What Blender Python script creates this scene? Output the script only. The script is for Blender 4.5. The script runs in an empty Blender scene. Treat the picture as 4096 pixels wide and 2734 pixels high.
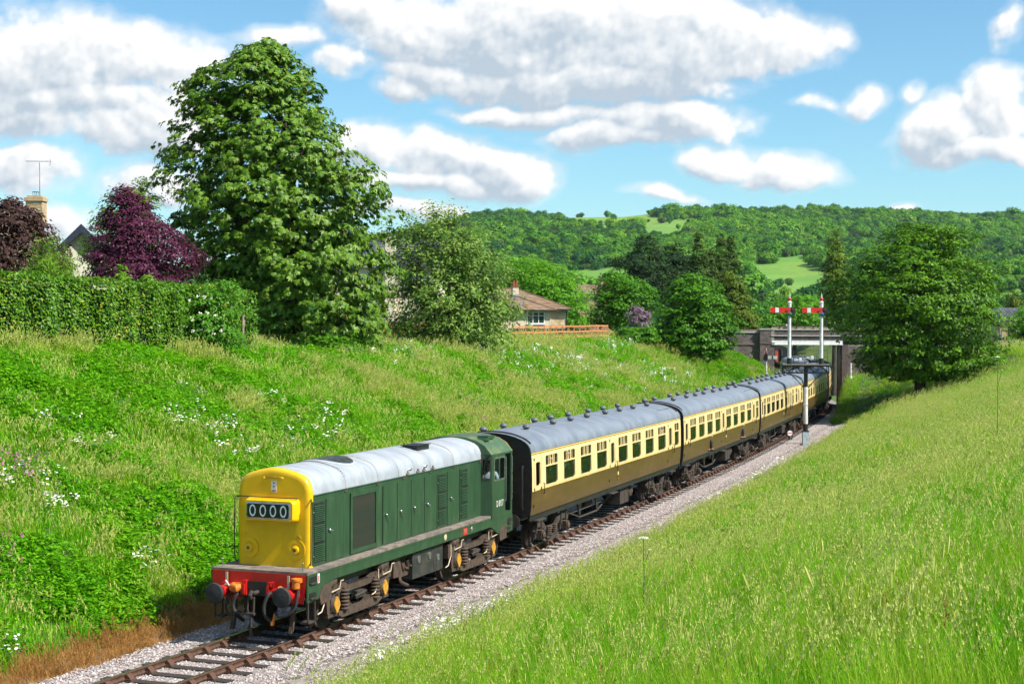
import bpy, math, random
import numpy as np
from mathutils import Vector, Matrix

# ------------------------------------------------------------------ camera, sky, sun, exposure
scene = bpy.context.scene
COL = scene.collection
R = math.radians
CAM = np.array([18.311, -31.516, 7.248])
YAW, PITCH, ROLL = R(21.07), R(-0.7434), R(0.257)
FPX = 6325.96                         # focal length in pixels of the 4096 px wide photograph
cd = bpy.data.cameras.new('camera')
cam = bpy.data.objects.new('camera', cd)
COL.objects.link(cam)
cd.sensor_width = 36.0
cd.lens = FPX / 4096 * 36.0
cd.clip_end = 9000
cd.clip_start = 0.2
cam.location = CAM
cam.rotation_euler = (Matrix.Rotation(YAW, 3, 'Z') @ Matrix.Rotation(math.pi / 2 + PITCH, 3, 'X') @ Matrix.Rotation(ROLL, 3, 'Z')).to_euler()
scene.camera = cam
FWD = np.array([-math.sin(YAW) * math.cos(PITCH), math.cos(YAW) * math.cos(PITCH), math.sin(PITCH)])
RGT = np.array([math.cos(YAW), math.sin(YAW), 0.0])
UPV = np.cross(RGT, FWD)
FWH = np.array([-math.sin(YAW), math.cos(YAW), 0.0])

def ray(px, py):
    x, y = px - 2048, py - 1367
    c, s = math.cos(ROLL), math.sin(ROLL)
    x, y = c * x - s * y, s * x + c * y
    return FWD + RGT * x / FPX - UPV * y / FPX

def at(px, py, depth):
    """a world point at a given distance along the view axis"""
    return CAM + ray(px, py) * depth

def to_px(p):
    d = np.asarray(p, float) - CAM
    a, b, e = d @ RGT, d @ UPV, d @ FWD
    x, y = FPX * a / e, -FPX * b / e
    c, s = math.cos(-ROLL), math.sin(-ROLL)
    return 2048 + c * x - s * y, 1367 + s * x + c * y, e

SUN = Vector((0.92, -0.055, 1.0)).normalized()
sun_el = math.asin(SUN.z)
sun_az = math.atan2(SUN.x, SUN.y)
sl = bpy.data.lights.new('sun', 'SUN')
sl.energy = 5.0
sl.angle = R(0.5)
sl.color = (1.0, 0.955, 0.88)
sun = bpy.data.objects.new('sun', sl)
COL.objects.link(sun)
sun.rotation_euler = SUN.to_track_quat('Z', 'Y').to_euler()
sun.location = (60, -20, 80)
vs = scene.view_settings
vs.view_transform = 'Standard'
vs.look = 'None'
vs.exposure = 0.72
vs.gamma = 1.0
vs.use_curve_mapping = False
scene.cycles.max_bounces = 5
scene.cycles.diffuse_bounces = 2
scene.cycles.glossy_bounces = 3
scene.cycles.transmission_bounces = 4
scene.cycles.transparent_max_bounces = 10
scene.cycles.caustics_reflective = False
scene.cycles.caustics_refractive = False

# ---- node helpers
class NT:
    def __init__(s, tree): s.t = tree
    def n(s, typ, **kw):
        nd = s.t.nodes.new(typ)
        for k, v in kw.items(): setattr(nd, k, v)
        return nd
    def l(s, a, b): s.t.links.new(a, b)
    def setin(s, sock, v):
        if hasattr(v, 'is_linked'): s.l(v, sock)
        else: sock.default_value = v
    def m(s, op, *args, clamp=False):
        nd = s.n('ShaderNodeMath', operation=op, use_clamp=clamp)
        for i, a in enumerate(args): s.setin(nd.inputs[i], a)
        return nd.outputs[0]
    def vm(s, op, *args):
        nd = s.n('ShaderNodeVectorMath', operation=op)
        for i, a in enumerate(args): s.setin(nd.inputs[i], a)
        return nd.outputs['Value'] if op == 'DOT_PRODUCT' else nd.outputs[0]
    def mix(s, fac, a, b, blend='MIX'):
        nd = s.n('ShaderNodeMix', data_type='RGBA', blend_type=blend)
        s.setin(nd.inputs[0], fac); s.setin(nd.inputs[6], a); s.setin(nd.inputs[7], b)
        return nd.outputs[2]
    def noise(s, vec, scale, detail=4, rough=.55, dim='3D', dist=0.0):
        nd = s.n('ShaderNodeTexNoise', noise_dimensions=dim)
        if vec is not None: s.l(vec, nd.inputs['Vector'])
        nd.inputs['Scale'].default_value = scale; nd.inputs['Detail'].default_value = detail
        nd.inputs['Roughness'].default_value = rough; nd.inputs['Distortion'].default_value = dist
        return nd.outputs['Fac']
    def ss(s, x, lo, hi, a=0.0, b=1.0):
        nd = s.n('ShaderNodeMapRange', interpolation_type='SMOOTHSTEP')
        s.setin(nd.inputs[0], x); nd.inputs[1].default_value = lo; nd.inputs[2].default_value = hi
        nd.inputs[3].default_value = a; nd.inputs[4].default_value = b
        return nd.outputs[0]

def px_sky(px, py):
    """photograph pixel -> sky angles (u right of the view axis, v above the horizon), in kilo-pixels"""
    d = ray(px, py)
    a, b = d @ RGT, d @ FWH
    return math.atan2(a, b) * FPX / 1000, math.asin(d[2] / np.linalg.norm(d)) * FPX / 1000

# cumulus masses: (px, py, half width, height above centre, depth below centre, weight)
CLOUDS = [
    (250, 300, 376.2, 220.4, 145.6, 1), (560, 290, 342, 150.8, 123.2, 0.9), (60, 330, 296.4, 162.4, 134.4, 0.95), (280, 440, 547.2, 92.8, 100.8, 0.95), (120, 500, 296.4, 58, 89.6, 0.7),
    (520, 590, 228, 127.6, 100.8, 0.95), (640, 540, 182.4, 139.2, 100.8, 0.8), (100, 690, 150, 90, 160, 0.85), (520, 790, 160, 70, 60, 0.7), (180, 920, 120, 60, 110, 0.7),
    (1760, 130, 376.2, 174, 145.6, 1), (2120, 130, 433.2, 220.4, 190.4, 1.15), (2600, 170, 433.2, 220.4, 168, 1.15), (2960, 190, 307.8, 127.6, 100.8, 1), (2300, 310, 638.4, 81.2, 100.8, 1), (1500, 60, 130, 90, 70, 0.8), (1750, 300, 182.4, 58, 67.2, 0.6),
    (2120, 450, 285, 63.8, 56, 0.9), (2680, 460, 296.4, 87, 89.6, 0.95), (2460, 540, 262.2, 58, 56, 0.75), (1650, 370, 102.6, 58, 56, 0.7),
    (1500, 640, 190, 120, 110, 0.95), (1760, 660, 240, 120, 110, 1), (2040, 710, 180, 100, 90, 0.9), (1650, 770, 420, 40, 50, 0.75), (1600, 880, 300, 30, 60, 0.5),
    (2850, 650, 170, 85, 55, 0.9), (3100, 690, 220, 90, 60, 0.95), (3380, 375, 100, 50, 40, 0.75), (3590, 370, 45, 45, 30, 0.5),
    (3740, 500, 190, 110, 80, 0.95), (4010, 430, 170, 150, 130, 1.05), (3930, 560, 280, 45, 50, 0.85), (4090, 100, 60, 90, 90, 0.55),
    (3620, 790, 50, 35, 25, 0.6), (1380, 270, 140, 60, 60, 0.55), (1130, 160, 150, 40, 40, 0.45), (3240, 150, 70, 40, 50, 0.4), (3200, 385, 90, 22, 22, 0.45),
    (2650, 800, 120, 22, 20, 0.5),
]
world = bpy.data.worlds.new('World')
scene.world = world
world.use_nodes = True
wt = world.node_tree
wt.nodes.clear()
q = NT(wt)
sky = q.n('ShaderNodeTexSky', sky_type='NISHITA')
sky.sun_disc = False
sky.sun_elevation = sun_el
sky.sun_rotation = sun_az
sky.air_density = 1.0; sky.dust_density = .15; sky.ozone_density = 1.6
tint = q.mix(1.0, sky.outputs[0], (.70, 1.02, 1.12, 1), 'MULTIPLY')
# fair-weather cumulus all round; the clouds in the direction of the hill hang on the sky backdrop below
tc = q.n('ShaderNodeTexCoord')
dirv = tc.outputs['Generated']
sepw = q.n('ShaderNodeSeparateXYZ'); q.l(dirv, sepw.inputs[0])
hz = q.m('MAXIMUM', sepw.outputs[2], .06)
cvec = q.n('ShaderNodeCombineXYZ'); q.l(q.m('DIVIDE', sepw.outputs[0], hz), cvec.inputs[0]); q.l(q.m('DIVIDE', sepw.outputs[1], hz), cvec.inputs[1])
cover = q.ss(q.noise(cvec.outputs[0], .55, 4), .52, .64)
ahead = q.m('MULTIPLY', q.ss(q.vm('DOT_PRODUCT', dirv, tuple(FWH)), .76, .84), q.ss(sepw.outputs[2], .42, .34))
cover = q.m('MULTIPLY', q.m('MULTIPLY', cover, q.ss(sepw.outputs[2], .0, .06)), q.m('SUBTRACT', 1.0, ahead))
fin = q.mix(cover, tint, (7.6, 7.9, 8.2, 1))
bg = q.n('ShaderNodeBackground'); q.l(fin, bg.inputs['Color']); bg.inputs['Strength'].default_value = .085
wo = q.n('ShaderNodeOutputWorld'); q.l(bg.outputs[0], wo.inputs[0])
world.cycles.sampling_method = 'MANUAL'
world.cycles.sample_map_resolution = 512

# ------------------------------------------------------------------ object helpers
def tag(o, label=None, cat=None, group=None, kind=None):
    if label: o['label'] = label
    if cat: o['category'] = cat
    if group: o['group'] = group
    if kind: o['kind'] = kind
    return o

def empty(name, loc=(0, 0, 0), rz=0.0, label=None, cat=None, group=None, kind=None, parent=None):
    o = bpy.data.objects.new(name, None)
    COL.objects.link(o)
    o.location = loc; o.rotation_euler = (0, 0, rz)
    o.empty_display_size = .3
    if parent: o.parent = parent
    return tag(o, label, cat, group, kind)

def link(name, mesh, parent=None, loc=None, rz=None):
    o = bpy.data.objects.new(name, mesh)
    COL.objects.link(o)
    if parent: o.parent = parent
    if loc is not None: o.location = loc
    if rz is not None: o.rotation_euler = (0, 0, rz)
    return o

def np_mesh(name, V, F, mats, fmat=None, smooth=False):
    """V (n,3), F (m,k) same-sized faces"""
    me = bpy.data.meshes.new(name)
    V = np.asarray(V, np.float32); F = np.asarray(F, np.int32)
    k = F.shape[1]
    me.vertices.add(len(V)); me.vertices.foreach_set('co', V.ravel())
    me.loops.add(F.size); me.loops.foreach_set('vertex_index', F.ravel())
    me.polygons.add(len(F))
    me.polygons.foreach_set('loop_start', np.arange(0, F.size, k, dtype=np.int32))
    if fmat is not None: me.polygons.foreach_set('material_index', np.asarray(fmat, np.int32))
    if smooth: me.polygons.foreach_set('use_smooth', np.ones(len(F), bool))
    for m in (mats if isinstance(mats, (list, tuple)) else [mats]): me.materials.append(m)
    me.update(calc_edges=True)
    return me

def split_mesh(me, name):
    """pieces of a mesh that stand clearly apart become meshes of their own"""
    nv = len(me.vertices)
    if nv > 6000: return [me]
    par = list(range(nv))
    def find(a):
        while par[a] != a: par[a] = par[par[a]]; a = par[a]
        return a
    for e in me.edges:
        a, b = find(e.vertices[0]), find(e.vertices[1])
        if a != b: par[a] = b
    co = np.empty(nv * 3, np.float32); me.vertices.foreach_get('co', co); co = co.reshape(-1, 3)
    root = np.array([find(i) for i in range(nv)]); ids, isl = np.unique(root, return_inverse=True); k = len(ids)
    if k < 2 or k > 400: return [me]
    lo = np.full((k, 3), np.inf); hi = -lo
    np.minimum.at(lo, isl, co); np.maximum.at(hi, isl, co)
    size = (hi - lo).max(1)
    gap = np.maximum(0, np.maximum(lo[:, None] - hi[None], lo[None] - hi[:, None]))
    near = np.sqrt((gap ** 2).sum(2)) <= np.maximum(.02, .5 * np.maximum(size[:, None], size[None]))
    grp = list(range(k))
    def f2(a):
        while grp[a] != a: grp[a] = grp[grp[a]]; a = grp[a]
        return a
    for a, b in zip(*np.nonzero(np.triu(near, 1))): grp[f2(a)] = f2(b)
    piece = np.array([f2(i) for i in range(k)])[isl]; pcs = np.unique(piece)
    if len(pcs) < 2: return [me]
    out = []
    F = [(tuple(p.vertices), p.material_index, p.use_smooth) for p in me.polygons]
    for pc in pcs:
        sel = np.nonzero(piece == pc)[0]; mp = {int(v): i for i, v in enumerate(sel)}
        ff = [f for f in F if f[0][0] in mp]
        if not ff: continue
        nm = bpy.data.meshes.new(name); nm.from_pydata(co[sel].tolist(), [], [[mp[v] for v in f[0]] for f in ff])
        for m in me.materials: nm.materials.append(m)
        nm.polygons.foreach_set('material_index', [f[1] for f in ff]); nm.polygons.foreach_set('use_smooth', [f[2] for f in ff]); nm.update()
        out.append(nm)
    bpy.data.meshes.remove(me)
    return out

class MB:
    """collects primitives into one mesh"""
    def __init__(s): s.v = []; s.f = []; s.mi = []; s.sm = []
    def add(s, vs, fs, mi=0, sm=False):
        o = len(s.v); s.v += [tuple(map(float, p)) for p in vs]
        for f in fs: s.f.append([i + o for i in f]); s.mi.append(mi); s.sm.append(sm)
        return s
    def box(s, x0, x1, y0, y1, z0, z1, mi=0):
        vs = [(x, y, z) for z in (z0, z1) for y in (y0, y1) for x in (x0, x1)]
        return s.add(vs, [(0, 2, 3, 1), (4, 5, 7, 6), (0, 1, 5, 4), (2, 6, 7, 3), (0, 4, 6, 2), (1, 3, 7, 5)], mi)
    def cbox(s, c, e, mi=0):
        return s.box(c[0] - e[0] / 2, c[0] + e[0] / 2, c[1] - e[1] / 2, c[1] + e[1] / 2, c[2] - e[2] / 2, c[2] + e[2] / 2, mi)
    def prism(s, poly, ax, a, b, mi=0, sm=False):
        """extrude a 2D polygon along axis ax from a to b; poly in the two other axes (ascending)"""
        n = len(poly)
        def pt(q, t):
            p = list(q); p.insert(ax, t); return p
        vs = [pt(q, a) for q in poly] + [pt(q, b) for q in poly]
        s.add(vs, [list(range(n))[::-1], list(range(n, 2 * n))], mi)
        return s.add(vs, [(i, (i + 1) % n, n + (i + 1) % n, n + i) for i in range(n)], mi, sm)
    def tube(s, pts, r, n=8, mi=0, caps=True, sm=True):
        P = [Vector(p) for p in pts]; rs = r if isinstance(r, (list, tuple)) else [r] * len(P)
        vs = []; prev = None
        for i, p in enumerate(P):
            t = (P[min(i + 1, len(P) - 1)] - P[max(i - 1, 0)])
            t = t.normalized() if t.length > 1e-9 else Vector((0, 0, 1))
            if prev is None:
                a = t.orthogonal().normalized()
            else:
                a = (prev - t * prev.dot(t)); a = a.normalized() if a.length > 1e-6 else t.orthogonal().normalized()
            prev = a; b = t.cross(a)
            for k in range(n):
                an = 2 * math.pi * k / n
                vs.append(p + (a * math.cos(an) + b * math.sin(an)) * rs[i])
        fs = [(i * n + k, i * n + (k + 1) % n, (i + 1) * n + (k + 1) % n, (i + 1) * n + k) for i in range(len(P) - 1) for k in range(n)]
        s.add(vs, fs, mi, sm)
        if caps:
            m = len(vs) - n
            s.add(vs[:n], [list(range(n))[::-1]], mi); s.add(vs[m:], [list(range(n))], mi)
        return s
    def cyl(s, p0, p1, r, n=12, mi=0, r1=None): return s.tube([p0, p1], [r, r if r1 is None else r1], n, mi)
    def lathe(s, prof, c, ax=2, n=16, mi=0, sm=True):
        """prof [(radius, t)] revolved about axis ax through c"""
        vs = []
        o = [i for i in range(3) if i != ax]
        for (r, t) in prof:
            for k in range(n):
                an = 2 * math.pi * k / n; p = [0, 0, 0]
                p[ax] = c[ax] + t; p[o[0]] = c[o[0]] + r * math.cos(an); p[o[1]] = c[o[1]] + r * math.sin(an)
                vs.append(p)
        fs = [(i * n + k, i * n + (k + 1) % n, (i + 1) * n + (k + 1) % n, (i + 1) * n + k) for i in range(len(prof) - 1) for k in range(n)]
        s.add(vs, fs, mi, sm)
        if prof[0][0] > 1e-6: s.add(vs[:n], [list(range(n))], mi)
        if prof[-1][0] > 1e-6: s.add(vs[-n:], [list(range(n))], mi)
        return s
    def ball(s, c, r, n=10, m=6, mi=0):
        rr = r if isinstance(r, (tuple, list)) else (r, r, r)
        vs = [(c[0] + rr[0] * math.sin(math.pi * i / m) * math.cos(2 * math.pi * k / n), c[1] + rr[1] * math.sin(math.pi * i / m) * math.sin(2 * math.pi * k / n), c[2] + rr[2] * math.cos(math.pi * i / m)) for i in range(m + 1) for k in range(n)]
        return s.add(vs, [(i * n + k, i * n + (k + 1) % n, (i + 1) * n + (k + 1) % n, (i + 1) * n + k) for i in range(m) for k in range(n)], mi, True)
    def loft(s, rings, mi=0, sm=True, closed=True, cap=True):
        n = len(rings[0]); vs = [p for r in rings for p in r]
        fs = []
        for i in range(len(rings) - 1):
            for k in range(n if closed else n - 1):
                fs.append((i * n + k, i * n + (k + 1) % n, (i + 1) * n + (k + 1) % n, (i + 1) * n + k))
        s.add(vs, fs, mi, sm)
        if cap: s.add(rings[0], [list(range(n))[::-1]], mi); s.add(rings[-1], [list(range(n))], mi)
        return s
    def mesh(s, name, mats):
        me = bpy.data.meshes.new(name); me.from_pydata(s.v, [], s.f)
        for m in (mats if isinstance(mats, (list, tuple)) else [mats]): me.materials.append(m)
        me.polygons.foreach_set('material_index', s.mi); me.polygons.foreach_set('use_smooth', s.sm)
        me.validate(); me.update()
        import bmesh
        bm = bmesh.new(); bm.from_mesh(me)
        bmesh.ops.remove_doubles(bm, verts=bm.verts, dist=1e-5)
        bmesh.ops.recalc_face_normals(bm, faces=bm.faces)
        for e in bm.edges:
            if len(e.link_faces) == 2 and e.calc_face_angle(0) > .7: e.smooth = False
        bm.to_mesh(me); bm.free()
        return me
    def build(s, name, mats, parent=None, loc=None, rz=None):
        me = s.mesh(name, mats)
        subs = split_mesh(me, name) if parent else [me]
        o = None
        for m_ in subs:
            x = link(name, m_, parent, loc, rz)
            o = o or x
        return o

def text_mesh(name, txt, size, mat, depth=.004):
    cu = bpy.data.curves.new(name, 'FONT'); cu.body = txt; cu.size = size; cu.align_x = 'CENTER'; cu.align_y = 'CENTER'; cu.extrude = depth
    o = bpy.data.objects.new(name, cu); COL.objects.link(o)
    me = bpy.data.meshes.new_from_object(o.evaluated_get(bpy.context.evaluated_depsgraph_get()))
    bpy.data.objects.remove(o); bpy.data.curves.remove(cu)
    me.name = name; me.materials.clear(); me.materials.append(mat)
    return me

def copy_tree(o, parent=None):
    c = o.copy(); COL.objects.link(c); c.parent = parent
    for ch in list(o.children): copy_tree(ch, c)
    return c

# ------------------------------------------------------------------ materials
MATS = {}
def mat(name, col, col2=None, rough=.5, metal=0.0, scale=6.0, bump=0.0, bscale=None, spec=.5, amt=1.0, stretch=None, coat=0.0, lo=.35, hi=.68, dirt=None, dscale=1.5, dst=(1, 1, 1), dlo=.55, dhi=.75, damt=.6):
    if name in MATS: return MATS[name]
    m = bpy.data.materials.new(name); m.use_nodes = True
    t = m.node_tree; t.nodes.clear(); q = NT(t)
    out = q.n('ShaderNodeOutputMaterial'); b = q.n('ShaderNodeBsdfPrincipled'); q.l(b.outputs[0], out.inputs[0])
    b.inputs['Roughness'].default_value = rough; b.inputs['Metallic'].default_value = metal
    b.inputs['Specular IOR Level'].default_value = spec; b.inputs['Coat Weight'].default_value = coat
    tcn = q.n('ShaderNodeTexCoord'); vec = tcn.outputs['Object']
    if stretch: vec = q.vm('MULTIPLY', vec, stretch)
    c1 = (*col, 1); c2 = (*(col2 or tuple(c * .72 for c in col)), 1)
    f = q.ss(q.noise(vec, scale, 6, .6), lo, hi, 0.0, amt)
    colo = q.mix(f, c1, c2)
    if dirt:
        dv = q.vm('MULTIPLY', tcn.outputs['Object'], dst)
        colo = q.mix(q.ss(q.noise(dv, dscale, 8, .68), dlo, dhi, 0, damt), colo, (*dirt, 1))
    q.l(colo, b.inputs['Base Color'])
    r = q.m('MULTIPLY_ADD', q.noise(vec, scale * 1.7, 4), .25, rough - .12)
    q.l(r, b.inputs['Roughness'])
    if bump:
        bn = q.n('ShaderNodeBump'); bn.inputs['Strength'].default_value = bump; bn.inputs['Distance'].default_value = .02
        q.l(q.noise(vec, bscale or scale * 4, 5, .65), bn.inputs['Height']); q.l(bn.outputs[0], b.inputs['Normal'])
    MATS[name] = m
    return m

def leaf_mat(name, c1, c2, trans=.35, rough=.45, c3=None, spec=.12, inst=0.0, patch=None, pscale=.3):
    if name in MATS: return MATS[name]
    m = bpy.data.materials.new(name); m.use_nodes = True
    t = m.node_tree; t.nodes.clear(); q = NT(t)
    out = q.n('ShaderNodeOutputMaterial'); b = q.n('ShaderNodeBsdfPrincipled')
    b.inputs['Roughness'].default_value = rough; b.inputs['Specular IOR Level'].default_value = spec
    g = q.n('ShaderNodeNewGeometry')
    col = q.mix(g.outputs['Random Per Island'], (*c1, 1), (*c2, 1))
    if c3:
        oi = q.n('ShaderNodeObjectInfo')
        col = q.mix(q.ss(oi.outputs['Random'], .35, 1.0), col, (*c3, 1)) if inst else q.mix(q.ss(q.noise(q.n('ShaderNodeTexCoord').outputs['Object'], .9, 3), .45, .7), col, (*c3, 1))
    if patch: col = q.mix(q.ss(q.noise(g.outputs['Position'], pscale, 5, .6), .45, .68, 0, .75), col, (*patch, 1))
    q.l(col, b.inputs['Base Color'])
    tr = q.n('ShaderNodeBsdfTranslucent'); q.l(q.mix(.5, col, (*[min(1, c * 1.6) for c in c2], 1)), tr.inputs['Color'])
    mx = q.n('ShaderNodeMixShader'); mx.inputs[0].default_value = trans
    q.l(b.outputs[0], mx.inputs[1]); q.l(tr.outputs[0], mx.inputs[2]); q.l(mx.outputs[0], out.inputs[0])
    MATS[name] = m
    return m

def glass_mat(name, tint, see=.35, rough=.03):
    m = bpy.data.materials.new(name); m.use_nodes = True
    t = m.node_tree; t.nodes.clear(); q = NT(t)
    out = q.n('ShaderNodeOutputMaterial'); b = q.n('ShaderNodeBsdfPrincipled')
    b.inputs['Base Color'].default_value = (*tint, 1); b.inputs['Roughness'].default_value = rough; b.inputs['Specular IOR Level'].default_value = .7
    tr = q.n('ShaderNodeBsdfTransparent'); tr.inputs[0].default_value = (.8, .9, .85, 1)
    mx = q.n('ShaderNodeMixShader'); mx.inputs[0].default_value = see
    q.l(b.outputs[0], mx.inputs[1]); q.l(tr.outputs[0], mx.inputs[2]); q.l(mx.outputs[0], out.inputs[0])
    return m

M = dict(
    green=mat('loco_green', (.026, .070, .030), (.020, .050, .025), .42, scale=2.2, stretch=(3, 3, .6), coat=.12, bump=.03, bscale=3, dirt=(.10, .14, .09), dscale=2.2, dst=(2, 2, .35), dlo=.52, dhi=.8, damt=.55),
    yellow=mat('warning_yellow', (.80, .485, .004), (.74, .42, .004), .34, scale=3, coat=.2, dirt=(.36, .22, .03), dscale=2.6, dst=(1.5, 1.5, .5), dlo=.6, dhi=.85, damt=.5),
    red=mat('beam_red', (.50, .012, .008), (.36, .010, .008), .42, scale=4),
    hoodroof=mat('weathered_grey_roof', (.36, .385, .41), (.27, .29, .315), .55, scale=1.6, stretch=(.5, 1.6, 1), bump=.0, dirt=(.17, .12, .09), dscale=3.2, dst=(1, 1, 1), dlo=.62, dhi=.76, damt=.7),
    cabroof=mat('mossy_green_roof', (.045, .10, .045), (.16, .17, .055), .6, scale=2.5, lo=.45, hi=.75),
    foot=mat('worn_footplate', (.24, .19, .15), (.10, .085, .075), .8, scale=3.5, bump=.1),
    black=mat('black_paint', (.010, .010, .011), (.022, .021, .020), .45, scale=5),
    rubber=mat('rubber', (.014, .014, .015), (.03, .03, .03), .75, scale=9),
    grime=mat('bogie_grime', (.055, .042, .032), (.028, .022, .018), .8, scale=7, bump=.2),
    grime2=mat('brown_brake_dust', (.082, .052, .033), (.038, .026, .018), .8, scale=7, bump=.15),
    orange=mat('orange_paint', (.62, .20, .02), (.50, .14, .015), .5),
    white=mat('white_paint', (.78, .78, .76), (.62, .62, .60), .45, scale=3),
    cream=mat('carriage_cream', (.78, .60, .285), (.73, .55, .25), .40, scale=1.2, coat=.15, dirt=(.62, .47, .25), dscale=2.5, dst=(1, 2, .4), dlo=.5, dhi=.8, damt=.5),
    brown=mat('carriage_brown', (.092, .052, .012), (.118, .070, .020), .40, scale=1.1, stretch=(1, .5, 2), coat=.12, dirt=(.21, .15, .075), dscale=2.4, dst=(1, .8, 1.6), dlo=.56, dhi=.78, damt=.5),
    lining=mat('lining_yellow', (.72, .42, .015), None, .4),
    croof=mat('carriage_roof_grey', (.195, .22, .25), (.135, .155, .185), .5, scale=1.3, stretch=(1, 1.5, 1), dirt=(.10, .11, .13), dscale=2.6, dst=(.5, 2.5, .5), dlo=.5, dhi=.75, damt=.55),
    rust=mat('rail_rust', (.115, .052, .028), (.055, .028, .018), .8, scale=8, bump=.15),
    railtop=mat('rail_head_steel', (.40, .40, .40), (.28, .26, .24), .25, 1.0, scale=9),
    sleeper=mat('old_timber_sleeper', (.045, .034, .026), (.022, .018, .015), .85, scale=5, stretch=(1, 6, 6), bump=.3),
    pipe=mat('pipe_cream', (.55, .45, .30), (.42, .33, .2), .5),
    steel=mat('bright_steel', (.55, .55, .55), (.35, .35, .35), .3, .9),
    brick=mat('blue_brick', (.105, .085, .080), (.19, .125, .105), .8, scale=3, bump=.12, bscale=30),
    mortar=mat('mortar', (.30, .27, .24), (.16, .145, .13), .9, scale=5),
    stone=mat('honey_stone', (.52, .38, .22), (.40, .28, .15), .85, scale=4, bump=.15),
    stone2=mat('pale_stone', (.62, .50, .36), (.54, .42, .29), .85, scale=3, bump=.12),
    render_=mat('cream_render', (.78, .68, .52), (.70, .60, .45), .85, scale=2),
    rendergreen=mat('pale_green_render', (.66, .64, .50), (.60, .58, .44), .85, scale=2),
    tile=mat('stone_roof_tile', (.22, .135, .075), (.13, .085, .05), .85, scale=2.2, bump=.15),
    slate=mat('blue_slate', (.065, .07, .09), (.045, .05, .065), .55, scale=3),
    bark=mat('bark', (.060, .045, .033), (.03, .023, .018), .9, scale=6, stretch=(1, 1, .3), bump=.4),
    timber=mat('new_fence_timber', (.52, .22, .075), (.40, .16, .05), .7, scale=5, stretch=(3, 3, .6), bump=.1),
    oldwood=mat('weathered_post', (.25, .20, .14), (.16, .13, .1), .85, scale=6),
    soil=mat('heaped_soil', (.22, .12, .065), (.12, .07, .04), .95, scale=3, bump=.5),
    ballast=mat('ballast_base', (.27, .23, .21), (.17, .145, .13), .95, scale=16, bump=.6, bscale=30),
    concrete=mat('concrete', (.40, .38, .34), (.30, .28, .25), .85, scale=3),
    skin=mat('skin', (.62, .33, .24), (.56, .28, .20), .55),
    arm_red=mat('signal_red', (.72, .022, .010), (.62, .018, .01), .4),
    signal_white=mat('signal_white', (.72, .72, .69), (.50, .49, .46), .5, scale=4),
    tarp=mat('blue_tarpaulin', (.05, .22, .62), (.04, .15, .45), .4, scale=4),
    lead=mat('lead', (.2, .22, .25), None, .6),
)
M['pane'] = glass_mat('carriage_window_glass', (.012, .022, .012), .42)
M['cabpane'] = glass_mat('cab_glass', (.02, .03, .025), .72)
M['houseglass'] = glass_mat('house_window_glass', (.03, .045, .04), .1)
M['greenlens'] = mat('green_lens', (.0, .28, .14), None, .1)
M['bluelens'] = mat('blue_lens', (.0, .20, .42), None, .1)
M['darklens'] = mat('dark_lens', (.10, .03, .04), None, .15)
for nm in ('ballaststone',):
    m = bpy.data.materials.new(nm); m.use_nodes = True; t = m.node_tree; q = NT(t); b = t.nodes['Principled BSDF']
    g = q.n('ShaderNodeNewGeometry'); cr = q.n('ShaderNodeValToRGB'); q.l(g.outputs['Random Per Island'], cr.inputs[0])
    e = cr.color_ramp.elements
    e[0].position = 0; e[0].color = (.20, .165, .15, 1); e[1].position = 1; e[1].color = (.70, .64, .60, 1)
    for p_, c_ in ((.3, (.34, .28, .26, 1)), (.55, (.44, .35, .315, 1)), (.75, (.40, .40, .40, 1))):
        el = e.new(p_); el.color = c_
    q.l(cr.outputs[0], b.inputs['Base Color']); b.inputs['Roughness'].default_value = .85
    M[nm] = m

# ------------------------------------------------------------------ the line of the track
K1, K2, S2 = 0.0010858, 0.0062, 99.0
_ds = .25
_S = np.arange(-60, 330, _ds)
_TH = K1 * _S + np.where(_S > S2, K2 * (np.minimum(_S, 175) - S2), 0)
_i0 = int(60 / _ds)
_X = np.concatenate([[0], np.cumsum(-np.sin((_TH[1:] + _TH[:-1]) / 2) * _ds)]); _X -= _X[_i0]
_Y = np.concatenate([[0], np.cumsum(np.cos((_TH[1:] + _TH[:-1]) / 2) * _ds)]); _Y -= _Y[_i0]
def track(s, lat=0.0, z=0.0):
    x, y, th = np.interp(s, _S, _X), np.interp(s, _S, _Y), np.interp(s, _S, _TH)
    return np.array([x + lat * math.cos(th), y + lat * math.sin(th), z]), float(th)
def xc(Y): return np.interp(Y, _Y, _X)

def sstep(a, b, x):
    t = np.clip((x - a) / (b - a), 0, 1); return t * t * (3 - 2 * t)

def crest_z(Y): return np.interp(Y, [-40, 5, 14, 24, 34, 46, 68, 85, 100], [7.1, 6.95, 6.6, 6.05, 5.5, 5.3, 5.35, 5.35, 5.3])

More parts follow.
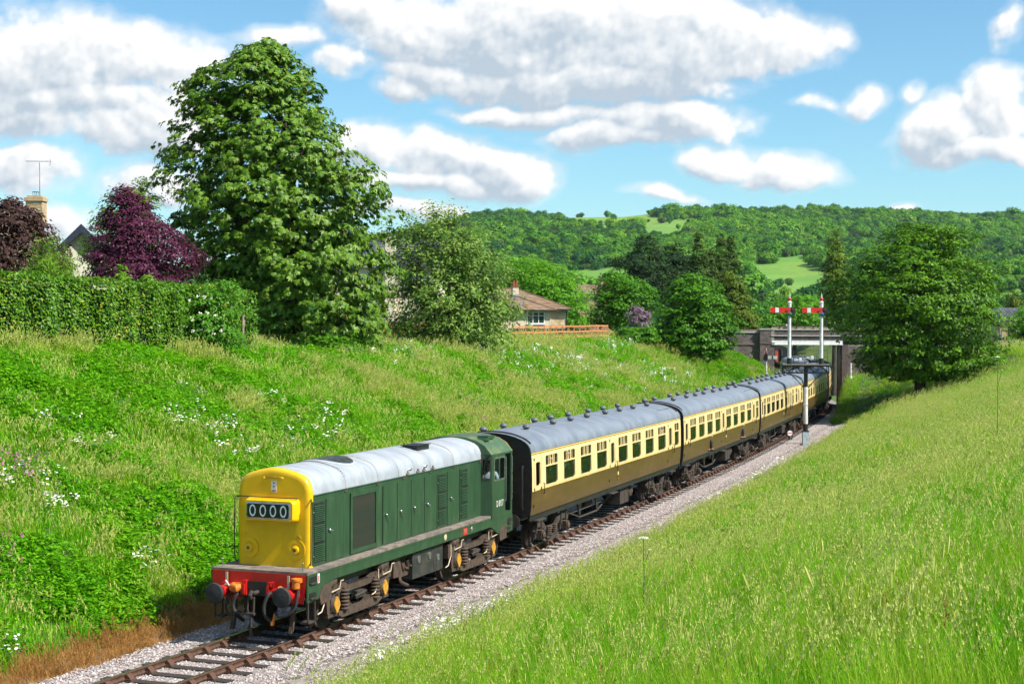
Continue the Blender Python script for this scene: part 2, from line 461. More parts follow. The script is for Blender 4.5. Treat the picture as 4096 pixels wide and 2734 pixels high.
def ground_z(X, Y, rough=True):
    X = np.asarray(X, float); Y = np.asarray(Y, float)
    lat = X - xc(Y)
    yard = sstep(107, 112, Y)                       # beyond the bridge the cutting opens into the station yard
    toeL = -2.75 - 30 * yard
    ab = sstep(90, 103, Y) * (1 - yard)              # the cutting sides close in against the bridge abutments
    zl = -.32 + .50 * np.maximum(0, toeL - lat) + 2.4 * ab * sstep(2.1, 3.6, -lat)
    cz = crest_z(Y)
    w = .5
    zl = -np.log(np.exp(-zl / w) + np.exp(-cz / w)) * w
    zl = np.where(lat < toeL - .01, zl + .12 * np.maximum(0, 1 - np.exp(-(toeL - lat) / 3)), zl)
    toeR = 3.3 - .7 * sstep(6, 30, Y) + 34 * sstep(115, 140, Y)
    zr = -.32 + .33 * np.maximum(0, lat - toeR - .6 * (1 - np.exp(-np.maximum(0, lat - toeR) / 1.2))) + 2.7 * ab * sstep(1.9, 2.8, lat)
    cr = 5.0
    zr = -np.log(np.exp(-zr / .5) + np.exp(-(cr + .02 * (lat - 20)) / .5)) * .5
    z = np.where(lat < 0, zl, zr)
    core = -.200 - .13 * sstep(1.95, 2.7, np.abs(lat))
    z = np.where((lat > toeL) & (lat < toeR), np.where(ab > 0, np.maximum(core, np.where(np.abs(lat) > 1.9, z, core)), core), z)
    if rough:
        amp = sstep(0, 2.5, np.maximum(toeL - lat, lat - toeR))
        z = z + amp * (.13 * np.sin(X * .9 + 1.7 * np.sin(Y * .31)) * np.sin(Y * .63 + 1.3) + .08 * np.sin(X * 2.1 + Y * .7) * np.sin(Y * 1.7 - X * .5))
    return z
def gz(x, y): return float(ground_z(np.array([x]), np.array([y]))[0])

def hit_ground(px, py, tmax=400):
    d = ray(px, py); t = np.linspace(3, tmax, 8000)
    P = CAM[None] + d[None] * t[:, None]
    below = P[:, 2] < ground_z(P[:, 0], P[:, 1])
    i = int(np.argmax(below)) if below.any() else len(t) - 1
    return P[i]
scene.cycles.use_adaptive_sampling = True
scene.cycles.adaptive_threshold = 0.03
scene.cycles.use_denoising = True

# ------------------------------------------------------------------ sky backdrop: cumulus over the valley
def _hash(ix, iy, seed):
    h = (ix.astype(np.int64) * 374761393 + iy.astype(np.int64) * 668265263 + seed * 1442695041) & 0xffffffff
    h = ((h ^ (h >> 13)) * 1274126177) & 0xffffffff
    return ((h ^ (h >> 16)) & 0xffff) / 65535.0
def vnoise(x, y, seed):
    ix, iy = np.floor(x), np.floor(y); fx, fy = x - ix, y - iy
    fx = fx * fx * fx * (fx * (fx * 6 - 15) + 10); fy = fy * fy * fy * (fy * (fy * 6 - 15) + 10)
    a, b, c, d = _hash(ix, iy, seed), _hash(ix + 1, iy, seed), _hash(ix, iy + 1, seed), _hash(ix + 1, iy + 1, seed)
    return (a * (1 - fx) + b * fx) * (1 - fy) + (c * (1 - fx) + d * fx) * fy
def fnoise(x, y, f, oct_, seed, gain=.55):
    v = 0; a = 1; t = 0
    for k in range(oct_):
        c, s_ = math.cos(.7 * k), math.sin(.7 * k)
        v = v + a * vnoise((x * c - y * s_) * f + 17 * k, (x * s_ + y * c) * f - 9 * k, seed + k); t += a; a *= gain; f *= 2.03
    return v / t - .5
def worley(x, y, f, seed):
    x, y = x * f, y * f; ix, iy = np.floor(x), np.floor(y); best = np.full(x.shape, 9.0)
    for dx in (-1, 0, 1):
        for dy in (-1, 0, 1):
            cx, cy = ix + dx, iy + dy
            best = np.minimum(best, (x - cx - _hash(cx, cy, seed)) ** 2 + (y - cy - _hash(cx, cy, seed + 99)) ** 2)
    return np.sqrt(best)
def cloud_density(u, v):
    wx, wy = fnoise(u, v, 2.0, 4, 1), fnoise(u, v, 2.0, 4, 31)
    uw, vw = u + .30 * wx, v + .20 * wy
    D = np.full(u.shape, -3.0)
    for (cx, cy, hw, ht, hb, w) in CLOUDS:
        cu, cv = px_sky(cx, cy)
        dv = vw - cv
        e = np.where(dv > 0, dv / (ht / 1000), -dv / (hb / 1000))
        D = np.maximum(D, w * (1.0 - ((uw - cu) / (hw / 1000)) ** 2 - e ** 2))
    D = np.clip(D, -1.6, .9)
    bil = .55 * (.5 - worley(uw, vw, 5.5, 3)) + .35 * (.5 - worley(uw, vw, 12, 5)) + .2 * (.5 - worley(u, v, 26, 8))
    return D + 1.15 * fnoise(u, v, 3.2, 8, 50, .68) + .8 * bil - .06
st = 6.5 / 1000
ua = np.arange(-2.75, 2.75, st); va = np.arange(-.12, 1.95, st)
Ug, Vg = np.meshgrid(ua, va)
dn = cloud_density(Ug, Vg)
wisp = fnoise(Ug * .6, Vg * 1.5, 6.0, 7, 77, .66)
alpha = sstep(-.10, .30, dn + .35 * wisp) * (.55 + .45 * sstep(-.1, .5, dn))
veil = .42 * sstep(-.75, .25, dn + 1.3 * wisp)
alpha = 1 - (1 - alpha) * (1 - veil)
thick = np.clip(dn, 0, 1.3)
shade = np.zeros_like(dn)
for k, (du, dv) in enumerate(((3, 4), (7, 9), (13, 17), (22, 28), (34, 42))):     # thickness towards the sun
    sh_ = np.roll(np.roll(thick, -dv, 0), -du, 1); sh_[-dv:] = 0; sh_[:, -du:] = 0
    shade += sh_ * (.24, .26, .24, .2, .16)[k]
relief = thick - .5 * (np.roll(np.roll(thick, -3, 0), -2, 1) + np.roll(np.roll(thick, -6, 0), -4, 1))
lit = np.clip(1.04 - .86 * shade + 1.25 * relief, 0, 1)
edge = np.minimum(np.minimum(Ug + 2.75, 2.75 - Ug), 1.95 - Vg)
alpha *= sstep(0, .35, edge) * sstep(-.1, .04, Vg)
RS = 7600.0
az, el = Ug * 1000 / FPX, Vg * 1000 / FPX
DR = RGT[None, None] * np.sin(az)[..., None] + FWH[None, None] * np.cos(az)[..., None]
V = np.concatenate([CAM[:2] + DR[..., :2] * (np.cos(el) * RS)[..., None], (CAM[2] + np.sin(el) * RS)[..., None]], -1).reshape(-1, 3)
nx, ny = len(ua), len(va)
i_ = np.arange(nx - 1)[None] + np.arange(ny - 1)[:, None] * nx
F = np.stack([i_, i_ + 1, i_ + nx + 1, i_ + nx], -1).reshape(-1, 4)
keep = (np.take(alpha.ravel(), F) > .004).any(1)
F = F[keep]; used = np.unique(F); mp = np.zeros(len(V), np.int64); mp[used] = np.arange(len(used))
skm = bpy.data.materials.new('cumulus'); skm.use_nodes = True; tt = skm.node_tree; tt.nodes.clear(); q = NT(tt)
aa = q.n('ShaderNodeAttribute', attribute_name='cloud'); sx = q.n('ShaderNodeSeparateColor'); q.l(aa.outputs['Color'], sx.inputs[0])
em = q.n('ShaderNodeEmission'); q.l(q.mix(sx.outputs[1], (.325, .385, .445, 1), (.66, .66, .655, 1)), em.inputs[0])
tr = q.n('ShaderNodeBsdfTransparent'); mx = q.n('ShaderNodeMixShader'); q.l(sx.outputs[0], mx.inputs[0]); q.l(tr.outputs[0], mx.inputs[1]); q.l(em.outputs[0], mx.inputs[2])
o_ = q.n('ShaderNodeOutputMaterial'); q.l(mx.outputs[0], o_.inputs[0])
skm.cycles.emission_sampling = 'NONE'
sme = np_mesh('sky', V[used], mp[F], skm, smooth=True)
at_ = sme.color_attributes.new('cloud', 'FLOAT_COLOR', 'POINT')
cdat = np.stack([alpha.ravel(), lit.ravel(), lit.ravel() * 0, np.ones(lit.size)], -1)[used].astype(np.float32)
at_.data.foreach_set('color', cdat.ravel())
skyo = link('sky', sme); tag(skyo, kind='structure')
# ------------------------------------------------------------------ ground, hills
def grid_mesh(name, xs, ys, zf, m):
    Xg, Yg = np.meshgrid(xs, ys); Z = zf(Xg, Yg)
    V = np.stack([Xg, Yg, Z], -1).reshape(-1, 3)
    nx, ny = len(xs), len(ys)
    i = np.arange(nx - 1)[None] + np.arange(ny - 1)[:, None] * nx
    F = np.stack([i, i + 1, i + nx + 1, i + nx], -1).reshape(-1, 4)
    return np_mesh(name, V, F, m, smooth=True)

def earth_mat():
    m = bpy.data.materials.new('earth_under_grass'); m.use_nodes = True; t = m.node_tree; q = NT(t); b = t.nodes['Principled BSDF']
    g = q.n('ShaderNodeNewGeometry'); p = g.outputs['Position']
    c = q.mix(q.ss(q.noise(p, .35, 5), .4, .65), (.045, .10, .010, 1), (.085, .13, .018, 1))
    c = q.mix(q.ss(q.noise(p, 6, 5), .5, .75), c, (.05, .045, .02, 1))
    q.l(c, b.inputs['Base Color']); b.inputs['Roughness'].default_value = .95
    bn = q.n('ShaderNodeBump'); bn.inputs['Strength'].default_value = .8; bn.inputs['Distance'].default_value = .1
    q.l(q.noise(p, 7, 6), bn.inputs['Height']); q.l(bn.outputs[0], b.inputs['Normal'])
    return m
M['earth'] = earth_mat()
def field_mat():
    m = bpy.data.materials.new('pasture'); m.use_nodes = True; t = m.node_tree; q = NT(t); b = t.nodes['Principled BSDF']
    g = q.n('ShaderNodeNewGeometry'); p = g.outputs['Position']
    c = q.mix(q.ss(q.noise(p, .012, 5), .4, .6), (.095, .235, .018, 1), (.15, .27, .025, 1))
    c = q.mix(q.ss(q.noise(p, .25, 5), .5, .8), c, (.085, .19, .016, 1))
    q.l(c, b.inputs['Base Color']); b.inputs['Roughness'].default_value = .95
    return m
M['field'] = field_mat()
xs = np.concatenate([np.arange(-300, -60, 20), np.arange(-60, -24, 2), np.arange(-24, 30, .5), np.arange(30, 60, 3), np.arange(60, 141, 10)])
ys = np.concatenate([np.arange(-46, 112, .8), np.arange(112, 160, 2), np.arange(160, 340, 8)])
ground = link('ground', grid_mesh('ground', xs, ys, lambda a, b: ground_z(a, b) - .07 * (1 - sstep(2.6, 3.6, np.abs(a - xc(b)))), M['earth'])); tag(ground, kind='structure')

# ballast bed lies a few millimetres above the ground sheet
def ballast_strip(name, lats, s0, s1, ds, parent=None):
    ss_ = np.arange(s0, s1, ds); V = []
    for s in ss_:
        for l in lats:
            l = max(-2.1 - abs(l) * .001, min(2.1 + abs(l) * .001, l)) if s > 87 else l
            p, _ = track(s, l); V.append((p[0], p[1], float(ground_z(np.array([p[0]]), np.array([p[1]]), False)[0]) + .012))
    n = len(lats); F = [(j * n + i, j * n + i + 1, (j + 1) * n + i + 1, (j + 1) * n + i) for j in range(len(ss_) - 1) for i in range(n - 1)]
    return link(name, np_mesh(name, V, F, M['ballast'], smooth=True), parent)
bal = ballast_strip('ballast_bed', [-3.0, -2.6, -2.2, -1.9, -1.2, -.4, .4, 1.2, 1.9, 2.3, 2.7, 3.15, 3.6], -30, 230, .8)
tag(bal, kind='structure')

# hills: a sheet laid out in bearings and distances round the valley
SIL = ([-2500, 0, 700, 1300, 1560, 1830, 1870, 2000, 2150, 2500, 2660, 2900, 3200, 3500, 3800, 4096, 4600, 6500],
       [1230, 1180, 1080, 960, 930, 868, 850, 838, 850, 845, 825, 818, 826, 824, 838, 850, 880, 960])
D0, D1, D2 = 330.0, 1500.0, 3200.0
def hill_z(pxs, d):
    """ground height on the bearing of photo column pxs at distance d along the view axis"""
    ysil = np.interp(pxs, *SIL)
    ztop = CAM[2] + (1283 - ysil) / FPX * D1 - 4
    t = np.clip((d - D0) / (D1 - D0), 0, 1)
    base = np.where(d < D0, 1.0, 4.0)
    prof = .30 * t + .70 * t ** 1.55 * (1.0 + .0 * t)
    z = 3.0 + (ztop - 3.0) * prof
    z = z + 6 * np.sin(pxs * .004 + d * .006) * np.sin(d * .011 + pxs * .0017) * np.sin(np.pi * t)
    back = np.clip((d - D1) / (D2 - D1), 0, 1)
    z = np.where(d > D1, ztop - (ztop + 10) * back * 1.1, z)
    return np.where(d < D0, -1.5 + 4.5 * sstep(300, D0, d), z)
def hill_pt(pxs, d):
    a = (np.asarray(pxs, float) - 2048) / FPX
    d = np.asarray(d, float)
    X = CAM[0] + d * (FWH[0] + RGT[0] * a); Y = CAM[1] + d * (FWH[1] + RGT[1] * a)
    return np.stack([X, Y, hill_z(pxs, d)], -1)
cols_ = np.linspace(-4200, 8300, 240); ds_ = np.concatenate([np.linspace(150, 330, 6), np.linspace(345, 1560, 90), np.linspace(1620, D2, 18)])
Cg, Dg = np.meshgrid(cols_, ds_)
V = hill_pt(Cg, Dg).reshape(-1, 3); nx, ny = len(cols_), len(ds_)
i_ = np.arange(nx - 1)[None] + np.arange(ny - 1)[:, None] * nx
hill = link('hills', np_mesh('hills', V, np.stack([i_, i_ + 1, i_ + nx + 1, i_ + nx], -1).reshape(-1, 4), M['field'], smooth=True))
tag(hill, kind='structure')
# the plain behind and around everything, out to the horizon
pl = MB(); pl.box(-5300, 5300, -5300, 5300, -3.2, -2.9); tag(pl.build('plain', M['field']), kind='structure')

# ------------------------------------------------------------------ track
SP = .735
railway = empty('railway_track', (0, 0, 0), kind='structure')
sl_mb = MB(); sl_mb.box(-1.3, 1.3, -.128, .128, -.32, -.156)
sl_me = sl_mb.mesh('sleeper', M['sleeper'])
cb = MB()   # bullhead chair: base plate, two jaws, key
cb.box(-.19, .19, -.10, .10, -.158, -.125)
cb.prism([(.028, -.125), (.16, -.125), (.135, -.085), (.075, -.03), (.045, -.035)], 1, -.075, .075)
cb.prism([(-.028, -.125), (-.16, -.125), (-.135, -.085), (-.075, -.03), (-.045, -.035)], 1, -.075, .075)
ch_me = cb.mesh('rail_chair', M['rust'])
ns = 0
for s in np.arange(-9.2, 118, SP):
    p, th = track(s)
    o = link('sleeper', sl_me, railway, (p[0], p[1], 0), th + random.Random(ns).uniform(-.01, .01))
    for l in (-.7525, .7525):
        link('rail_chair', ch_me, o, (l, 0, 0))
    ns += 1
def rail(lat, s0=-30, s1=230):
    prof = [(-.035, -.145), (.035, -.145), (.035, -.12), (.011, -.105), (.011, -.05), (.035, -.038), (.035, -.004), (.028, 0), (-.028, 0), (-.035, -.004), (-.035, -.038), (-.011, -.05), (-.011, -.105), (-.035, -.12)]
    ss_ = np.arange(s0, s1, 2.0); rings = []
    for s in ss_:
        p, th = track(s); rings.append([(p[0] + (lat + a) * math.cos(th), p[1] + (lat + a) * math.sin(th), b) for a, b in prof])
    b = MB(); n = len(prof)
    for i in range(len(rings) - 1):
        vs = rings[i] + rings[i + 1]
        for k in range(n):
            b.add([rings[i][k], rings[i][(k + 1) % n], rings[i + 1][(k + 1) % n], rings[i + 1][k]], [(0, 1, 2, 3)], 1 if k == 7 else 0)
    return b.build('rail', [M['rust'], M['railtop']], railway)
rail(-.7525 - .0); rail(.7525)
# cable run lying in the cess beside the ballast
cab_ = MB(); cab_.tube([tuple(track(s, -2.35 + .04 * math.sin(s * 1.3), -.27 + .015 * math.sin(s * 2.2))[0]) for s in np.arange(-14, 60, .6)], .02, 5)
tag(cab_.build('signal_cable', M['rubber']), 'thin black cable lying along the left edge of the ballast', 'cable')
# ------------------------------------------------------------------ diesel locomotive
def hood_prof(k=1.0, inset=0.0, zb=1.555):
    """right half outline of the hood from sill to crown, then mirrored: closed polygon (x,z)"""
    h = [(.95, zb), (.95, 3.14), (.949, 3.26), (.938, 3.38), (.905, 3.49), (.84, 3.59), (.74, 3.665), (.60, 3.72), (.42, 3.772), (.21, 3.815), (0, 3.83)]
    cx, cz = 0, 2.7
    pts = []
    for (x, z) in h:
        nx = max(0, x - inset); nz = z - inset * max(0, (z - 3.12) / .73) if z > 3.12 else z
        pts.append((nx, nz))
    left = [(-x, z) for (x, z) in pts[::-1] if x > 1e-6]
    return pts + left

def roof_z(x):
    h = hood_prof()[:11]
    xs_ = [p[0] for p in h[::-1]]; zs_ = [p[1] for p in h[::-1]]
    return float(np.interp(abs(x), xs_, zs_))

def bogie_loco(parent, yc, flip=False):
    g = empty('bogie', (0, yc, 0), parent=parent)
    for sgn in (-1, 1):
        y = 1.325 * sgn
        w = MB()
        for sx in (-1, 1):
            w.lathe([(.0, .075), (.10, .09), (.12, .05), (.40, .03), (.47, .07), (.545, .07), (.545, -.06), (.575, -.065), (.575, -.08), (.0, -.08)] if sx > 0 else [(.0, -.075), (.10, -.09), (.12, -.05), (.40, -.03), (.47, -.07), (.545, -.07), (.545, .06), (.575, .065), (.575, .08), (.0, .08)], (sx * .7525, y, .545), 0, 28)
        w.cyl((-.7, y, .545), (.7, y, .545), .085, 10)
        w.build('wheelset', M['grime'], g)
    for sx in (-1, 1):
        X = sx * 1.06
        f = MB()
        # main side frame with pedestals
        prof = [(-2.02, .98), (-1.75, 1.05), (-.75, 1.02), (-.55, .93), (.55, .93), (.75, 1.02), (1.75, 1.05), (2.02, .98), (2.02, .80), (1.72, .76), (1.66, .40), (1.50, .34), (1.46, .78), (.95, .82), (.4, .78), (-.4, .78), (-.95, .82), (-1.46, .78), (-1.50, .34), (-1.66, .40), (-1.72, .76), (-2.02, .80)]
        f.prism(prof, 0, X - .05, X + .05)
        for a in (-1, 1):
            f.prism([(a * 1.02, .80), (a * 1.10, .80), (a * 1.12, .36), (a * 1.04, .36)], 0, X - .045, X + .045)
            f.box(X - .06, X + .06, a * 1.325 - .17 - .16, a * 1.325 + .17 + .16, .30, .37)
        for k in np.arange(-.5, .51, .14): f.cyl((X, k, .955), (X + sx * .06, k, .955), .016, 6)
        f.build('side_frame', M['grime2'], g)
        e = MB()                           # equalising beam slung between the boxes
        e.prism([(-1.15, .30), (-.95, .22), (.95, .22), (1.15, .30), (1.15, .36), (.75, .40), (.55, .52), (.40, .40), (-.40, .40), (-.55, .52), (-.75, .40), (-1.15, .36)], 0, X - .07, X + .09)
        e.build('spring_beam', M['grime2'], g)
        for a in (-1, 1):
            sp = MB()
            for k in range(6):
                zz = .42 + k * .085
                sp.lathe([(.10 + .035 * math.cos(t), .035 * math.sin(t)) for t in np.linspace(0, 2 * math.pi, 9)], (X + sx * .07, a * .84, zz), 2, 14)
            sp.cyl((X + sx * .07, a * .84, .38), (X + sx * .07, a * .84, .92), .06, 10)
            sp.build('coil_spring', M['grime2'], g)
            bx_ = MB(); bx_.lathe([(.20, -.1), (.22, 0), (.20, .06), (.17, .08)], (X + sx * .03, a * 1.325, .58), 0, 14)
            bx_.box(X - .08, X + .07, a * 1.325 - .2, a * 1.325 + .2, .42, .76)
            ab = bx_.build('axle_box', M['grime'], g)
            cv_ = MB(); c0 = X + sx * .115
            cv_.prism([(a * 1.325 + .135 * math.cos(t) * (1 + .12 * math.cos(4 * t)), .585 + .175 * math.sin(t) * (1 + .1 * math.cos(4 * t))) for t in np.linspace(0, 2 * math.pi, 20, endpoint=False)], 0, min(c0, c0 + sx * .03), max(c0, c0 + sx * .03))
            cv_.build('axle_box_cover', M['orange_yellow'], ab)
        lf = MB()                           # snubber between the springs
        for k in range(4): lf.box(X - .04, X + .10, -.26 + .02 * k, .26 - .02 * k, .55 + .045 * k, .585 + .045 * k)
        lf.tube([(X + sx * .08, -.3, .60), (X + sx * .09, .28, .66)], .045, 8)
        lf.build('snubber', M['grime'], g)
        for a in (-1, 1):                   # brake cylinders with pipes
            bc = MB(); yb = a * 1.42 - .15
            bc.tube([(X + sx * .02, yb - .26, 1.08), (X + sx * .02, yb - .22, 1.11), (X + sx * .02, yb + .18, 1.16), (X + sx * .02, yb + .22, 1.165)], [.08, .15, .15, .10], 12)
            bc.tube([(X, yb + .2, 1.16), (X, yb + .5, 1.13)], .05, 8)
            o_ = bc.build('brake_cylinder', M['grime2'], g)
            pp = MB(); pp.tube([(X + sx * .12, yb - .1, 1.02), (X + sx * .14, yb - .1, .92), (X + sx * .14, yb + .35, .95), (X + sx * .14, yb + .42, 1.12), (X + sx * .14, yb + .55, 1.12)], .016, 6)
            pp.tube([(X + sx * .13, yb - .35, 1.1), (X + sx * .14, yb - .36, .8), (X + sx * .14, yb - .55, .55), (X + sx * .14, yb - .75, .52)], .016, 6)
            pp.build('brake_pipe', M['pipe'], o_)
        sb = MB()                           # sand boxes at the outer ends
        for a in ((-1,) if not flip else (1,)):
            y0 = a * 1.98
            sb.prism([(y0 - .22, 1.16), (y0 + .20, 1.20), (y0 + .26, 1.02), (y0 + .22, .78), (y0 - .28, .74), (y0 - .36, .95)], 0, min(X - sx * .12, X + sx * .20), max(X - sx * .12, X + sx * .20))
            sb.lathe([(.10, 0), (.10, .05), (.07, .07)], (X + sx * .05, y0, 1.17), 2, 12)
            sb.tube([(X + sx * .05, y0 - .2, .78), (X + sx * .03, y0 - .2, .4), (X - sx * .2, y0 - .1, .18)], .045, 8)
        for a in ((1,) if not flip else (-1,)):
            y0 = a * 1.95
            sb.box(min(X - .1, X + .12), max(X - .1, X + .12), y0 - .12, y0 + .3, .72, 1.1)
        sb.build('sand_box', M['grime2'], g)
    return g

M['orange_yellow'] = mat('axlebox_yellow', (.55, .27, .02), (.34, .17, .02), .6, scale=9)
p0, th0 = track(0.0); th0 = track(6.6)[1]
loco = empty('diesel_locomotive', (p0[0] - .012, p0[1], 0), th0, 'green diesel locomotive with yellow nose and grey roof leading the train', 'locomotive')

# underframe, footplate, valances
b = MB(); b.box(-1.23, 1.23, .04, 13.16, 1.50, 1.555); b.build('footplate', M['foot'], loco)
b = MB(); b.box(-1.0, 1.0, .3, 12.9, 1.02, 1.50); b.build('underframe', M['black'], loco)
VAL = [(.03, 1.498), (.03, .87), (.62, .90), (.78, 1.02), (1.34, 1.235), (11.35, 1.235), (11.9, 1.0), (12.4, .93), (13.14, .93), (13.14, 1.43), (11.55, 1.43), (11.45, 1.498)]
for sx in (-1, 1):
    b = MB(); b.prism(VAL, 0, sx * 1.25 if sx < 0 else 1.21, -1.21 if sx < 0 else 1.25)
    b.box(*( (1.25, 1.262) if sx > 0 else (-1.262, -1.25)), .62, 11.3, 1.44, 1.497)
    v = b.build('valance', M['green'], loco)
    st = MB()
    for (y0, y1, z0, z1) in ((.10, .46, 1.27, 1.44), (.10, .46, .93, 1.08), (12.72, 13.05, 1.17, 1.34), (12.65, 12.95, .98, 1.08)):
        st.box(*((1.235, 1.256) if sx > 0 else (-1.256, -1.235)), y0, y1, z0, z1)
    st.build('step_recess', M['black'], v)
    tr_ = MB()
    for (y0, y1, z0) in ((.13, .44, 1.28), (.13, .44, .94), (12.74, 13.03, 1.18)):
        tr_.box(*((1.15, 1.30) if sx > 0 else (-1.30, -1.15)), y0, y1, z0, z0 + .03)
    tr_.build('step_tread', M['grime'], v)
bx = MB(); bx.box(1.2505, 1.262, .50, .60, 1.26, 1.475); pl_ = bx.build('notice_plate', M['white'], loco)
bx = MB(); bx.box(1.2625, 1.265, .53, .57, 1.29, 1.43); bx.build('notice_text', M['red'], pl_)
bx = MB(); bx.box(1.2505, 1.262, 9.20, 9.50, 1.27, 1.47); pl_ = bx.build('red_socket', M['arm_red'], loco); bx = MB(); bx.box(1.262, 1.268, 9.28, 9.42, 1.31, 1.43); bx.build('socket_hole', M['foot'], pl_)
bx = MB(); bx.lathe([(.0, .03), (.05, .03), (.06, .012), (.085, .012), (.085, 0)], (1.2505, 9.85, 1.37), 0, 14); bx.build('gauge', M['steel'], loco)
bx = MB(); bx.lathe([(.0, .02), (.07, .02), (.09, .01), (.09, 0)], (1.2505, 7.95, 1.37), 0, 12); bx.build('filler_cap', M['pipe'], loco)

# red buffer beams with buffers
def beam(yf, sg):
    b = MB(); pr = [(-1.23, 1.50), (1.23, 1.50), (1.235, 1.42), (1.14, .85), (.5, .85), (.46, .98), (-.46, .98), (-.5, .85), (-1.14, .85), (-1.235, 1.42)]
    b.prism(pr, 1, min(yf, yf + sg * .03), max(yf, yf + sg * .03)); bm_ = b.build('buffer_beam', M['red'], loco)
    for sx in (-1, 1):
        b = MB(); x = sx * .8635
        b.lathe([(.20, 0), (.20, .03 * -sg), (.135, .05 * -sg), (.135, -sg * .26), (.10, -sg * .27), (.10, -sg * .46)], (x, yf, 1.055), 1, 18)
        for k in range(4): b.cyl((x + .16 * math.cos(.785 + k * 1.571), yf, 1.055 + .16 * math.sin(.785 + k * 1.571)), (x + .16 * math.cos(.785 + k * 1.571), yf - sg * .06, 1.055 + .16 * math.sin(.785 + k * 1.571)), .025, 6)
        bf = b.build('buffer', M['red'], loco)
        b = MB(); b.lathe([(.0, -sg * .55), (.12, -sg * .545), (.215, -sg * .525), (.232, -sg * .50), (.232, -sg * .475), (.11, -sg * .46)], (x, yf, 1.055), 1, 28); b.build('buffer_head', M['rubber'], bf)
    return bm_
fb = beam(.03, 1); beam(13.14, -1)
# drawgear and hoses on the front beam
b = MB(); b.box(-.26, .26, -.02, .025, .98, 1.30); b.build('draw_plate', M['black'], fb)
b = MB(); b.tube([(0, 0, 1.06), (0, -.20, 1.06), (0, -.30, 1.10), (0, -.36, 1.04), (0, -.32, .96), (0, -.24, .97)], [.05, .05, .05, .045, .04, .02], 8)
b.tube([(-.07, -.30, 1.0), (-.08, -.33, .72), (-.05, -.33, .60)], .024, 6); b.tube([(.07, -.30, 1.0), (.08, -.33, .72), (.05, -.33, .60)], .024, 6)
b.tube([(-.1, -.33, .62), (.1, -.33, .62)], .04, 8); b.tube([(0, -.33, .6), (0, -.34, .42), (-.05, -.34, .30), (0, -.34, .22), (.05, -.34, .30), (0, -.34, .42)], .022, 6)
b.tube([(.02, -.34, .58), (.03, -.36, .30), (.03, -.36, .12)], [.02, .03, .05], 8); b.build('screw_coupling', M['grime'], loco)
for (x, z, c) in ((-.32, 1.12, 'red'), (.32, 1.1, 'red')):
    b = MB(); b.box(x - .05, x + .05, -.08, .03, z - .14, z + .2); b.box(x - .035, x + .035, -.14, -.06, z - .1, z + .12); b.build('hose_bracket', M[c], fb)
def hose(pts, r, m='rubber'): b = MB(); 
HS = [([(-.45, 0, 1.02), (-.47, -.14, 1.0), (-.55, -.17, .8), (-.52, -.15, .62), (-.38, -.12, .58)], .045),
      ([(-.68, 0, .98), (-.70, -.10, .95), (-.76, -.14, .72), (-.68, -.14, .52), (-.52, -.12, .50)], .032),
      ([(.40, 0, 1.08), (.36, -.16, 1.04), (.27, -.20, .8), (.30, -.18, .55), (.46, -.12, .42)], .04),
      ([(1.06, -.03, 1.22), (1.07, -.10, 1.05), (1.03, -.16, .78), (.86, -.2, .62), (.66, -.18, .58), (.52, -.14, .64)], .035)]
def smooth_path(p, n=5):
    P = [Vector(a) for a in p]; out = []
    for i in range(len(P) - 1):
        a, b_, c, d = P[max(i - 1, 0)], P[i], P[i + 1], P[min(i + 2, len(P) - 1)]
        for k in range(n):
            t = k / n; out.append(.5 * ((2 * b_) + (-a + c) * t + (2 * a - 5 * b_ + 4 * c - d) * t * t + (-a + 3 * b_ - 3 * c + d) * t ** 3))
    return out + [P[-1]]
for pts, r in HS:
    b = MB(); b.tube(smooth_path(pts), r, 8); b.build('hose', M['rubber'], fb)
b = MB(); b.lathe([(.07, -.02), (.09, .0), (.09, .16), (.11, .17), (.11, .22), (.0, .24)], (1.02, -.08, 1.22), 2, 14); b.box(.95, 1.12, -.1, .03, 1.34, 1.44); b.build('jumper_socket', M['orange'], fb)
b = MB(); b.tube([(-.62, .0, 1.14), (-.60, -.10, 1.15), (-.45, -.14, 1.14), (-.38, -.08, 1.18)], [.10, .10, .10, .06], 10); b.box(-.66, -.38, -.06, .03, 1.02, 1.24); b.build('air_valve', M['orange'], fb)
b = MB(); b.tube([(.58, .0, 1.14), (.62, -.08, 1.18)], .07, 8); b.build('air_valve', M['orange'], fb)
b = MB(); b.tube([(.52, -.14, .64), (.50, -.16, .50), (.47, -.16, .42)], .03, 7); b.tube([(.47, -.16, .44), (.46, -.16, .36)], .05, 7); b.build('hose_coupling', M['orange'], fb)
b = MB(); b.tube([(-.70, -.02, 1.1), (-.74, -.10, 1.24), (-.78, -.12, 1.3)], .018, 6); b.tube([(-.72, -.04, 1.14), (-.62, -.05, 1.16)], .02, 6); b.build('white_cock', M['white'], fb)
b = MB(); b.tube([(-.80, -.05, 1.10), (-.82, -.1, .98), (-.78, -.12, .93)], .015, 6); b.build('yellow_cock', M['lining'], fb)
b = MB(); b.tube([(.36, -.02, 1.14), (.44, -.10, 1.24), (.45, -.12, 1.33)], .03, 7); b.tube([(.30, -.05, 1.1), (.5, -.05, 1.14)], .045, 8); b.build('red_cock', M['red'], fb)
for x in (-.80, .80):
    b = MB(); b.box(x - .03, x + .03, -.04, -.02, 1.10, 1.48); b.box(x - .05, x + .05, -.07, -.01, 1.16, 1.2); b.build('lamp_iron', M['pipe'], fb)
for x in (-1.02, 1.06):
    b = MB(); b.cyl((x, .16, 1.55), (x, .16, 1.73), .012, 6); b.ball((x, .16, 1.745), .022, 8, 5); b.build('footplate_pin', M['steel'], loco)
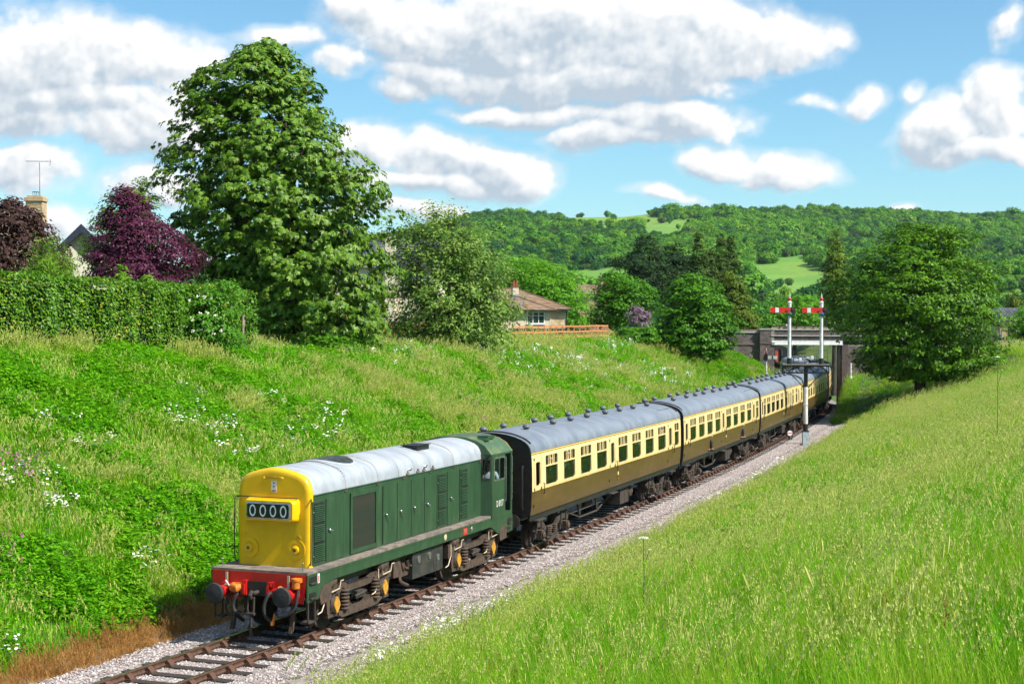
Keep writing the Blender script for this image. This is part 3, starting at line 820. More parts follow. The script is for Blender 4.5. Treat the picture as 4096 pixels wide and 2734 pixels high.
for sx in (-1, 1):                      # guard irons and steps hung below the beam
    b = MB(); b.prism([(.25, .85), (.33, .85), (.30, .45), (.20, .12), (.10, .14), (.20, .45)], 0, min(sx * .72, sx * .80), max(sx * .72, sx * .80))
    b.build('guard_iron', M['grime2'], loco)
    b = MB(); b.box(min(sx * 1.02, sx * 1.22), max(sx * 1.02, sx * 1.22), .12, .48, .38, .42); b.box(min(sx * 1.19, sx * 1.22), max(sx * 1.19, sx * 1.22), .12, .16, .38, .9); b.box(min(sx * 1.19, sx * 1.22), max(sx * 1.19, sx * 1.22), .44, .48, .38, .9)
    b.build('footstep', M['grime'], loco)

# nose
def ring(inset, y):
    pr = hood_prof(inset=inset); return [(x, y, z) for x, z in pr]
b = MB(); rings = [ring(.12, .70), ring(.085, .703), ring(.05, .714), ring(.022, .738), ring(.006, .78), ring(.0, .83), ring(.0, .86)]
b.loft(rings, 0, True, True, True); nose = b.build('nose', M['yellow'], loco)
# hood body, built as one shell behind the nose
b = MB(); lo = [(.95, 1.555), (.95, 3.20), (-.95, 3.20), (-.95, 1.555)]
b.prism(lo, 1, .8605, 11.30); b.build('hood_body', M['green'], loco)
# roof skin
def roof_sweep(y0, y1, mname, nm, off=.0, parent=loco, xr=(-.96, .96)):
    b = MB(); h = [p for p in hood_prof() if p[1] >= 3.19]
    h = [(x * (1 + off / .95), z + off) for x, z in h]
    rings = [[(x, y, z) for x, z in h] for y in (y0, y1)]
    b.loft(rings, 0, True, False, False)
    n = len(h); 
    return b.build(nm, M[mname], parent)
b = MB(); h = [p for p in hood_prof() if p[1] >= 3.2]
h = [(.955, 3.19)] + h + [(-.955, 3.19)]; h[1] = (.955, 3.22); h[-2] = (-.955, 3.22)
b.prism(h, 1, .862, 11.32, 0, True); roof = b.build('roof', M['hoodroof'], loco)
SEAM = mat('seam_rivets', (.50, .42, .16), (.25, .10, .05), .8, scale=30)
for y in (2.55, 4.34, 9.26):
    b = MB(); hh_ = [(x * 1.006, z + .006) for x, z in h]
    for a in range(len(hh_) - 1):
        b.add([(hh_[a][0], y - .03, hh_[a][1]), (hh_[a + 1][0], y - .03, hh_[a + 1][1]), (hh_[a + 1][0], y + .03, hh_[a + 1][1]), (hh_[a][0], y + .03, hh_[a][1])], [(0, 1, 2, 3)], 0, True)
    sm_ = b.build('roof_seam', M['hoodroof'], roof)
    rv = MB()
    for a in np.linspace(-.9, .9, 38):
        for dy in (-.022, .022): rv.ball((a * .999, y + dy, roof_z(a) + .010), .011, 5, 3)
    rv.build('rivets', SEAM if y > 3 else M['grime2'], sm_)
for y in (5.55, 6.55, 7.6):
    b = MB(); hh_ = [(x * 1.004, z + .004) for x, z in h if x > -.3]
    for a in range(len(hh_) - 1): b.add([(hh_[a][0], y - .006, hh_[a][1]), (hh_[a + 1][0], y - .006, hh_[a + 1][1]), (hh_[a + 1][0], y + .006, hh_[a + 1][1]), (hh_[a][0], y + .006, hh_[a][1])], [(0, 1, 2, 3)])
    b.build('roof_joint', M['steel'], roof)
# radiator fan grille set into the roof
b = MB(); N_ = 36; rad = .66
def rp(r_, t, up): x, y = r_ * math.cos(t), 3.42 + 1.0 * r_ * math.sin(t); return (x, y, roof_z(x) + up)
for r0, r1, u0, u1, mi_ in ((.0, .22, .012, .012, 0), (.22, .44, .012, .012, 0), (.44, .63, .012, .012, 0), (.63, .67, .03, .03, 1), (.67, .70, .03, .006, 1)):
    for k in range(N_):
        t0, t1 = 2 * math.pi * k / N_, 2 * math.pi * (k + 1) / N_
        b.add([rp(r0, t0, u0), rp(r0, t1, u0), rp(r1, t1, u1), rp(r1, t0, u1)], [(0, 1, 2, 3)] if r0 > 0 else [(0, 2, 3)], mi_, True)
fan = b.build('fan_opening', [M['black'], M['hoodroof']], roof)
b = MB()
for k in range(-8, 9):
    c = k * .075; L = math.sqrt(max(0, .63 ** 2 - c * c))
    b.tube([(x, 3.42 + c, roof_z(x) + .026) for x in np.linspace(-L, L, 9)], .007, 4); b.tube([(c, 3.42 + y, roof_z(c) + .034) for y in np.linspace(-L, L, 3)], .007, 4)
b.build('wire_guard', M['steel'], fan)
b = MB(); b.box(.14, .58, 7.55, 8.35, 3.70, 3.86); b.box(.10, .62, 7.5, 8.4, 3.86, 3.875); b.build('exhaust_hatch', M['black'], roof)
for (x, y, w_) in ((.955, 6.1, .1), (.955, 6.75, .1), (.955, 7.15, .1), (.955, 7.75, .1)):
    b = MB(); b.box(x, x + .025, y - w_, y + w_, 3.24, 3.275); b.box(x, x + .03, y - .02, y + .02, 3.22, 3.33); b.build('hinge', M['foot'], roof)
for y in (6.3, 7.3):
    b = MB(); b.tube(smooth_path([(.93, y - .1, 3.38), (.97, y - .07, 3.36), (.97, y + .07, 3.36), (.93, y + .1, 3.38)]), .012, 6); b.build('lifting_handle', M['steel'], roof)
b = MB(); b.tube([(.957, y, 3.205) for y in np.linspace(.87, 11.3, 3)], .018, 6); b.tube([(-.957, y, 3.205) for y in np.linspace(.87, 11.3, 3)], .018, 6); b.build('gutter', M['green'], loco)
for y in (2.52, 4.30, 5.85, 7.6, 9.25, 11.2):
    b = MB(); b.tube([(.96, y, 3.22), (1.0, y, 3.18), (.97, y - .08, 3.15)], .014, 5); b.build('roof_clip', M['rust'], roof)
# side doors, louvres and grille on both sides
def lever(parent, x, y, z, sx, down):
    b = MB(); b.ball((x + sx * .03, y, z), .035, 8, 5); b.tube([(x + sx * .045, y, z), (x + sx * .06, y + .10, z - .02 - .14 * down)], .016, 6); b.build('door_handle', M['steel'], parent)
def louvre(y0, y1, n, sx, z0=1.60, z1=3.07):
    x = sx * .95; b = MB()
    xa, xb = (x, x + sx * .018); b.box(min(xa, xb), max(xa, xb), y0, y1, z0, z1); pnl = b.build('louvre_door', M['green'], loco)
    nb = 3
    hb = (z1 - z0 - .10) / nb
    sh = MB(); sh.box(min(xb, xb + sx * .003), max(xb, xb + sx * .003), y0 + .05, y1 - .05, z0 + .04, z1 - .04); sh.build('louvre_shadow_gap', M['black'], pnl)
    for k in range(nb):
        za = z0 + .06 + k * (hb + .0); zb_ = za + hb - .06
        for i in range(n):
            zc = za + (i + .5) * (zb_ - za) / n; hsl = (zb_ - za) / n
            if i == 0 and k == 0:
                pass
            s_ = MB(); x1, x2 = xb + sx * .003, xb + sx * .03
            s_.add([(x1, y0 + .06, zc + hsl * .30), (x1, y1 - .06, zc + hsl * .30), (x2, y1 - .06, zc - hsl * .02), (x2, y0 + .06, zc - hsl * .02), (x2, y0 + .06, zc - hsl * .16), (x2, y1 - .06, zc - hsl * .16)], [(0, 1, 2, 3), (3, 2, 5, 4)])
            key = ('slat', round(y1 - y0, 2), sx, n)
            s_.build('slat', M['green'], pnl)
    for y in (y0 + .03,):
        for z in (z0 + .2, z1 - .25): hb_ = MB(); hb_.ball((xb + sx * .01, y, z), .022, 6, 4); hb_.build('hinge_boss', M['steel'], pnl)
for sx in (-1, 1):
    nn_ = 9 if sx > 0 else 4
    louvre(.80, 1.44, nn_, sx); louvre(8.05, 8.71, nn_, sx); louvre(9.67, 10.28, nn_, sx)
    for (y0, y1, hy) in ((1.49, 2.37, 1.62), (4.60, 5.44, 4.75), (5.465, 6.31, 5.62), (6.335, 7.17, 6.48), (7.195, 8.02, 7.34), (8.76, 9.60, 8.95)):
        b = MB(); xa, xb = sx * .95, sx * .966
        b.box(min(xa, xb), max(xa, xb), y0, y1, 1.60, 3.07); d_ = b.build('access_door', M['green'], loco)
        lever(d_, sx * .966, hy, 2.33, sx, 0 if hy < 2 else (1 if hy < 7 else .2))
        e_ = MB()
        for yy in (y0, y1):
            e_.box(min(sx * .95, sx * .968), max(sx * .95, sx * .968), yy - .010, yy + .004, 1.60, 3.07)
        e_.build('door_gap', M['black'], d_)
    b = MB(); xa, xb = sx * .95, sx * .985
    for (y0, y1, z0, z1) in ((2.74, 4.24, 2.98, 3.08), (2.74, 4.24, 1.60, 1.70), (2.74, 2.84, 1.70, 2.98), (4.14, 4.24, 1.70, 2.98)): b.box(min(xa, xb), max(xa, xb), y0, y1, z0, z1)
    gr = b.build('radiator_grille', M['green'], loco)
    b = MB(); b.box(min(sx * .95, sx * .954), max(sx * .95, sx * .954), 2.84, 4.14, 1.70, 2.98); b.build('grille_back', M['black'], gr)
    fm = MB(); fm.prism([(0, -.016), (sx * .02, -.004), (sx * .02, .006), (0, .016)], 2, 1.70, 2.98); fme = fm.mesh('fin', mat('grille_fin', (.022, .034, .020), (.04, .04, .022), .6, scale=3))
    for y in np.arange(2.87, 4.13, .047): link('fin', fme, gr, (sx * .956, y, 0))
# headcode box with its four noughts
def rrect(x0, x1, z0, z1, r_, n=5):
    out = []
    for cx, cz, a0 in ((x1 - r_, z1 - r_, 0), (x0 + r_, z1 - r_, 90), (x0 + r_, z0 + r_, 180), (x1 - r_, z0 + r_, 270)):
        for k in range(n + 1):
            a = R(a0 + 90 * k / n); out.append((cx + r_ * math.cos(a), cz + r_ * math.sin(a)))
    return out
b = MB(); b.loft([[(x, .72, z) for x, z in rrect(-.70, .70, 2.58, 3.14, .10)], [(x, .52, z) for x, z in rrect(-.66, .66, 2.61, 3.11, .09)], [(x, .455, z) for x, z in rrect(-.63, .63, 2.63, 3.09, .08)]], 0, False)
hb_ = b.build('headcode_box', M['yellow'], nose)
b = MB(); o_, i_r = rrect(-.585, .585, 2.665, 3.055, .07), rrect(-.545, .545, 2.70, 3.02, .05)
n_ = len(o_)
for k in range(n_):
    k2 = (k + 1) % n_
    b.add([(o_[k][0], .452, o_[k][1]), (o_[k2][0], .452, o_[k2][1]), (i_r[k2][0], .438, i_r[k2][1]), (i_r[k][0], .438, i_r[k][1])], [(0, 1, 2, 3)])
b.build('headcode_frame', M['steel'], hb_)
b = MB(); b.prism(i_r, 1, .440, .452); gl = b.build('headcode_glass', mat('headcode_black', (.008, .010, .010), None, .12, spec=.6), hb_)
for k, x in enumerate((-.40, -.133, .133, .40)):
    b = MB(); n_ = 24
    for a in range(n_):
        t0, t1 = 2 * math.pi * a / n_, 2 * math.pi * (a + 1) / n_
        f_ = lambda t, rx, rz: (x + rx * math.cos(t), .4385, 2.86 + rz * math.sin(t))
        b.add([f_(t0, .055, .098), f_(t1, .055, .098), f_(t1, .085, .138), f_(t0, .085, .138)], [(0, 1, 2, 3)])
    dg = b.build('headcode_digit', mat('digit_white', (.62, .74, .80), (.5, .62, .7), .5), hb_); dg['label'] = 'white numeral 0 on the headcode panel'
# nose fittings
for x in (-.615, .60):
    z = 1.96; b = MB()
    b.lathe([(.235, .0), (.235, -.03), (.15, -.035), (.13, -.02), (.10, -.02), (.09, -.075), (.055, -.09), (.0, -.09)], (x, .70, z), 1, 26)
    for k in range(4): b.ball((x + .07 * math.cos(k * 1.57 + .4), .625, z + .07 * math.sin(k * 1.57 + .4)), .02, 6, 4)
    mk = b.build('marker_light', M['yellow'], nose)
    b = MB(); b.lathe([(.045, -.085), (.035, -.095), (.0, -.088)], (x, .70, z), 1, 14); b.build('lens', M['black'], mk)
b = MB(); b.tube(smooth_path([(-.83, .66, 3.16), (-.80, .60, 3.16), (-.3, .60, 3.155), (.60, .60, 3.155), (.64, .66, 3.155)], 3), .014, 6); b.build('nose_handrail', M['grime'], nose)
for sx in (-1, 1):
    b = MB(); b.tube(smooth_path([(sx * .93, .80, 3.13), (sx * 1.00, .68, 3.10), (sx * 1.0, .66, 2.9), (sx * 1.0, .66, 1.75), (sx * .94, .74, 1.64)], 4), .016, 6); b.build('corner_handrail', M['grime'], nose)
b = MB(); b.box(-.055, .085, .694, .699, 3.27, 3.53); lb = b.build('warning_label', M['white'], nose)
b = MB(); b.add([(.03, .692, 3.44), (-.02, .692, 3.395), (.012, .692, 3.395), (-.005, .692, 3.345), (.05, .692, 3.41), (.018, .692, 3.41)], [(0, 1, 2), (2, 3, 4, 5), (0, 2, 5)])
b.add([(.015, .692, 3.51), (-.015, .692, 3.485), (.015, .692, 3.46), (.045, .692, 3.485)], [(0, 1, 2, 3)]); b.box(-.04, .07, .691, .693, 3.285, 3.297); b.box(-.04, .07, .691, .693, 3.31, 3.322); b.build('lightning_sign', mat('label_purple', (.22, .01, .06), None, .5), lb)
b = MB(); b.loft([[(x, .695 + .10 * max(0, (z - 3.62) / .2), z) for x, z in rrect(-.26, .26, 3.56, 3.735, .03)], [(x, .685 + .10 * max(0, (z - 3.62) / .2), z) for x, z in rrect(-.25, .25, 3.57, 3.73, .03)]], 0, False); hg = b.build('horn_panel', M['yellow'], nose)
b = MB()
for k in range(7): b.box(-.2, .2, .683 + .01 * k - .004, .69 + .01 * k, 3.60 + k * .017, 3.606 + k * .017)
b.build('horn_mesh', mat('horn_mesh_dark', (.35, .19, .01), None, .7), hg)
for (x, z) in ((-.72, 2.30), (.66, 2.28), (.70, 2.24)):
    b = MB(); b.ball((x, .695, z), .03, 7, 4); b.build('nose_boss', M['yellow'], nose)

# cab
CP = [(1.265, 3.35), (1.06, 3.60), (.82, 3.735), (.45, 3.83), (0, 3.865)]
cabp = CP + [(-x, z) for x, z in CP[::-1] if x > 0]
b = MB(); b.prism(cabp, 1, 11.32, 13.06); b.build('cab_roof', M['cabroof'], loco)
b = MB(); b.box(.55, .9, 12.0, 12.5, 3.75, 3.84); b.prism([(11.7, 3.72), (12.05, 3.72), (12.0, 3.79), (11.75, 3.82)], 0, .66, .95); b.build('roof_cowl', M['green'], loco)
Y0, Y1 = 11.40, 13.06
for sx in (-1, 1):
    xa, xb = (1.225, 1.265) if sx > 0 else (-1.265, -1.225)
    b = MB()
    wy0, wy1, wz0, wz1, dy0, dy1, dz0, dz1 = 11.58, 12.42, 2.58, 3.22, 12.48, 12.93, 1.57, 3.30
    for (y0, y1, z0, z1) in ((Y0, wy0, 1.435, 3.352), (wy0, wy1, 1.435, wz0), (wy0, wy1, wz1, 3.352), (wy1, dy0, 1.435, 3.352), (dy0, dy1, 1.435, dz0), (dy0, dy1, dz1, 3.352), (dy1, Y1, 1.435, 3.352)): b.box(xa, xb, y0, y1, z0, z1)
    # quarter panel between hood and cab side
    q0, q1 = (sx * .945, 11.285), (sx * 1.265, 11.40)
    def qp(t, z, off=0.0): return (q0[0] + (q1[0] - q0[0]) * t, q0[1] + (q1[1] - q0[1]) * t - off, z)
    for (t0, t1, z0, z1) in ((0, .16, 1.556, 3.352), (.16, .86, 1.556, 2.62), (.16, .86, 3.24, 3.352), (.86, 1, 1.556, 3.352)):
        b.add([qp(t0, z0), qp(t1, z0), qp(t1, z1), qp(t0, z1), qp(t0, z0, -.03), qp(t1, z0, -.03), qp(t1, z1, -.03), qp(t0, z1, -.03)], [(0, 1, 2, 3), (7, 6, 5, 4), (0, 4, 5, 1), (3, 2, 6, 7), (0, 3, 7, 4), (1, 5, 6, 2)])
    cs = b.build('cab_side', M['green'], loco)
    b = MB(); o1, i1 = rrect(wy0 - .035, wy1 + .035, wz0 - .035, wz1 + .035, .09), rrect(wy0 + .02, wy1 - .02, wz0 + .02, wz1 - .02, .06)
    xf = sx * 1.268
    for k in range(len(o1)):
        k2 = (k + 1) % len(o1); b.add([(xf, *o1[k]), (xf, *o1[k2]), (xf, *i1[k2]), (xf, *i1[k])], [(0, 1, 2, 3)])
    b.box(min(sx * 1.24, sx * 1.27), max(sx * 1.24, sx * 1.27), 11.99, 12.02, wz0, wz1); b.build('window_frame', M['steel'], cs)
    b = MB(); b.box(min(sx * 1.243, sx * 1.247), max(sx * 1.243, sx * 1.247), wy0, 12.0, wz0, wz1); b.build('cab_window', M['cabpane'], cs)
    b = MB(); b.add([qp(.14, 2.60, .012), qp(.88, 2.60, .012), qp(.88, 3.26, .012), qp(.14, 3.26, .012), qp(.20, 2.66, .012), qp(.82, 2.66, .012), qp(.82, 3.20, .012), qp(.20, 3.20, .012)], [(0, 1, 5, 4), (1, 2, 6, 5), (2, 3, 7, 6), (3, 0, 4, 7)]); b.build('quarter_window_seal', M['rubber'], cs)
    b = MB(); b.add([qp(.16, 2.62, -.01), qp(.86, 2.62, -.01), qp(.86, 3.24, -.01), qp(.16, 3.24, -.01)], [(0, 1, 2, 3)]); b.build('quarter_window', M['cabpane'], cs)
    b = MB(); b.tube([qp(.5, 3.24, .03), qp(.35, 2.95, .04), qp(.3, 2.8, .04)], .012, 5); b.build('wiper', M['black'], cs)
    for y in (dy0 - .03, dy1 + .03):
        b = MB(); b.tube(smooth_path([(sx * 1.265, y, 3.2), (sx * 1.30, y, 3.15), (sx * 1.30, y, 2.5), (sx * 1.30, y, 1.95), (sx * 1.265, y, 1.9)], 3), .013, 6); b.build('grab_rail', M['steel'], cs)
    num = text_mesh('D 8137', 'D 8137', .26, mat('number_white', (.78, .76, .68), None, .5), .002)
    o_ = link('cab_number', num, loco, (sx * 1.2685, 12.03, 1.86)); o_.rotation_euler = (R(90), 0, R(90) if sx > 0 else R(-90)); o_.scale = (.72, 1, 1)
    o_['label'] = 'white painted number D 8137'
b = MB(); b.box(-1.24, 1.24, 13.03, 13.075, 1.44, 3.35); b.prism(cabp, 1, 13.062, 13.08); b.build('cab_back', M['yellow'], loco)
b = MB(); b.box(-1.2, 1.2, 11.45, 13.0, 1.44, 1.56); b.box(-1.2, 1.2, 12.99, 13.02, 1.56, 3.3); b.box(-.9, .9, 11.33, 11.37, 1.56, 3.2); b.build('cab_interior', mat('cab_inside', (.05, .06, .05), (.03, .035, .03), .8), loco)
b = MB(); b.box(.45, .85, 12.1, 12.5, 2.0, 2.1); b.box(.45, .85, 12.48, 12.56, 2.1, 2.6); b.box(.6, .7, 12.25, 12.35, 1.56, 2.0); b.build('driver_seat', M['black'], loco)
b = MB(); b.box(.3, 1.0, 11.45, 11.7, 1.56, 2.45); b.build('control_desk', M['foot'], loco)
# fuel tank / battery boxes between the bogies
b = MB()
for sx in (-1, 1): b.box(min(sx * .45, sx * 1.13), max(sx * .45, sx * 1.13), 6.05, 8.05, .50, 1.17)
b.box(-.45, .45, 6.1, 8.0, .62, 1.1); tk = b.build('battery_box', mat('box_dark', (.018, .022, .02), (.05, .045, .035), .55, scale=3), loco)
for sx in (-1, 1):
    for (y, z) in ((6.45, .98), (7.15, .98), (7.72, .86)):
        b = MB(); b.lathe([(.0, sx * .012), (.075, sx * .012), (.095, sx * .02), (.095, 0)], (sx * 1.131, y, z), 0, 16); b.build('box_dial', M['steel'], tk)
    b = MB()
    b.box(min(sx * 1.131, sx * 1.137), max(sx * 1.131, sx * 1.137), 7.42, 7.435, .52, 1.15); b.box(min(sx * 1.131, sx * 1.137), max(sx * 1.131, sx * 1.137), 6.06, 8.0, .80, .812)
    b.build('box_seam', M['grime'], tk)
    b = MB(); rg = random.Random(5)
    for k in range(9): yy = 5.55 + rg.random() * .5; b.tube([(sx * (1.0 + rg.random() * .1), yy, .75 + rg.random() * .3), (sx * 1.02, yy + .12, .72 + rg.random() * .3), (sx * .95, yy + .18, .7)], .025 + .02 * rg.random(), 6)
    b.box(min(sx * .8, sx * 1.0), max(sx * .8, sx * 1.0), 5.55, 6.04, .62, 1.12)
    b.tube(smooth_path([(sx * 1.0, 5.5, .72), (sx * 1.05, 5.45, .55), (sx * 1.1, 5.6, .45), (sx * 1.12, 5.75, .40)]), .05, 7); b.build('air_equipment', M['grime2'], loco)
bogie_loco(loco, 2.94); bogie_loco(loco, 10.40, True)
# ------------------------------------------------------------------ carriages
SIDE = [(1.22, 1.330), (1.45, 1.360), (1.95, 1.384), (2.05, 1.386), (2.66, 1.378), (3.0, 1.362), (3.16, 1.345)]
def sx_at(z): return float(np.interp(z, [a for a, _ in SIDE], [b for _, b in SIDE]))
LEN = 19.66
TSO = dict(win=[(1.32, 2.58), (3.22, 4.48), (5.12, 6.38), (7.06, 8.32), (9.86, 11.12), (11.80, 13.06), (13.78, 15.04), (15.76, 17.02)], door=[(.34, .80), (8.84, 9.32), (17.6, 18.04)], small=[(18.56, 19.30)])
BSK = dict(win=[(2.34, 3.70), (4.28, 5.66), (6.22, 7.60), (8.22, 9.52), (10.24, 11.52)], door=[(.36, .74), (11.92, 12.36), (12.92, 13.36), (17.12, 17.56)], small=[(1.04, 1.84), (13.92, 14.66), (15.72, 16.54), (18.60, 19.30)])
ROOFP = [(1.345, 3.16), (1.345, 3.20), (1.325, 3.30), (1.27, 3.40), (1.17, 3.495), (1.02, 3.58), (.82, 3.655), (.58, 3.715), (.30, 3.755), (0, 3.768)]
ROOFS = ROOFP + [(-x, z) for x, z in ROOFP[::-1] if x > 0]
def croof_z(x): return float(np.interp(abs(x), [p[0] for p in ROOFP[::-1]], [p[1] for p in ROOFP[::-1]]))
WZ0, WZ1, WT = 2.045, 3.0, 2.66

def side_panel(sx, spec, z0, z1, holes):
    """a curved side sheet between two heights with openings left out; y measured from the coach's centre"""
    ysb = sorted(set([-LEN / 2, LEN / 2] + [v for h in holes for v in h[:2]]))
    zsb = sorted(set([z0, z1] + [z for z, _ in SIDE if z0 < z < z1] + [z for h in holes for z in h[2:4] if z0 < z < z1]))
    b = MB(); V = {}
    idx = lambda i, j: i * len(zsb) + j
    vs = [(sx * sx_at(z), y, z) for y in ysb for z in zsb]; fs = []
    for i in range(len(ysb) - 1):
        ym = (ysb[i] + ysb[i + 1]) / 2
        for j in range(len(zsb) - 1):
            zm = (zsb[j] + zsb[j + 1]) / 2
            if any(h[0] < ym < h[1] and h[2] < zm < h[3] for h in holes): continue
            fs.append((idx(i, j), idx(i + 1, j), idx(i + 1, j + 1), idx(i, j + 1)))
    b.add(vs, fs)
    return b
def win_frame(w, z0, z1, sx, transom, bars, r_=.07):
    """rounded frame proud of the side, with transom and sliding lights; centred on y=0"""
    b = MB(); o_, i_ = rrect(-w / 2 - .035, w / 2 + .035, z0 - .035, z1 + .035, r_ + .03, 4), rrect(-w / 2 + .012, w / 2 - .012, z0 + .012, z1 - .012, r_, 4)
    n = len(o_)
    P_ = lambda q_, off: (sx * (sx_at(q_[1]) + off), q_[0], q_[1])
    for k in range(n):
        k2 = (k + 1) % n
        b.add([P_(o_[k], .004), P_(o_[k2], .004), P_(i_[k2], .008), P_(i_[k], .008), P_(i_[k2], -.035), P_(i_[k], -.035)], [(0, 1, 2, 3), (3, 2, 4, 5)], 0)
    def bar(y0, y1, za, zb, d=.006):
        b.add([P_((y0, za), d), P_((y1, za), d), P_((y1, zb), d), P_((y0, zb), d), P_((y0, za), -.03), P_((y1, za), -.03), P_((y1, zb), -.03), P_((y0, zb), -.03)], [(0, 1, 2, 3), (0, 4, 5, 1), (3, 2, 6, 7), (0, 3, 7, 4), (1, 5, 6, 2)], 0)
    if transom: bar(-w / 2, w / 2, transom - .022, transom + .022)
    for y, ww in bars: bar(y - ww / 2, y + ww / 2, transom, z1, .003)
    return b
_mesh_cache = {}
def win_meshes(w, z0, z1, sx, transom, bars):
    key = (round(w, 3), z0, z1, sx, transom, tuple(bars))
    if key not in _mesh_cache:
        f = win_frame(w, z0, z1, sx, transom, bars).mesh('window', M['cream'])
        p = MB(); zt = [z0, transom or (z0 + z1) / 2, z1]
        X_ = lambda z: sx * (sx_at(z) - .028)
        p.add([(X_(z), y, z) for z in zt for y in (-w / 2, w / 2)], [(0, 1, 3, 2), (2, 3, 5, 4)])
        _mesh_cache[key] = (f, p.mesh('pane', M['pane']))
    return _mesh_cache[key]

def low_pane(sx):
    key = ('low', sx)
    if key not in _mesh_cache:
        p = MB(); X_ = lambda z: sx * (sx_at(z) - .028)
        p.add([(X_(z), y, z) for z in (WZ0, WT) for y in (-.63, .63)], [(0, 1, 3, 2)]); p.add([(X_(z), y, z) for z in (WT, WZ1) for y in (-.63, -.14)], [(0, 1, 3, 2)]); p.add([(X_(z), y, z) for z in (WT, WZ1) for y in (.14, .63)], [(0, 1, 3, 2)])
        _mesh_cache[key] = p.mesh('pane', M['pane'])
    return _mesh_cache[key]

def coach_bogie(parent, yc):
    g = empty('bogie', (0, yc, 0), parent=parent)
    if 'cb' not in _mesh_cache:
        w = MB()
        for sx in (-1, 1): w.lathe([(0, sx * .07), (.1, sx * .07), (.12, sx * .03), (.39, sx * .02), (.42, sx * .06), (.457, sx * .06), (.457, -sx * .05), (.485, -sx * .06), (.485, -sx * .075), (0, -sx * .075)], (sx * .7525, 0, .457), 0, 24)
        w.cyl((-.7, 0, .457), (.7, 0, .457), .075, 8)
        f = MB(); f.prism([(-1.85, .70), (-1.6, .84), (-.95, .86), (-.7, .74), (-.5, .60), (.5, .60), (.7, .74), (.95, .86), (1.6, .84), (1.85, .70), (1.85, .60), (1.62, .58), (1.62, .36), (1.50, .36), (1.48, .66), (1.1, .68), (1.08, .36), (.96, .36), (.96, .66), (.6, .50), (.5, .46), (-.5, .46), (-.6, .50), (-.96, .66), (-.96, .36), (-1.08, .36), (-1.1, .68), (-1.48, .66), (-1.50, .36), (-1.62, .36), (-1.62, .58), (-1.85, .60)], 0, -.04, .04)
        f.box(-.06, .12, -.62, .62, .24, .30); f.box(-.02, .10, -.5, -.44, .24, .60); f.box(-.02, .10, .44, .5, .24, .60)
        for a in (-1.56, -1.03, 1.03, 1.56): f.cyl((.06, a, .5), (.06, a, .95), .035, 8)
        ax = MB(); ax.box(-.10, .14, -.14, .14, .34, .60); ax.lathe([(.10, .0), (.12, .05), (.08, .08), (0, .08)], (.13, 0, .46), 0, 12)
        sp = MB()
        for k in range(5): sp.box(-.06, .08, -.5 + .07 * k, .5 - .07 * k, .20 - .0 + .028 * k - .02, .225 + .028 * k - .02)
        cs = MB()
        for k in range(5): cs.lathe([(.075 + .028 * math.cos(t), .028 * math.sin(t)) for t in np.linspace(0, 2 * math.pi, 7)], (0, 0, .34 + .062 * k), 2, 10)
        st = MB(); st.box(-.15, .12, -.38, .38, 1.0, 1.05); st.box(-.1, -.05, -.3, -.26, .8, 1.0); st.box(-.1, -.05, .26, .3, .8, 1.0)
        _mesh_cache['cb'] = [m_.mesh(n_, M[mt]) for m_, n_, mt in ((w, 'wheelset', 'grime'), (f, 'side_frame', 'grime'), (ax, 'axle_box', 'grime2'), (sp, 'leaf_spring', 'grime'), (cs, 'coil_spring', 'grime2'), (st, 'bogie_step', 'grime'))]
    w, f, ax, sp, cs, st = _mesh_cache['cb']
    for a in (-1.295, 1.295): link('wheelset', w, g, (0, a, 0))
    for sx in (-1, 1):
        o = link('side_frame', f, g, (sx * 1.06, 0, 0), 0 if sx > 0 else math.pi)
        for a in (-1.295, 1.295): link('axle_box', ax, o, (.06, a, 0))
        for a in (-.28, .28): link('coil_spring', cs, o, (.06, a, 0))
        link('leaf_spring', sp, o, (.06, 0, 0))
    return g

def seat_mesh():
    if 'seat' not in _mesh_cache:
        b = MB(); b.box(-.5, .5, -.25, .25, 1.55, 1.70); b.box(-.5, .5, -.06, .06, 1.70, 2.42)
        _mesh_cache['seat'] = b.mesh('seat', mat('seat_moquette', (.07, .055, .04), (.04, .05, .035), .9, scale=12))
    return _mesh_cache['seat']

VENT = MB(); VENT.lathe([(.085, 0), (.085, .05), (.10, .06), (.13, .09), (.12, .14), (.08, .18), (.0, .195)], (0, 0, 0), 2, 12)
VENTM = VENT.mesh('roof_vent', mat('vent_grey', (.11, .12, .135), (.08, .085, .095), .6))
HANDLE = MB(); HANDLE.tube([(0, 0, .17), (.05, 0, .16), (.05, 0, -.16), (0, 0, -.17)], .014, 6); HM = HANDLE.mesh('grab_handle', M['black'])
LEVER = MB(); LEVER.box(0, .02, -.02, .02, -.05, .05); LEVER.box(.02, .035, -.08, .012, -.012, .012); LM = LEVER.mesh('door_lever', M['black'])
HINGE = MB(); HINGE.box(0, .02, -.028, .028, -.04, .04); HGM = HINGE.mesh('door_hinge', M['black'])
EMB = MB()
EMB.lathe([(0, .004), (.12, .004), (.12, 0)], (0, 0, 0), 0, 20, 0); EMB.lathe([(0, .006), (.085, .006), (.085, .003)], (0, 0, 0), 0, 16, 1); EMB.lathe([(0, .008), (.045, .008), (.045, .005)], (0, 0, 0), 0, 12, 2); EMB.box(0, .004, -.05, .05, -.25, -.13, 0); EMB.box(.004, .006, -.03, .03, -.21, -.15, 1)
EMBM = EMB.mesh('crest', [M['black'], M['lining'], M['white']])
ROOFV = [(-.62, [1.0, 2.9, 6.1, 7.9, 10.0, 12.6, 14.6, 16.8]), (.42, [2.2, 5.0, 7.0, 9.0, 11.4, 13.4, 15.4, 17.6])]

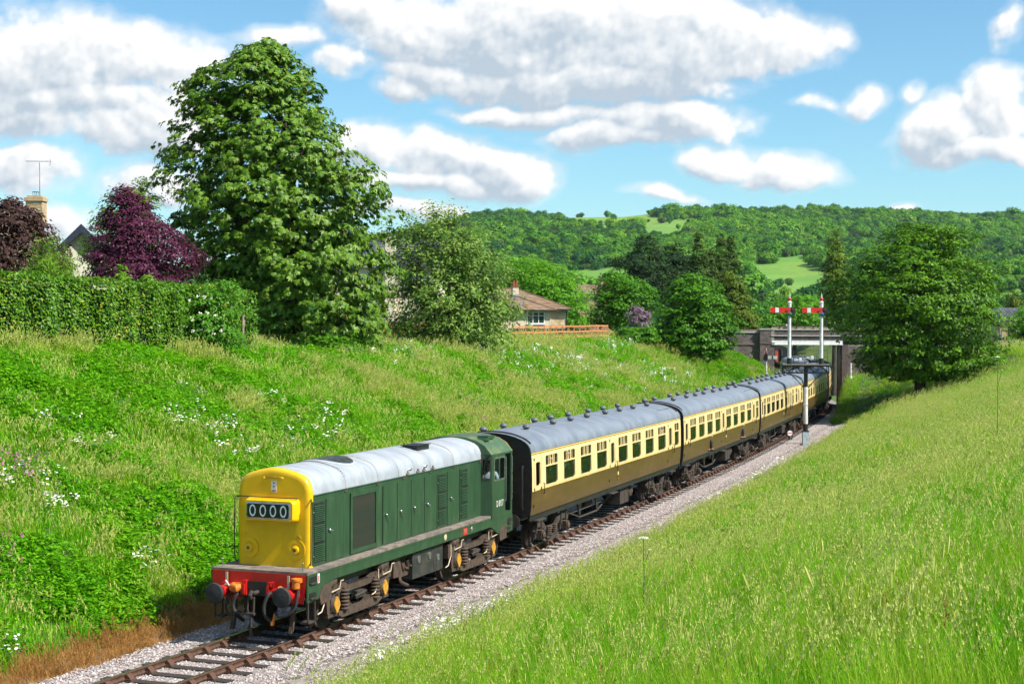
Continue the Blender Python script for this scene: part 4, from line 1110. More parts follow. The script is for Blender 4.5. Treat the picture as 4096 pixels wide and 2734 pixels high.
def coach(s0, spec, label, near=True, first=False, endcol='black', group='brown and cream carriages of the train', dark=False):
    p, th = track(s0 + LEN / 2); pa, _ = track(s0 + 2.75); pb, _ = track(s0 + LEN - 2.75); th = math.atan2(-(pb[0] - pa[0]), pb[1] - pa[1])
    mid = (pa + pb) / 2
    c = empty('railway_carriage', (mid[0], mid[1], 0), th, label, 'carriage', group)
    H2 = LEN / 2
    holes_u = [(a - H2, b - H2, WZ0, WZ1) for a, b in spec['win'] + spec['small']] + [(a - H2, b - H2, 2.10, 2.86) for a, b in spec['door']]
    for sx in (1, -1):
        side_panel(sx, spec, 1.95, 3.16, holes_u).build('upper_panel', M['cream'], c)
        side_panel(sx, spec, 1.22, 1.95, []).build('lower_panel', M['brown'], c)
        if sx < 0 and not near: continue
        for (za, zb, m_, off, nm) in ((3.115, 3.14, 'lining', .004, 'cantrail_line'), (1.955, 1.975, 'lining', .004, 'waist_line'), (1.935, 1.9549, 'black', .003, 'waist_line_edge'), (3.10, 3.1149, 'black', .003, 'cantrail_line_edge')):
            b = MB(); b.add([(sx * (sx_at(za) + off), -H2, za), (sx * (sx_at(za) + off), H2, za), (sx * (sx_at(zb) + off), H2, zb), (sx * (sx_at(zb) + off), -H2, zb)], [(0, 1, 2, 3)]); b.build(nm, M[m_], c)
        for k, (a, b_) in enumerate(spec['win']):
            w = b_ - a; f, pn = win_meshes(1.26 if w < 1.3 else 1.36, WZ0, WZ1, sx, WT, ((-.14, .07), (.14, .07), (-.30, .03), (.30, .03)))
            o = link('window', f, c, (0, (a + b_) / 2 - H2, 0)); link('pane', pn if not (first and sx > 0 and k in (0, 1, 7)) else low_pane(sx), o)
        for (a, b_) in spec['small']:
            f, pn = win_meshes(round(b_ - a, 2), WZ0, WZ1, sx, WT, ((0, .05),)); o = link('window', f, c, (0, (a + b_) / 2 - H2, 0)); link('pane', pn, o)
        for di, (a, b_) in enumerate(spec['door']):
            yc_ = (a + b_) / 2 - H2; d = empty('door', (0, yc_, 0), parent=c)
            key = ('door', sx)
            if key not in _mesh_cache:
                X_ = lambda z, off: sx * (sx_at(z) + off)
                gp = MB()
                for y in (-.36, .36):
                    zs_ = [1.24, 1.45, 1.95, 2.05, 2.66, 3.0, 3.11]
                    gp.add([(X_(z, .002), y + dy, z) for z in zs_ for dy in (-.008, .008)], [(2 * k, 2 * k + 1, 2 * k + 3, 2 * k + 2) for k in range(len(zs_) - 1)])
                _mesh_cache[key] = gp.mesh('door_gap', M['black'])
            link('door_gap', _mesh_cache[key], d)
            f, pn = win_meshes(.46, 2.10, 2.86, sx, None, ())
            o = link('droplight', f, d)
            if not (near and di == 0): link('pane', pn, o)
            link('grab_handle', HM, d, (sx * sx_at(2.0), .50, 1.98), 0 if sx > 0 else math.pi); link('door_lever', LM, d, (sx * sx_at(2.0), .30, 2.0), 0 if sx > 0 else math.pi)
            for z in (1.5, 2.02, 2.95): link('door_hinge', HGM, d, (sx * sx_at(z), -.37, z), 0 if sx > 0 else math.pi)
        cr = link('crest', EMBM, c, (sx * (sx_at(1.67) + .001), 9.86 - H2, 1.67), 0 if sx > 0 else math.pi)
        sb = MB(); xs_ = (1.20, 1.27) if sx > 0 else (-1.27, -1.20); sb.box(*xs_, -H2 + .1, H2 - .1, 1.02, 1.219); sb.build('solebar', M['black'], c)
    # roof
    b = MB(); ny = 9
    b.loft([[(x, y, z) for x, z in ROOFS] for y in np.linspace(-H2 - .06, H2 + .06, ny)], 0, True, False, False)
    rf = b.build('roof', M['croof'], c)
    for x, l_ in ROOFV:
        for y in l_: link('roof_vent', VENTM, rf, (x, y - H2, croof_z(x) - .01))
    for sg in (-1, 1):
        b = MB()
        b.tube([(x, sg * (H2 - .25), croof_z(x) + .03) for x in np.linspace(-.5, 1.25, 12)], .02, 5); b.tube([(x, sg * (H2 - .18), croof_z(x) + .03) for x in np.linspace(-.5, 1.25, 12)], .02, 5); b.build('roof_pipe', M['black'], rf)
    b = MB(); b.tube([(1.0, y, croof_z(1.0) + .02) for y in (H2 - 2.6, H2 - .6)], .018, 5); b.build('rain_strip', M['croof'], rf)
    gt = MB(); gt.tube([(1.352, -H2, 3.185), (1.352, H2, 3.185)], .016, 5); gt.build('gutter', M['croof'], rf)
    # ends with gangway
    EP = [(sx_at(z), z) for z, _ in SIDE] + ROOFP[1:]; EP = EP + [(-x, z) for x, z in EP[::-1] if x > 0]
    for sg in (-1, 1):
        b = MB(); b.prism(EP, 1, min(sg * H2, sg * (H2 + .05)), max(sg * H2, sg * (H2 + .05))); e = b.build('carriage_end', M['black'], c)
        b = MB(); g_o, g_i = rrect(-.56, .56, 1.2, 3.55, .3, 4), rrect(-.40, .40, 1.25, 3.35, .2, 4)
        n = len(g_o)
        for k, (y0, y1) in enumerate(((.05, .12), (.13, .20), (.21, .29))):
            for kk in range(n):
                k2 = (kk + 1) % n
                A = lambda q_, y: (q_[0], sg * (H2 + y), q_[1])
                b.add([A(g_o[kk], y0), A(g_o[k2], y0), A(g_o[k2], y1), A(g_o[kk], y1), A(g_i[kk], y1), A(g_i[k2], y1)], [(0, 1, 2, 3), (3, 2, 5, 4)])
        b.add([A(q_, .06) for q_ in g_i], [list(range(n))]); b.build('gangway', M['rubber'], e)
        for x in (-1.1, 1.1):
            hb = MB(); hb.tube(smooth_path([(x, sg * (H2 + .05), 2.75), (x, sg * (H2 + .14), 2.68), (x, sg * (H2 + .14), 2.2), (x, sg * (H2 + .14), 1.5), (x, sg * (H2 + .05), 1.42)], 3), .035, 6); hb.build('end_handrail', M['black'], e)
        for x in (-.8635, .8635):
            bf = MB(); bf.lathe([(.11, 0), (.11, sg * .22), (.08, sg * .23), (.08, sg * .27), (.22, sg * .28), (.22, sg * .30), (0, sg * .31)], (x, sg * H2, 1.055), 1, 14); bf.build('buffer', M['grime'], e)
        hp = MB(); hp.tube(smooth_path([(.45, sg * (H2 + .05), 1.1), (.47, sg * (H2 + .25), .9), (.40, sg * (H2 + .3), .6), (.25, sg * (H2 + .32), .5)]), .04, 6); hp.build('vacuum_hose', M['rubber'], e)
    # inside
    b = MB(); b.box(-1.30, 1.30, -H2 + .02, H2 - .02, 1.24, 1.30); b.build('floor', M['grime2'], c)
    b = MB(); b.box(-1.28, 1.28, -H2 + .02, H2 - .02, 3.14, 3.16); b.build('ceiling', M['cream'], c)
    for y in (1.05, 8.6, 9.6, 17.35, 18.3):
        b = MB(); b.box(-1.28, 1.28, y - H2 - .02, y - H2 + .02, 1.30, 3.14); b.build('partition', mat('veneer', (.20, .10, .04), (.14, .07, .03), .5), c)
    sm_ = seat_mesh()
    for (a, b_) in spec['win']:
        for y in (a - .05, b_ + .05):
            for x in (-.72, .72): link('seat', sm_, c, (x, y - H2, 0))
    # underframe gear
    b = MB(); b.box(-.9, .9, -H2 + .1, H2 - .1, 1.04, 1.21); b.build('underframe', M['black'], c)
    for sx in (-1, 1):
        b = MB(); x0, x1 = (.55, 1.12) if sx > 0 else (-1.12, -.55)
        b.box(x0, x1, 1.2, 2.4, .38, 1.0)
        bb = b.build('battery_box', M['grime'], c)
        for y in (1.35, 1.8, 2.25):
            r_ = MB(); r_.box(*((1.12, 1.13) if sx > 0 else (-1.13, -1.12)), y - .02, y + .02, .40, .98); r_.build('box_rib', M['grime2'], bb)
        b = MB(); b.tube([(sx * .6, 3.1, .72), (sx * .85, 3.1, .72), (sx * 1.02, 3.1, .72), (sx * 1.08, 3.1, .72)], [.28, .28, .22, .08], 14); b.build('vacuum_cylinder', M['grime2'], c)
        for y in (-3.6, -1.5):
            b = MB(); b.prism([(y - .25, 1.04), (y + .25, 1.04), (y + .05, .42), (y - .05, .42)], 0, *sorted((sx * .98, sx * 1.02))); b.build('truss_bracket', M['black'], c)
        b = MB(); b.tube([(sx * 1.0, -6.0, 1.0), (sx * 1.0, -3.6, .45), (sx * 1.0, -1.5, .45), (sx * 1.0, 1.0, 1.0)], .035, 6); b.build('truss_rod', M['grime'], c)
        for y in (-H2 + .9, 0 - .5, H2 - 1.4):
            b = MB(); b.box(*sorted((sx * 1.12, sx * 1.42)), y - .4, y + .4, .98, 1.02); b.build('footboard', M['grime'], c)
    b = MB(); b.lathe([(0, 0), (.18, .02), (.2, .1), (.2, .9), (.18, .98), (0, 1)], (.2, -.9, .6), 1, 12); b.build('brake_reservoir', M['grime'], c)
    coach_bogie(c, -7.08); coach_bogie(c, 7.08)
    return c
C0 = 14.42; PITCHC = LEN + .60
coaches = [coach(C0, TSO, 'brown and cream carriage coupled directly behind the green locomotive', True, True)]
coaches.append(coach(C0 + PITCHC, TSO, 'second brown and cream carriage, with all its windows shut tight', True))
coaches.append(coach(C0 + 2 * PITCHC, BSK, 'third brown and cream carriage, just left of the tall white signal post', False))
coaches.append(coach(C0 + 3 * PITCHC, TSO, 'fourth carriage, half in tree shade just right of the signal post', False))
coaches.append(coach(C0 + 4 * PITCHC, TSO, 'fifth carriage, disappearing under the brick bridge', False))
coaches.append(coach(C0 + 5 * PITCHC, TSO, 'last carriage, curving away in the shadow beyond the bridge', False))
# ------------------------------------------------------------------ bricks
def ramp_island(name, cols, inst=False):
    m = bpy.data.materials.new(name); m.use_nodes = True; t = m.node_tree; q = NT(t); b = t.nodes['Principled BSDF']
    src = q.n('ShaderNodeObjectInfo').outputs['Random'] if inst else q.n('ShaderNodeNewGeometry').outputs['Random Per Island']
    cr = q.n('ShaderNodeValToRGB'); q.l(src, cr.inputs[0]); cr.color_ramp.interpolation = 'CONSTANT'
    e = cr.color_ramp.elements
    while len(e) > 1: e.remove(e[-1])
    e[0].position = 0; e[0].color = (*cols[0], 1)
    for k, c in enumerate(cols[1:]): e.new((k + 1) / len(cols)).color = (*c, 1)
    g = q.n('ShaderNodeNewGeometry')
    c2 = q.mix(q.ss(q.noise(g.outputs['Position'], 1.3, 5), .45, .7, 0, .5), cr.outputs[0], (.20, .18, .165, 1))
    q.l(c2, b.inputs['Base Color']); b.inputs['Roughness'].default_value = .8
    return m
BR = [(.085, .070, .070), (.11, .08, .075), (.13, .085, .07), (.075, .068, .074), (.15, .09, .072), (.10, .085, .08), (.17, .13, .11), (.065, .055, .055)]
M['brick_i'] = ramp_island('engineering_brick', BR); M['brick_o'] = ramp_island('engineering_brick_single', BR, True)
BW, BH = .225, .075
def brick_box(b, x0, x1, z0, z1, yf, yb): b.add([(x0, yf, z0), (x1, yf, z0), (x1, yf, z1), (x0, yf, z1), (x0, yb, z0), (x1, yb, z0), (x1, yb, z1), (x0, yb, z1)], [(0, 1, 2, 3), (0, 4, 5, 1), (3, 2, 6, 7), (0, 3, 7, 4), (1, 5, 6, 2)])
bk = MB(); brick_box(bk, -.108, .108, -.033, .033, 0, .06); BRICKM = bk.mesh('brick', M['brick_o'])
BR_LEFT = [300]
def brickwork(parent, x0, x1, z0, z1, y, singles=False):
    """courses of bricks standing 6 mm proud of the mortar on a wall facing -y"""
    b = MB(); rng = random.Random(int(x0 * 100 + z0 * 37)); row = 0; z = z0
    while z + .04 < z1:
        zt = min(z + BH - .008, z1); x = x0 - (BW / 2 if row % 2 else 0)
        while x < x1:
            a, c = max(x, x0), min(x + BW - .009, x1)
            if c - a > .04:
                if singles and BR_LEFT[0] > 0 and c - a > .2 and z > 2.3:
                    o = link('brick', BRICKM, parent, ((a + c) / 2, y - .006 - rng.uniform(0, .003), (z + zt) / 2)); BR_LEFT[0] -= 1
                else: brick_box(b, a, c, z, zt, y - .006 - rng.uniform(0, .004), y + .05)
            x += BW
        z += BH; row += 1
    me = b.mesh('brickwork', M['brick_i']); o = link('brickwork', me, parent); o['kind'] = 'stuff'
    return o

# ------------------------------------------------------------------ road bridge
pb_, tb_ = track(106)
BSK_ = .30
bridge = empty('road_bridge', (pb_[0], pb_[1], 0), tb_ + BSK_, 'dark brick road bridge with white girder that the train passes under', 'bridge')
def bwall(nm, x0, x1, y0, y1, z0, z1, m='mortar', par=None):
    b = MB(); b.box(x0, x1, y0, y1, z0, z1); return b.build(nm, M[m], par or bridge)
w = bwall('wing_wall', -16.0, -5.05, .35, .95, -.5, 6.35); brickwork(w, -14.0, -5.05, 1.9, 6.30, .35)
bwall('wing_coping', -16.0, -5.07, .26, 1.05, 6.352, 6.48, 'concrete', w)
bwall('string_course', -16.0, -5.07, .27, .349, 5.32, 5.48, 'brick', w)
w = bwall('abutment_pier', -5.04, -3.80, 0, 1.2, -.5, 6.62); brickwork(w, -5.04, -3.80, 1.2, 5.42, 0, True); brickwork(w, -5.04, -4.10, 5.48, 6.56, 0, True)
bwall('pier_cap', -5.12, -3.95, -.07, .8, 6.622, 6.74, 'concrete', w); bwall('pier_string', -5.09, -3.78, -.06, -.001, 5.42, 5.52, 'brick', w)
w = bwall('right_abutment', 2.0, 6.4, 0, .9, -.5, 5.30); brickwork(w, 2.0, 6.4, 1.2, 5.28, 0)
for nm_, x_ in (('inner_wall', -4.6), ('inner_wall', 2.12)):
    b = MB(); b.box(x_, x_ + .5, .25, 8.0, -.5, 5.34); o_ = b.build(nm_, M['brick'], bridge); o_.rotation_euler = (0, 0, -BSK_ + .04)
w = bwall('parapet', -4.09, 6.2, .06, .55, 5.72, 6.60); brickwork(w, -4.09, 6.2, 6.20, 6.58, .06); brickwork(w, -4.09, 6.2, 5.72, 6.08, .06)
bwall('parapet_coping', -3.94, 6.25, -.02, .62, 6.602, 6.70, 'concrete', w); bwall('parapet_ledge', -4.08, 6.22, -.06, .055, 6.08, 6.18, 'concrete', w)
bwall('girder', -4.02, 2.25, -.03, .25, 5.34, 5.70, 'white'); bwall('girder_flange', -4.02, 2.25, -.10, -.031, 5.34, 5.38, 'white')
bwall('deck', -4.6, 8.2, .3, 9.0, 5.36, 5.70, 'black')
bwall('far_parapet', -16, 6.2, 8.6, 9.0, 5.72, 6.60, 'brick'); bwall('road_surface', -16, 6.2, .96, 8.59, 5.705, 5.75, 'concrete')
tf = empty('platform_fence', tuple(pb_ + np.array([-.8, 12.0, 0])), tb_, 'cream panelled fence with dark posts seen above the bridge parapet', 'fence')
for k in range(12):
    b = MB(); b.box(-5.6 + k * .78, -4.86 + k * .78, 0, .04, 6.55, 6.92); b.build('fence_panel', M['cream'], tf)
    b = MB(); b.box(-4.855 + k * .78, -4.78 + k * .78, -.04, .08, 5.0, 7.0); b.build('fence_post', M['grime2'], tf)
b = MB(); b.box(-5.6, 3.8, -.03, .07, 6.93, 7.0); b.build('top_rail', M['grime2'], tf)

# ------------------------------------------------------------------ signals
q0 = CAM + ray(3225, 1738) * ((.22 - CAM[2]) / ray(3225, 1738)[2]); tsg = track(64)[1]
sig = empty('bracket_signal', (q0[0], q0[1], 0), tsg + .28, 'white post bracket signal carrying two red arms with white stripes', 'signal')
b = MB(); b.box(-.19, .19, -.19, .19, -.3, .58); b.build('plinth', mat('pale_blue_plinth', (.45, .55, .58), (.3, .36, .38), .8, scale=6), sig)
b = MB(); b.cyl((0, 0, .58), (0, 0, 1.06), .145, 16); b.box(-.2, .2, -.2, .2, .58, .63); b.build('post_base', M['black'], sig)
b = MB(); b.tube([(0, 0, 1.06), (0, 0, 3.32)], [.135, .125], 18); b.lathe([(.135, 0), (.15, .02), (.15, .06), (.135, .08)], (0, 0, 2.2), 2, 16); b.build('post', M['signal_white'], sig)
b = MB(); b.tube([(0, 0, 3.32), (0, 0, 4.7)], [.13, .12], 16); b.build('post_top', M['black'], sig)
b = MB(); b.box(-1.45, 1.42, -.38, .38, 4.66, 4.71); b.build('platform', M['oldwood'], sig)
b = MB()
for y in (-.3, .3):
    b.box(-1.42, 1.38, y - .03, y + .03, 4.56, 4.65); b.box(-1.42, 1.38, y - .03, y + .03, 4.14, 4.22)
    xs_ = np.linspace(-1.36, 1.32, 8)
    for k in range(7): b.tube([(xs_[k], y, 4.2 if k % 2 else 4.6), (xs_[k + 1], y, 4.6 if k % 2 else 4.2)], .025, 5)
    for x in (-1.38, 1.34): b.box(x - .03, x + .03, y - .03, y + .03, 4.14, 4.65)
b.build('truss', M['black'], sig)
for sx in (-1, 1):
    b = MB(); b.tube([(sx * .12, 0, 3.25), (sx * .5, 0, 3.7), (sx * 1.0, 0, 4.16)], .03, 6); b.build('bracket_strut', M['black'], sig)
b = MB()
for x in (-1.4, -.7, 0, .7, 1.38):
    b.tube([(x, .36, 4.7), (x, .36, 5.55)], .014, 5)
for z in (5.15, 5.55): b.tube([(-1.4, .36, z), (1.38, .36, z)], .014, 5)
b.build('handrail', M['black'], sig)
def doll(x, lens):
    d = MB(); d.tube([(x, 0, 4.7), (x, 0, 8.18)], [.12, .085], 14); o = d.build('signal_mast', M['signal_white'], sig)
    d = MB(); d.tube([(x, 0, 4.7), (x, 0, 5.08)], [.15, .14], 12); d.build('mast_foot', M['black'], o)
    d = MB(); d.lathe([(.11, 0), (.11, .28), (.15, .30), (.09, .36), (.06, .42)], (x, 0, 8.18), 2, 12); d.build('mast_cap', M['signal_white'], o)
    d = MB(); d.ball((x, 0, 8.68), .11, 12, 8); d.build('finial_ball', M['arm_red'], o)
    d = MB(); d.lathe([(.05, 0), (.045, .06), (.0, .34)], (x, 0, 8.77), 2, 8); d.build('finial_spike', M['signal_white'], o)
    d = MB(); d.box(x - 1.20, x + .02, -.17, -.15, 7.86, 8.17); a = d.build('signal_arm', M['arm_red'], sig)
    d = MB(); d.box(x - .90, x - .68, -.176, -.1705, 7.862, 8.168); d.build('white_stripe', M['white'], a)
    d = MB(); d.tube([(x - .2, -.18, 7.93), (x - .05, -.18, 8.05)], .02, 5); d.box(x - .28, x - .18, -.19, -.171, 7.90, 7.98); d.build('arm_bracket', M['black'], a)
    d = MB()
    d.prism([(x - .12, 7.70), (x + .06, 7.62), (x + .22, 7.72), (x + .32, 7.95), (x + .30, 8.18), (x + .06, 8.20), (x - .02, 8.0)], 1, -.15, -.10); sp_ = d.build('spectacle', M['black'], a)
    for (dx, dz, m_) in ((.02, 7.79, lens), (.17, 8.05, 'darklens')):
        d = MB(); d.lathe([(0, -.02), (.085, -.018), (.10, -.01), (.10, 0)], (x + dx, -.151, dz), 1, 14); d.build('lens', M[m_], sp_)
    d = MB(); d.box(x + .1, x + .3, .0, .2, 7.75, 8.0); d.build('lamp', M['black'], o)
    d = MB(); d.tube([(x + .13, .1, 4.8), (x + .16, .05, 7.8)], .012, 5); d.tube([(x - .1, .0, 7.4), (x + .4, .0, 7.38)], .02, 5); d.build('down_rod', M['grime'], o)
    d = MB()
    for yy in (.24, .56): d.tube([(x + .12, yy, 4.72), (x + .12, yy, 7.7)], .010, 4)
    for z in np.arange(4.9, 7.7, .28): d.tube([(x + .12, .24, z), (x + .12, .56, z)], .008, 4)
    d.build('ladder', M['black'], o)
doll(-1.02, 'greenlens'); doll(.93, 'bluelens')
for (x, z) in ((-.38, 4.98), (.34, 5.12)):
    d = MB(); d.lathe([(0, -.10), (.10, -.09), (.12, 0), (.09, .06), (0, .08)], (x, -.2, z), 1, 14); d.tube([(x - .35, -.2, z - .02), (x, -.2, z)], .04, 6); d.build('balance_weight', M['signal_white'], sig)
g0 = hit_ground(3160, 1750)
ds = empty('ground_disc_signal', (g0[0], g0[1], gz(g0[0], g0[1])), tsg + .45, 'small white disc signal with red bar standing low beside the track', 'signal')
b = MB(); b.lathe([(0, -.02), (.165, -.02), (.17, -.01), (.17, 0)], (0, -.12, .46), 1, 22); dd = b.build('disc', M['white'], ds)
b = MB(); b.box(-.15, .15, -.146, -.1405, .435, .485); b.build('red_bar', M['arm_red'], dd)
b = MB(); b.box(-.13, .13, -.10, .16, .28, .55); b.tube([(0, 0, .0), (0, 0, .3)], .06, 8); b.box(-.18, .18, -.15, .15, -.02, .05); b.tube([(.12, 0, .4), (.22, 0, .3), (.2, .1, .05)], .03, 6); b.build('lamp_case', M['black'], ds)
def small_signal(px, py, h, arm, label, depth):
    p_ = at(px, py, depth); zg = p_[2]
    s_ = empty('signal_post', (p_[0], p_[1], 0), tb_, label, 'signal')
    b = MB(); b.tube([(0, 0, zg - 1.2), (0, 0, zg + h)], [.09, .075], 10); b.build('post', M['signal_white'], s_)
    b = MB(); b.lathe([(.14, 0), (.14, .15), (.1, .2)], (0, 0, zg - .02), 2, 10); b.build('post_foot', M['signal_white'], s_)
    if arm:
        z = zg + h - .15
        b = MB(); b.box(.16, .92, -.12, -.10, z - .2, z + .06); a = b.build('signal_arm', M['white'], s_)
        b = MB(); b.box(.46, .58, -.126, -.1205, z - .198, z + .058); b.build('black_stripe', M['black'], a)
        b = MB(); b.lathe([(0, -.05), (.12, -.05), (.14, 0), (.12, .06)], (-.14, 0, z - .12), 1, 12); b.box(-.2, .1, -.1, .1, z - .35, z + .15); b.build('spectacle', M['black'], s_)
        b = MB(); b.tube([(0, 0, zg + h), (0, 0, zg + h + .15)], .1, 8); b.build('cap', M['black'], s_)
        b = MB(); b.ball((0, 0, zg + h + .24), .085, 10, 6); b.build('finial_ball', M['arm_red'], s_)
        b = MB(); b.lathe([(.035, 0), (0, .3)], (0, 0, zg + h + .3), 2, 6); b.build('finial_spike', M['signal_white'], s_)
small_signal(3066, 1487, 1.65, True, 'short white post with a white signal arm in front of the bridge pier', 134)
small_signal(3404, 1502, 1.3, False, 'plain white post standing under the round tree right of the bridge', 132)

# ------------------------------------------------------------------ buildings
def frame_at(px, depth, z=0.0):
    p_ = at(px, 1285, depth); return (p_[0], p_[1], z)
def roof_tiles(parent, A, B, C, D, rows, tw, m, limit=300, th=.03):
    """lapped tiles on a roof slope; A,B eaves left/right, D,C ridge left/right"""
    A, B, C, D = map(Vector, (A, B, C, D)); nrm = (B - A).cross(D - A).normalized(); 
    if nrm.z < 0: nrm = -nrm
    made = 0; rng = random.Random(3); cache = {}
    up = ((D + C) / 2 - (A + B) / 2).normalized()
    for r_ in range(rows):
        t0, t1 = r_ / rows, (r_ + 1) / rows
        L0, R0 = A.lerp(D, t0), B.lerp(C, t0); L1, R1 = A.lerp(D, t1), B.lerp(C, t1)
        n = max(1, int(round((R0 - L0).length / tw)))
        for k in range(n):
            a, b_ = (k + .012) / n, (k + .988) / n
            lift = nrm * (th * (1 + .25 * rng.random()))
            vs = [L0.lerp(R0, a) + lift, L0.lerp(R0, b_) + lift, L1.lerp(R1, b_) + nrm * .006, L1.lerp(R1, a) + nrm * .006, L0.lerp(R0, a) - nrm * .01, L0.lerp(R0, b_) - nrm * .01]
            t_ = MB(); t_.add(vs, [(0, 1, 2, 3), (0, 4, 5, 1)])
            me = bpy.data.meshes.new('roof_tile'); me.from_pydata([tuple(v) for v in vs], [], [(0, 1, 2, 3), (4, 5, 1, 0)]); me.materials.append(m); me.update()
            link('roof_tile', me, parent)
M['tile_o'] = ramp_island('stone_tile_single', [(.20, .125, .07), (.25, .155, .085), (.17, .105, .06), (.29, .18, .095), (.21, .14, .085)], True)
M['slate_o'] = ramp_island('slate_single', [(.060, .065, .085), (.075, .08, .10), (.05, .055, .075), (.085, .085, .11)], True)
M['stone_o'] = ramp_island('stone_single', [(.50, .36, .20), (.56, .43, .27), (.44, .30, .16), (.60, .48, .33), (.48, .38, .25)], True)
def stones(parent, x0, x1, z0, z1, y, sh=.19, sw=.38):
    rng = random.Random(9); z = z0
    b = MB(); brick_box(b, -.5, .5, -.5, .5, 0, .6); me = b.mesh('stone', M['stone_o'])
    while z < z1 - .05:
        h_ = min(sh * rng.uniform(.8, 1.25), z1 - z); x = x0
        while x < x1 - .05:
            w_ = min(sw * rng.uniform(.55, 1.4), x1 - x)
            o = link('stone', me, parent, (x + w_ / 2, y - .012 - rng.uniform(0, .012), z + h_ / 2)); o.scale = (w_ - .02, .05, h_ - .02)
            x += w_
        z += h_
def window_part(parent, x0, x1, z0, z1, y, nx=3, m='white', transom=None):
    b = MB(); t_ = .07
    b.box(x0, x1, y - .05, y + .02, z0, z0 + t_); b.box(x0, x1, y - .05, y + .02, z1 - t_, z1)
    for k in range(nx + 1):
        xx = x0 + (x1 - x0 - t_) * k / nx; b.box(xx, xx + t_, y - .045, y + .02, z0 + t_, z1 - t_)
    if transom: b.box(x0 + t_, x1 - t_, y - .04, y + .02, transom, transom + .05)
    o = b.build('window', M[m], parent)
    for k in range(nx):
        xa = x0 + (x1 - x0 - t_) * k / nx + t_; xb = x0 + (x1 - x0 - t_) * (k + 1) / nx
        p_ = MB(); p_.add([(xa, y - .01, z0 + t_), (xb, y - .01, z0 + t_), (xb, y - .01, z1 - t_), (xa, y - .01, z1 - t_)], [(0, 1, 2, 3)]); p_.build('pane', M['houseglass'], o)
    s_ = MB(); s_.box(x0 - .08, x1 + .08, y - .12, y - .051, z0 - .07, z0); s_.build('sill', M[m], o)
    return o
def chimney(parent, x0, x1, y0, y1, z0, z1, m='stone', pots=1, cap='stone', potm='brickred'):
    b = MB(); b.box(x0, x1, y0, y1, z0, z1); c = b.build('chimney', M[m], parent)
    b = MB(); b.box(x0 - .06, x1 + .06, y0 - .06, y1 + .06, z1, z1 + .14); b.build('chimney_cap', M[cap], c)
    for k in range(pots):
        xx = x0 + (x1 - x0) * (k + .5) / pots
        b = MB(); b.lathe([(.14, 0), (.12, .4), (.14, .42), (.14, .48)], (xx, (y0 + y1) / 2, z1 + .14), 2, 10); b.build('chimney_pot', M[potm], c)
    return c
M['brickred'] = mat('red_brick', (.30, .06, .035), (.22, .045, .03), .8)

# bungalow (seen square on; x to the right, y away)
S_ = 148.0; k_ = FPX / S_
def bx_(px): return (px - 2120) / k_
def bz_(py): return CAM[2] + (1284 - py) / k_
bung = empty('stone_bungalow', frame_at(2120, S_), YAW + .28, 'stone bungalow with brown tiled hip roof and white framed window', 'house')
eave, gnd = bz_(1234), 5.6
b = MB(); b.box(bx_(1960), bx_(2270), 0, 7.5, gnd, eave); main = b.build('wall', M['stone2'], bung); stones(main, bx_(2190), bx_(2268), 6.2, eave, 0)
b = MB(); b.box(bx_(1960), bx_(2187), -1.5, -.02, gnd, eave - .06); wing = b.build('wall', M['stone2'], bung)
stones(wing, bx_(2180), bx_(2187), 6.2, eave - .06, -1.5, .3, .3)
window_part(wing, bx_(2087), bx_(2160), bz_(1293), bz_(1246), -1.5, 3, 'white', bz_(1262))
b = MB(); b.box(bx_(2268) + .06, bx_(2268) + .14, -.12, -.04, gnd, eave); b.build('downpipe', M['black'], bung)
e0 = .45
A, B_ = Vector((bx_(1940), -e0, eave)), Vector((bx_(2268) + e0, -e0, eave)); C_, D_ = Vector((bx_(2122), 3.9, bz_(1153))), Vector((bx_(2030), 3.9, bz_(1153)))
Bb = Vector((B_.x, 8.0, eave)); Ab = Vector((A.x, 8.0, eave))
b = MB(); b.add([A, B_, C_, D_, Bb, Ab], [(0, 1, 2, 3), (1, 4, 2), (4, 5, 3, 2), (5, 0, 3)]); b.add([A, B_, Bb, Ab], [(3, 2, 1, 0)]); rf_ = b.build('roof', M['tile'], bung)
roof_tiles(rf_, A.lerp(B_, .30), B_, C_, D_, 13, .42, M['tile_o'])
A2, B2 = Vector((bx_(1950), -1.95, eave - .1)), Vector((bx_(2187) + e0, -1.95, eave - .1)); T2 = Vector((bx_(2060), 1.0, bz_(1180))); L2 = Vector((bx_(2020), 1.0, bz_(1180)))
B2b = Vector((B2.x, 1.5, eave - .1))
b = MB(); b.add([A2, B2, T2, L2, B2b], [(0, 1, 2, 3), (1, 4, 2)]); b.add([A2 - Vector((0, 0, .1)), B2 - Vector((0, 0, .1)), B2b - Vector((0, 0, .1))], [(0, 1, 2)]); rf2 = b.build('roof', M['tile'], bung)
roof_tiles(rf2, A2.lerp(B2, .3), B2, T2, L2, 9, .42, M['tile_o'])
b = MB(); b.tube([tuple(B_ + Vector((0, 0, .02))), tuple(C_ + Vector((0, 0, .04)))], .08, 6); b.tube([tuple(C_ + Vector((0, 0, .04))), tuple(D_ + Vector((0, 0, .04)))], .08, 6); b.tube([tuple(B2 + Vector((0, 0, .02))), tuple(T2 + Vector((0, 0, .04)))], .08, 6); b.build('ridge_tiles', M['tile'], bung)
b = MB(); b.box(A2.x, B2.x, -2.03, -1.95, eave - .22, eave - .10); b.box(B2.x + .01, B_.x, -e0 - .07, -e0, eave - .12, eave); b.build('gutter', M['black'], bung)
ch_ = chimney(bung, bx_(2055), bx_(2079), .6, 1.3, bz_(1185), bz_(1146), 'stone2', 2, 'brickred')
b = MB(); b.box(bx_(2055) - .05, bx_(2079) + .05, .5, 1.35, bz_(1186), bz_(1177)); b.build('flashing', M['lead'], ch_)
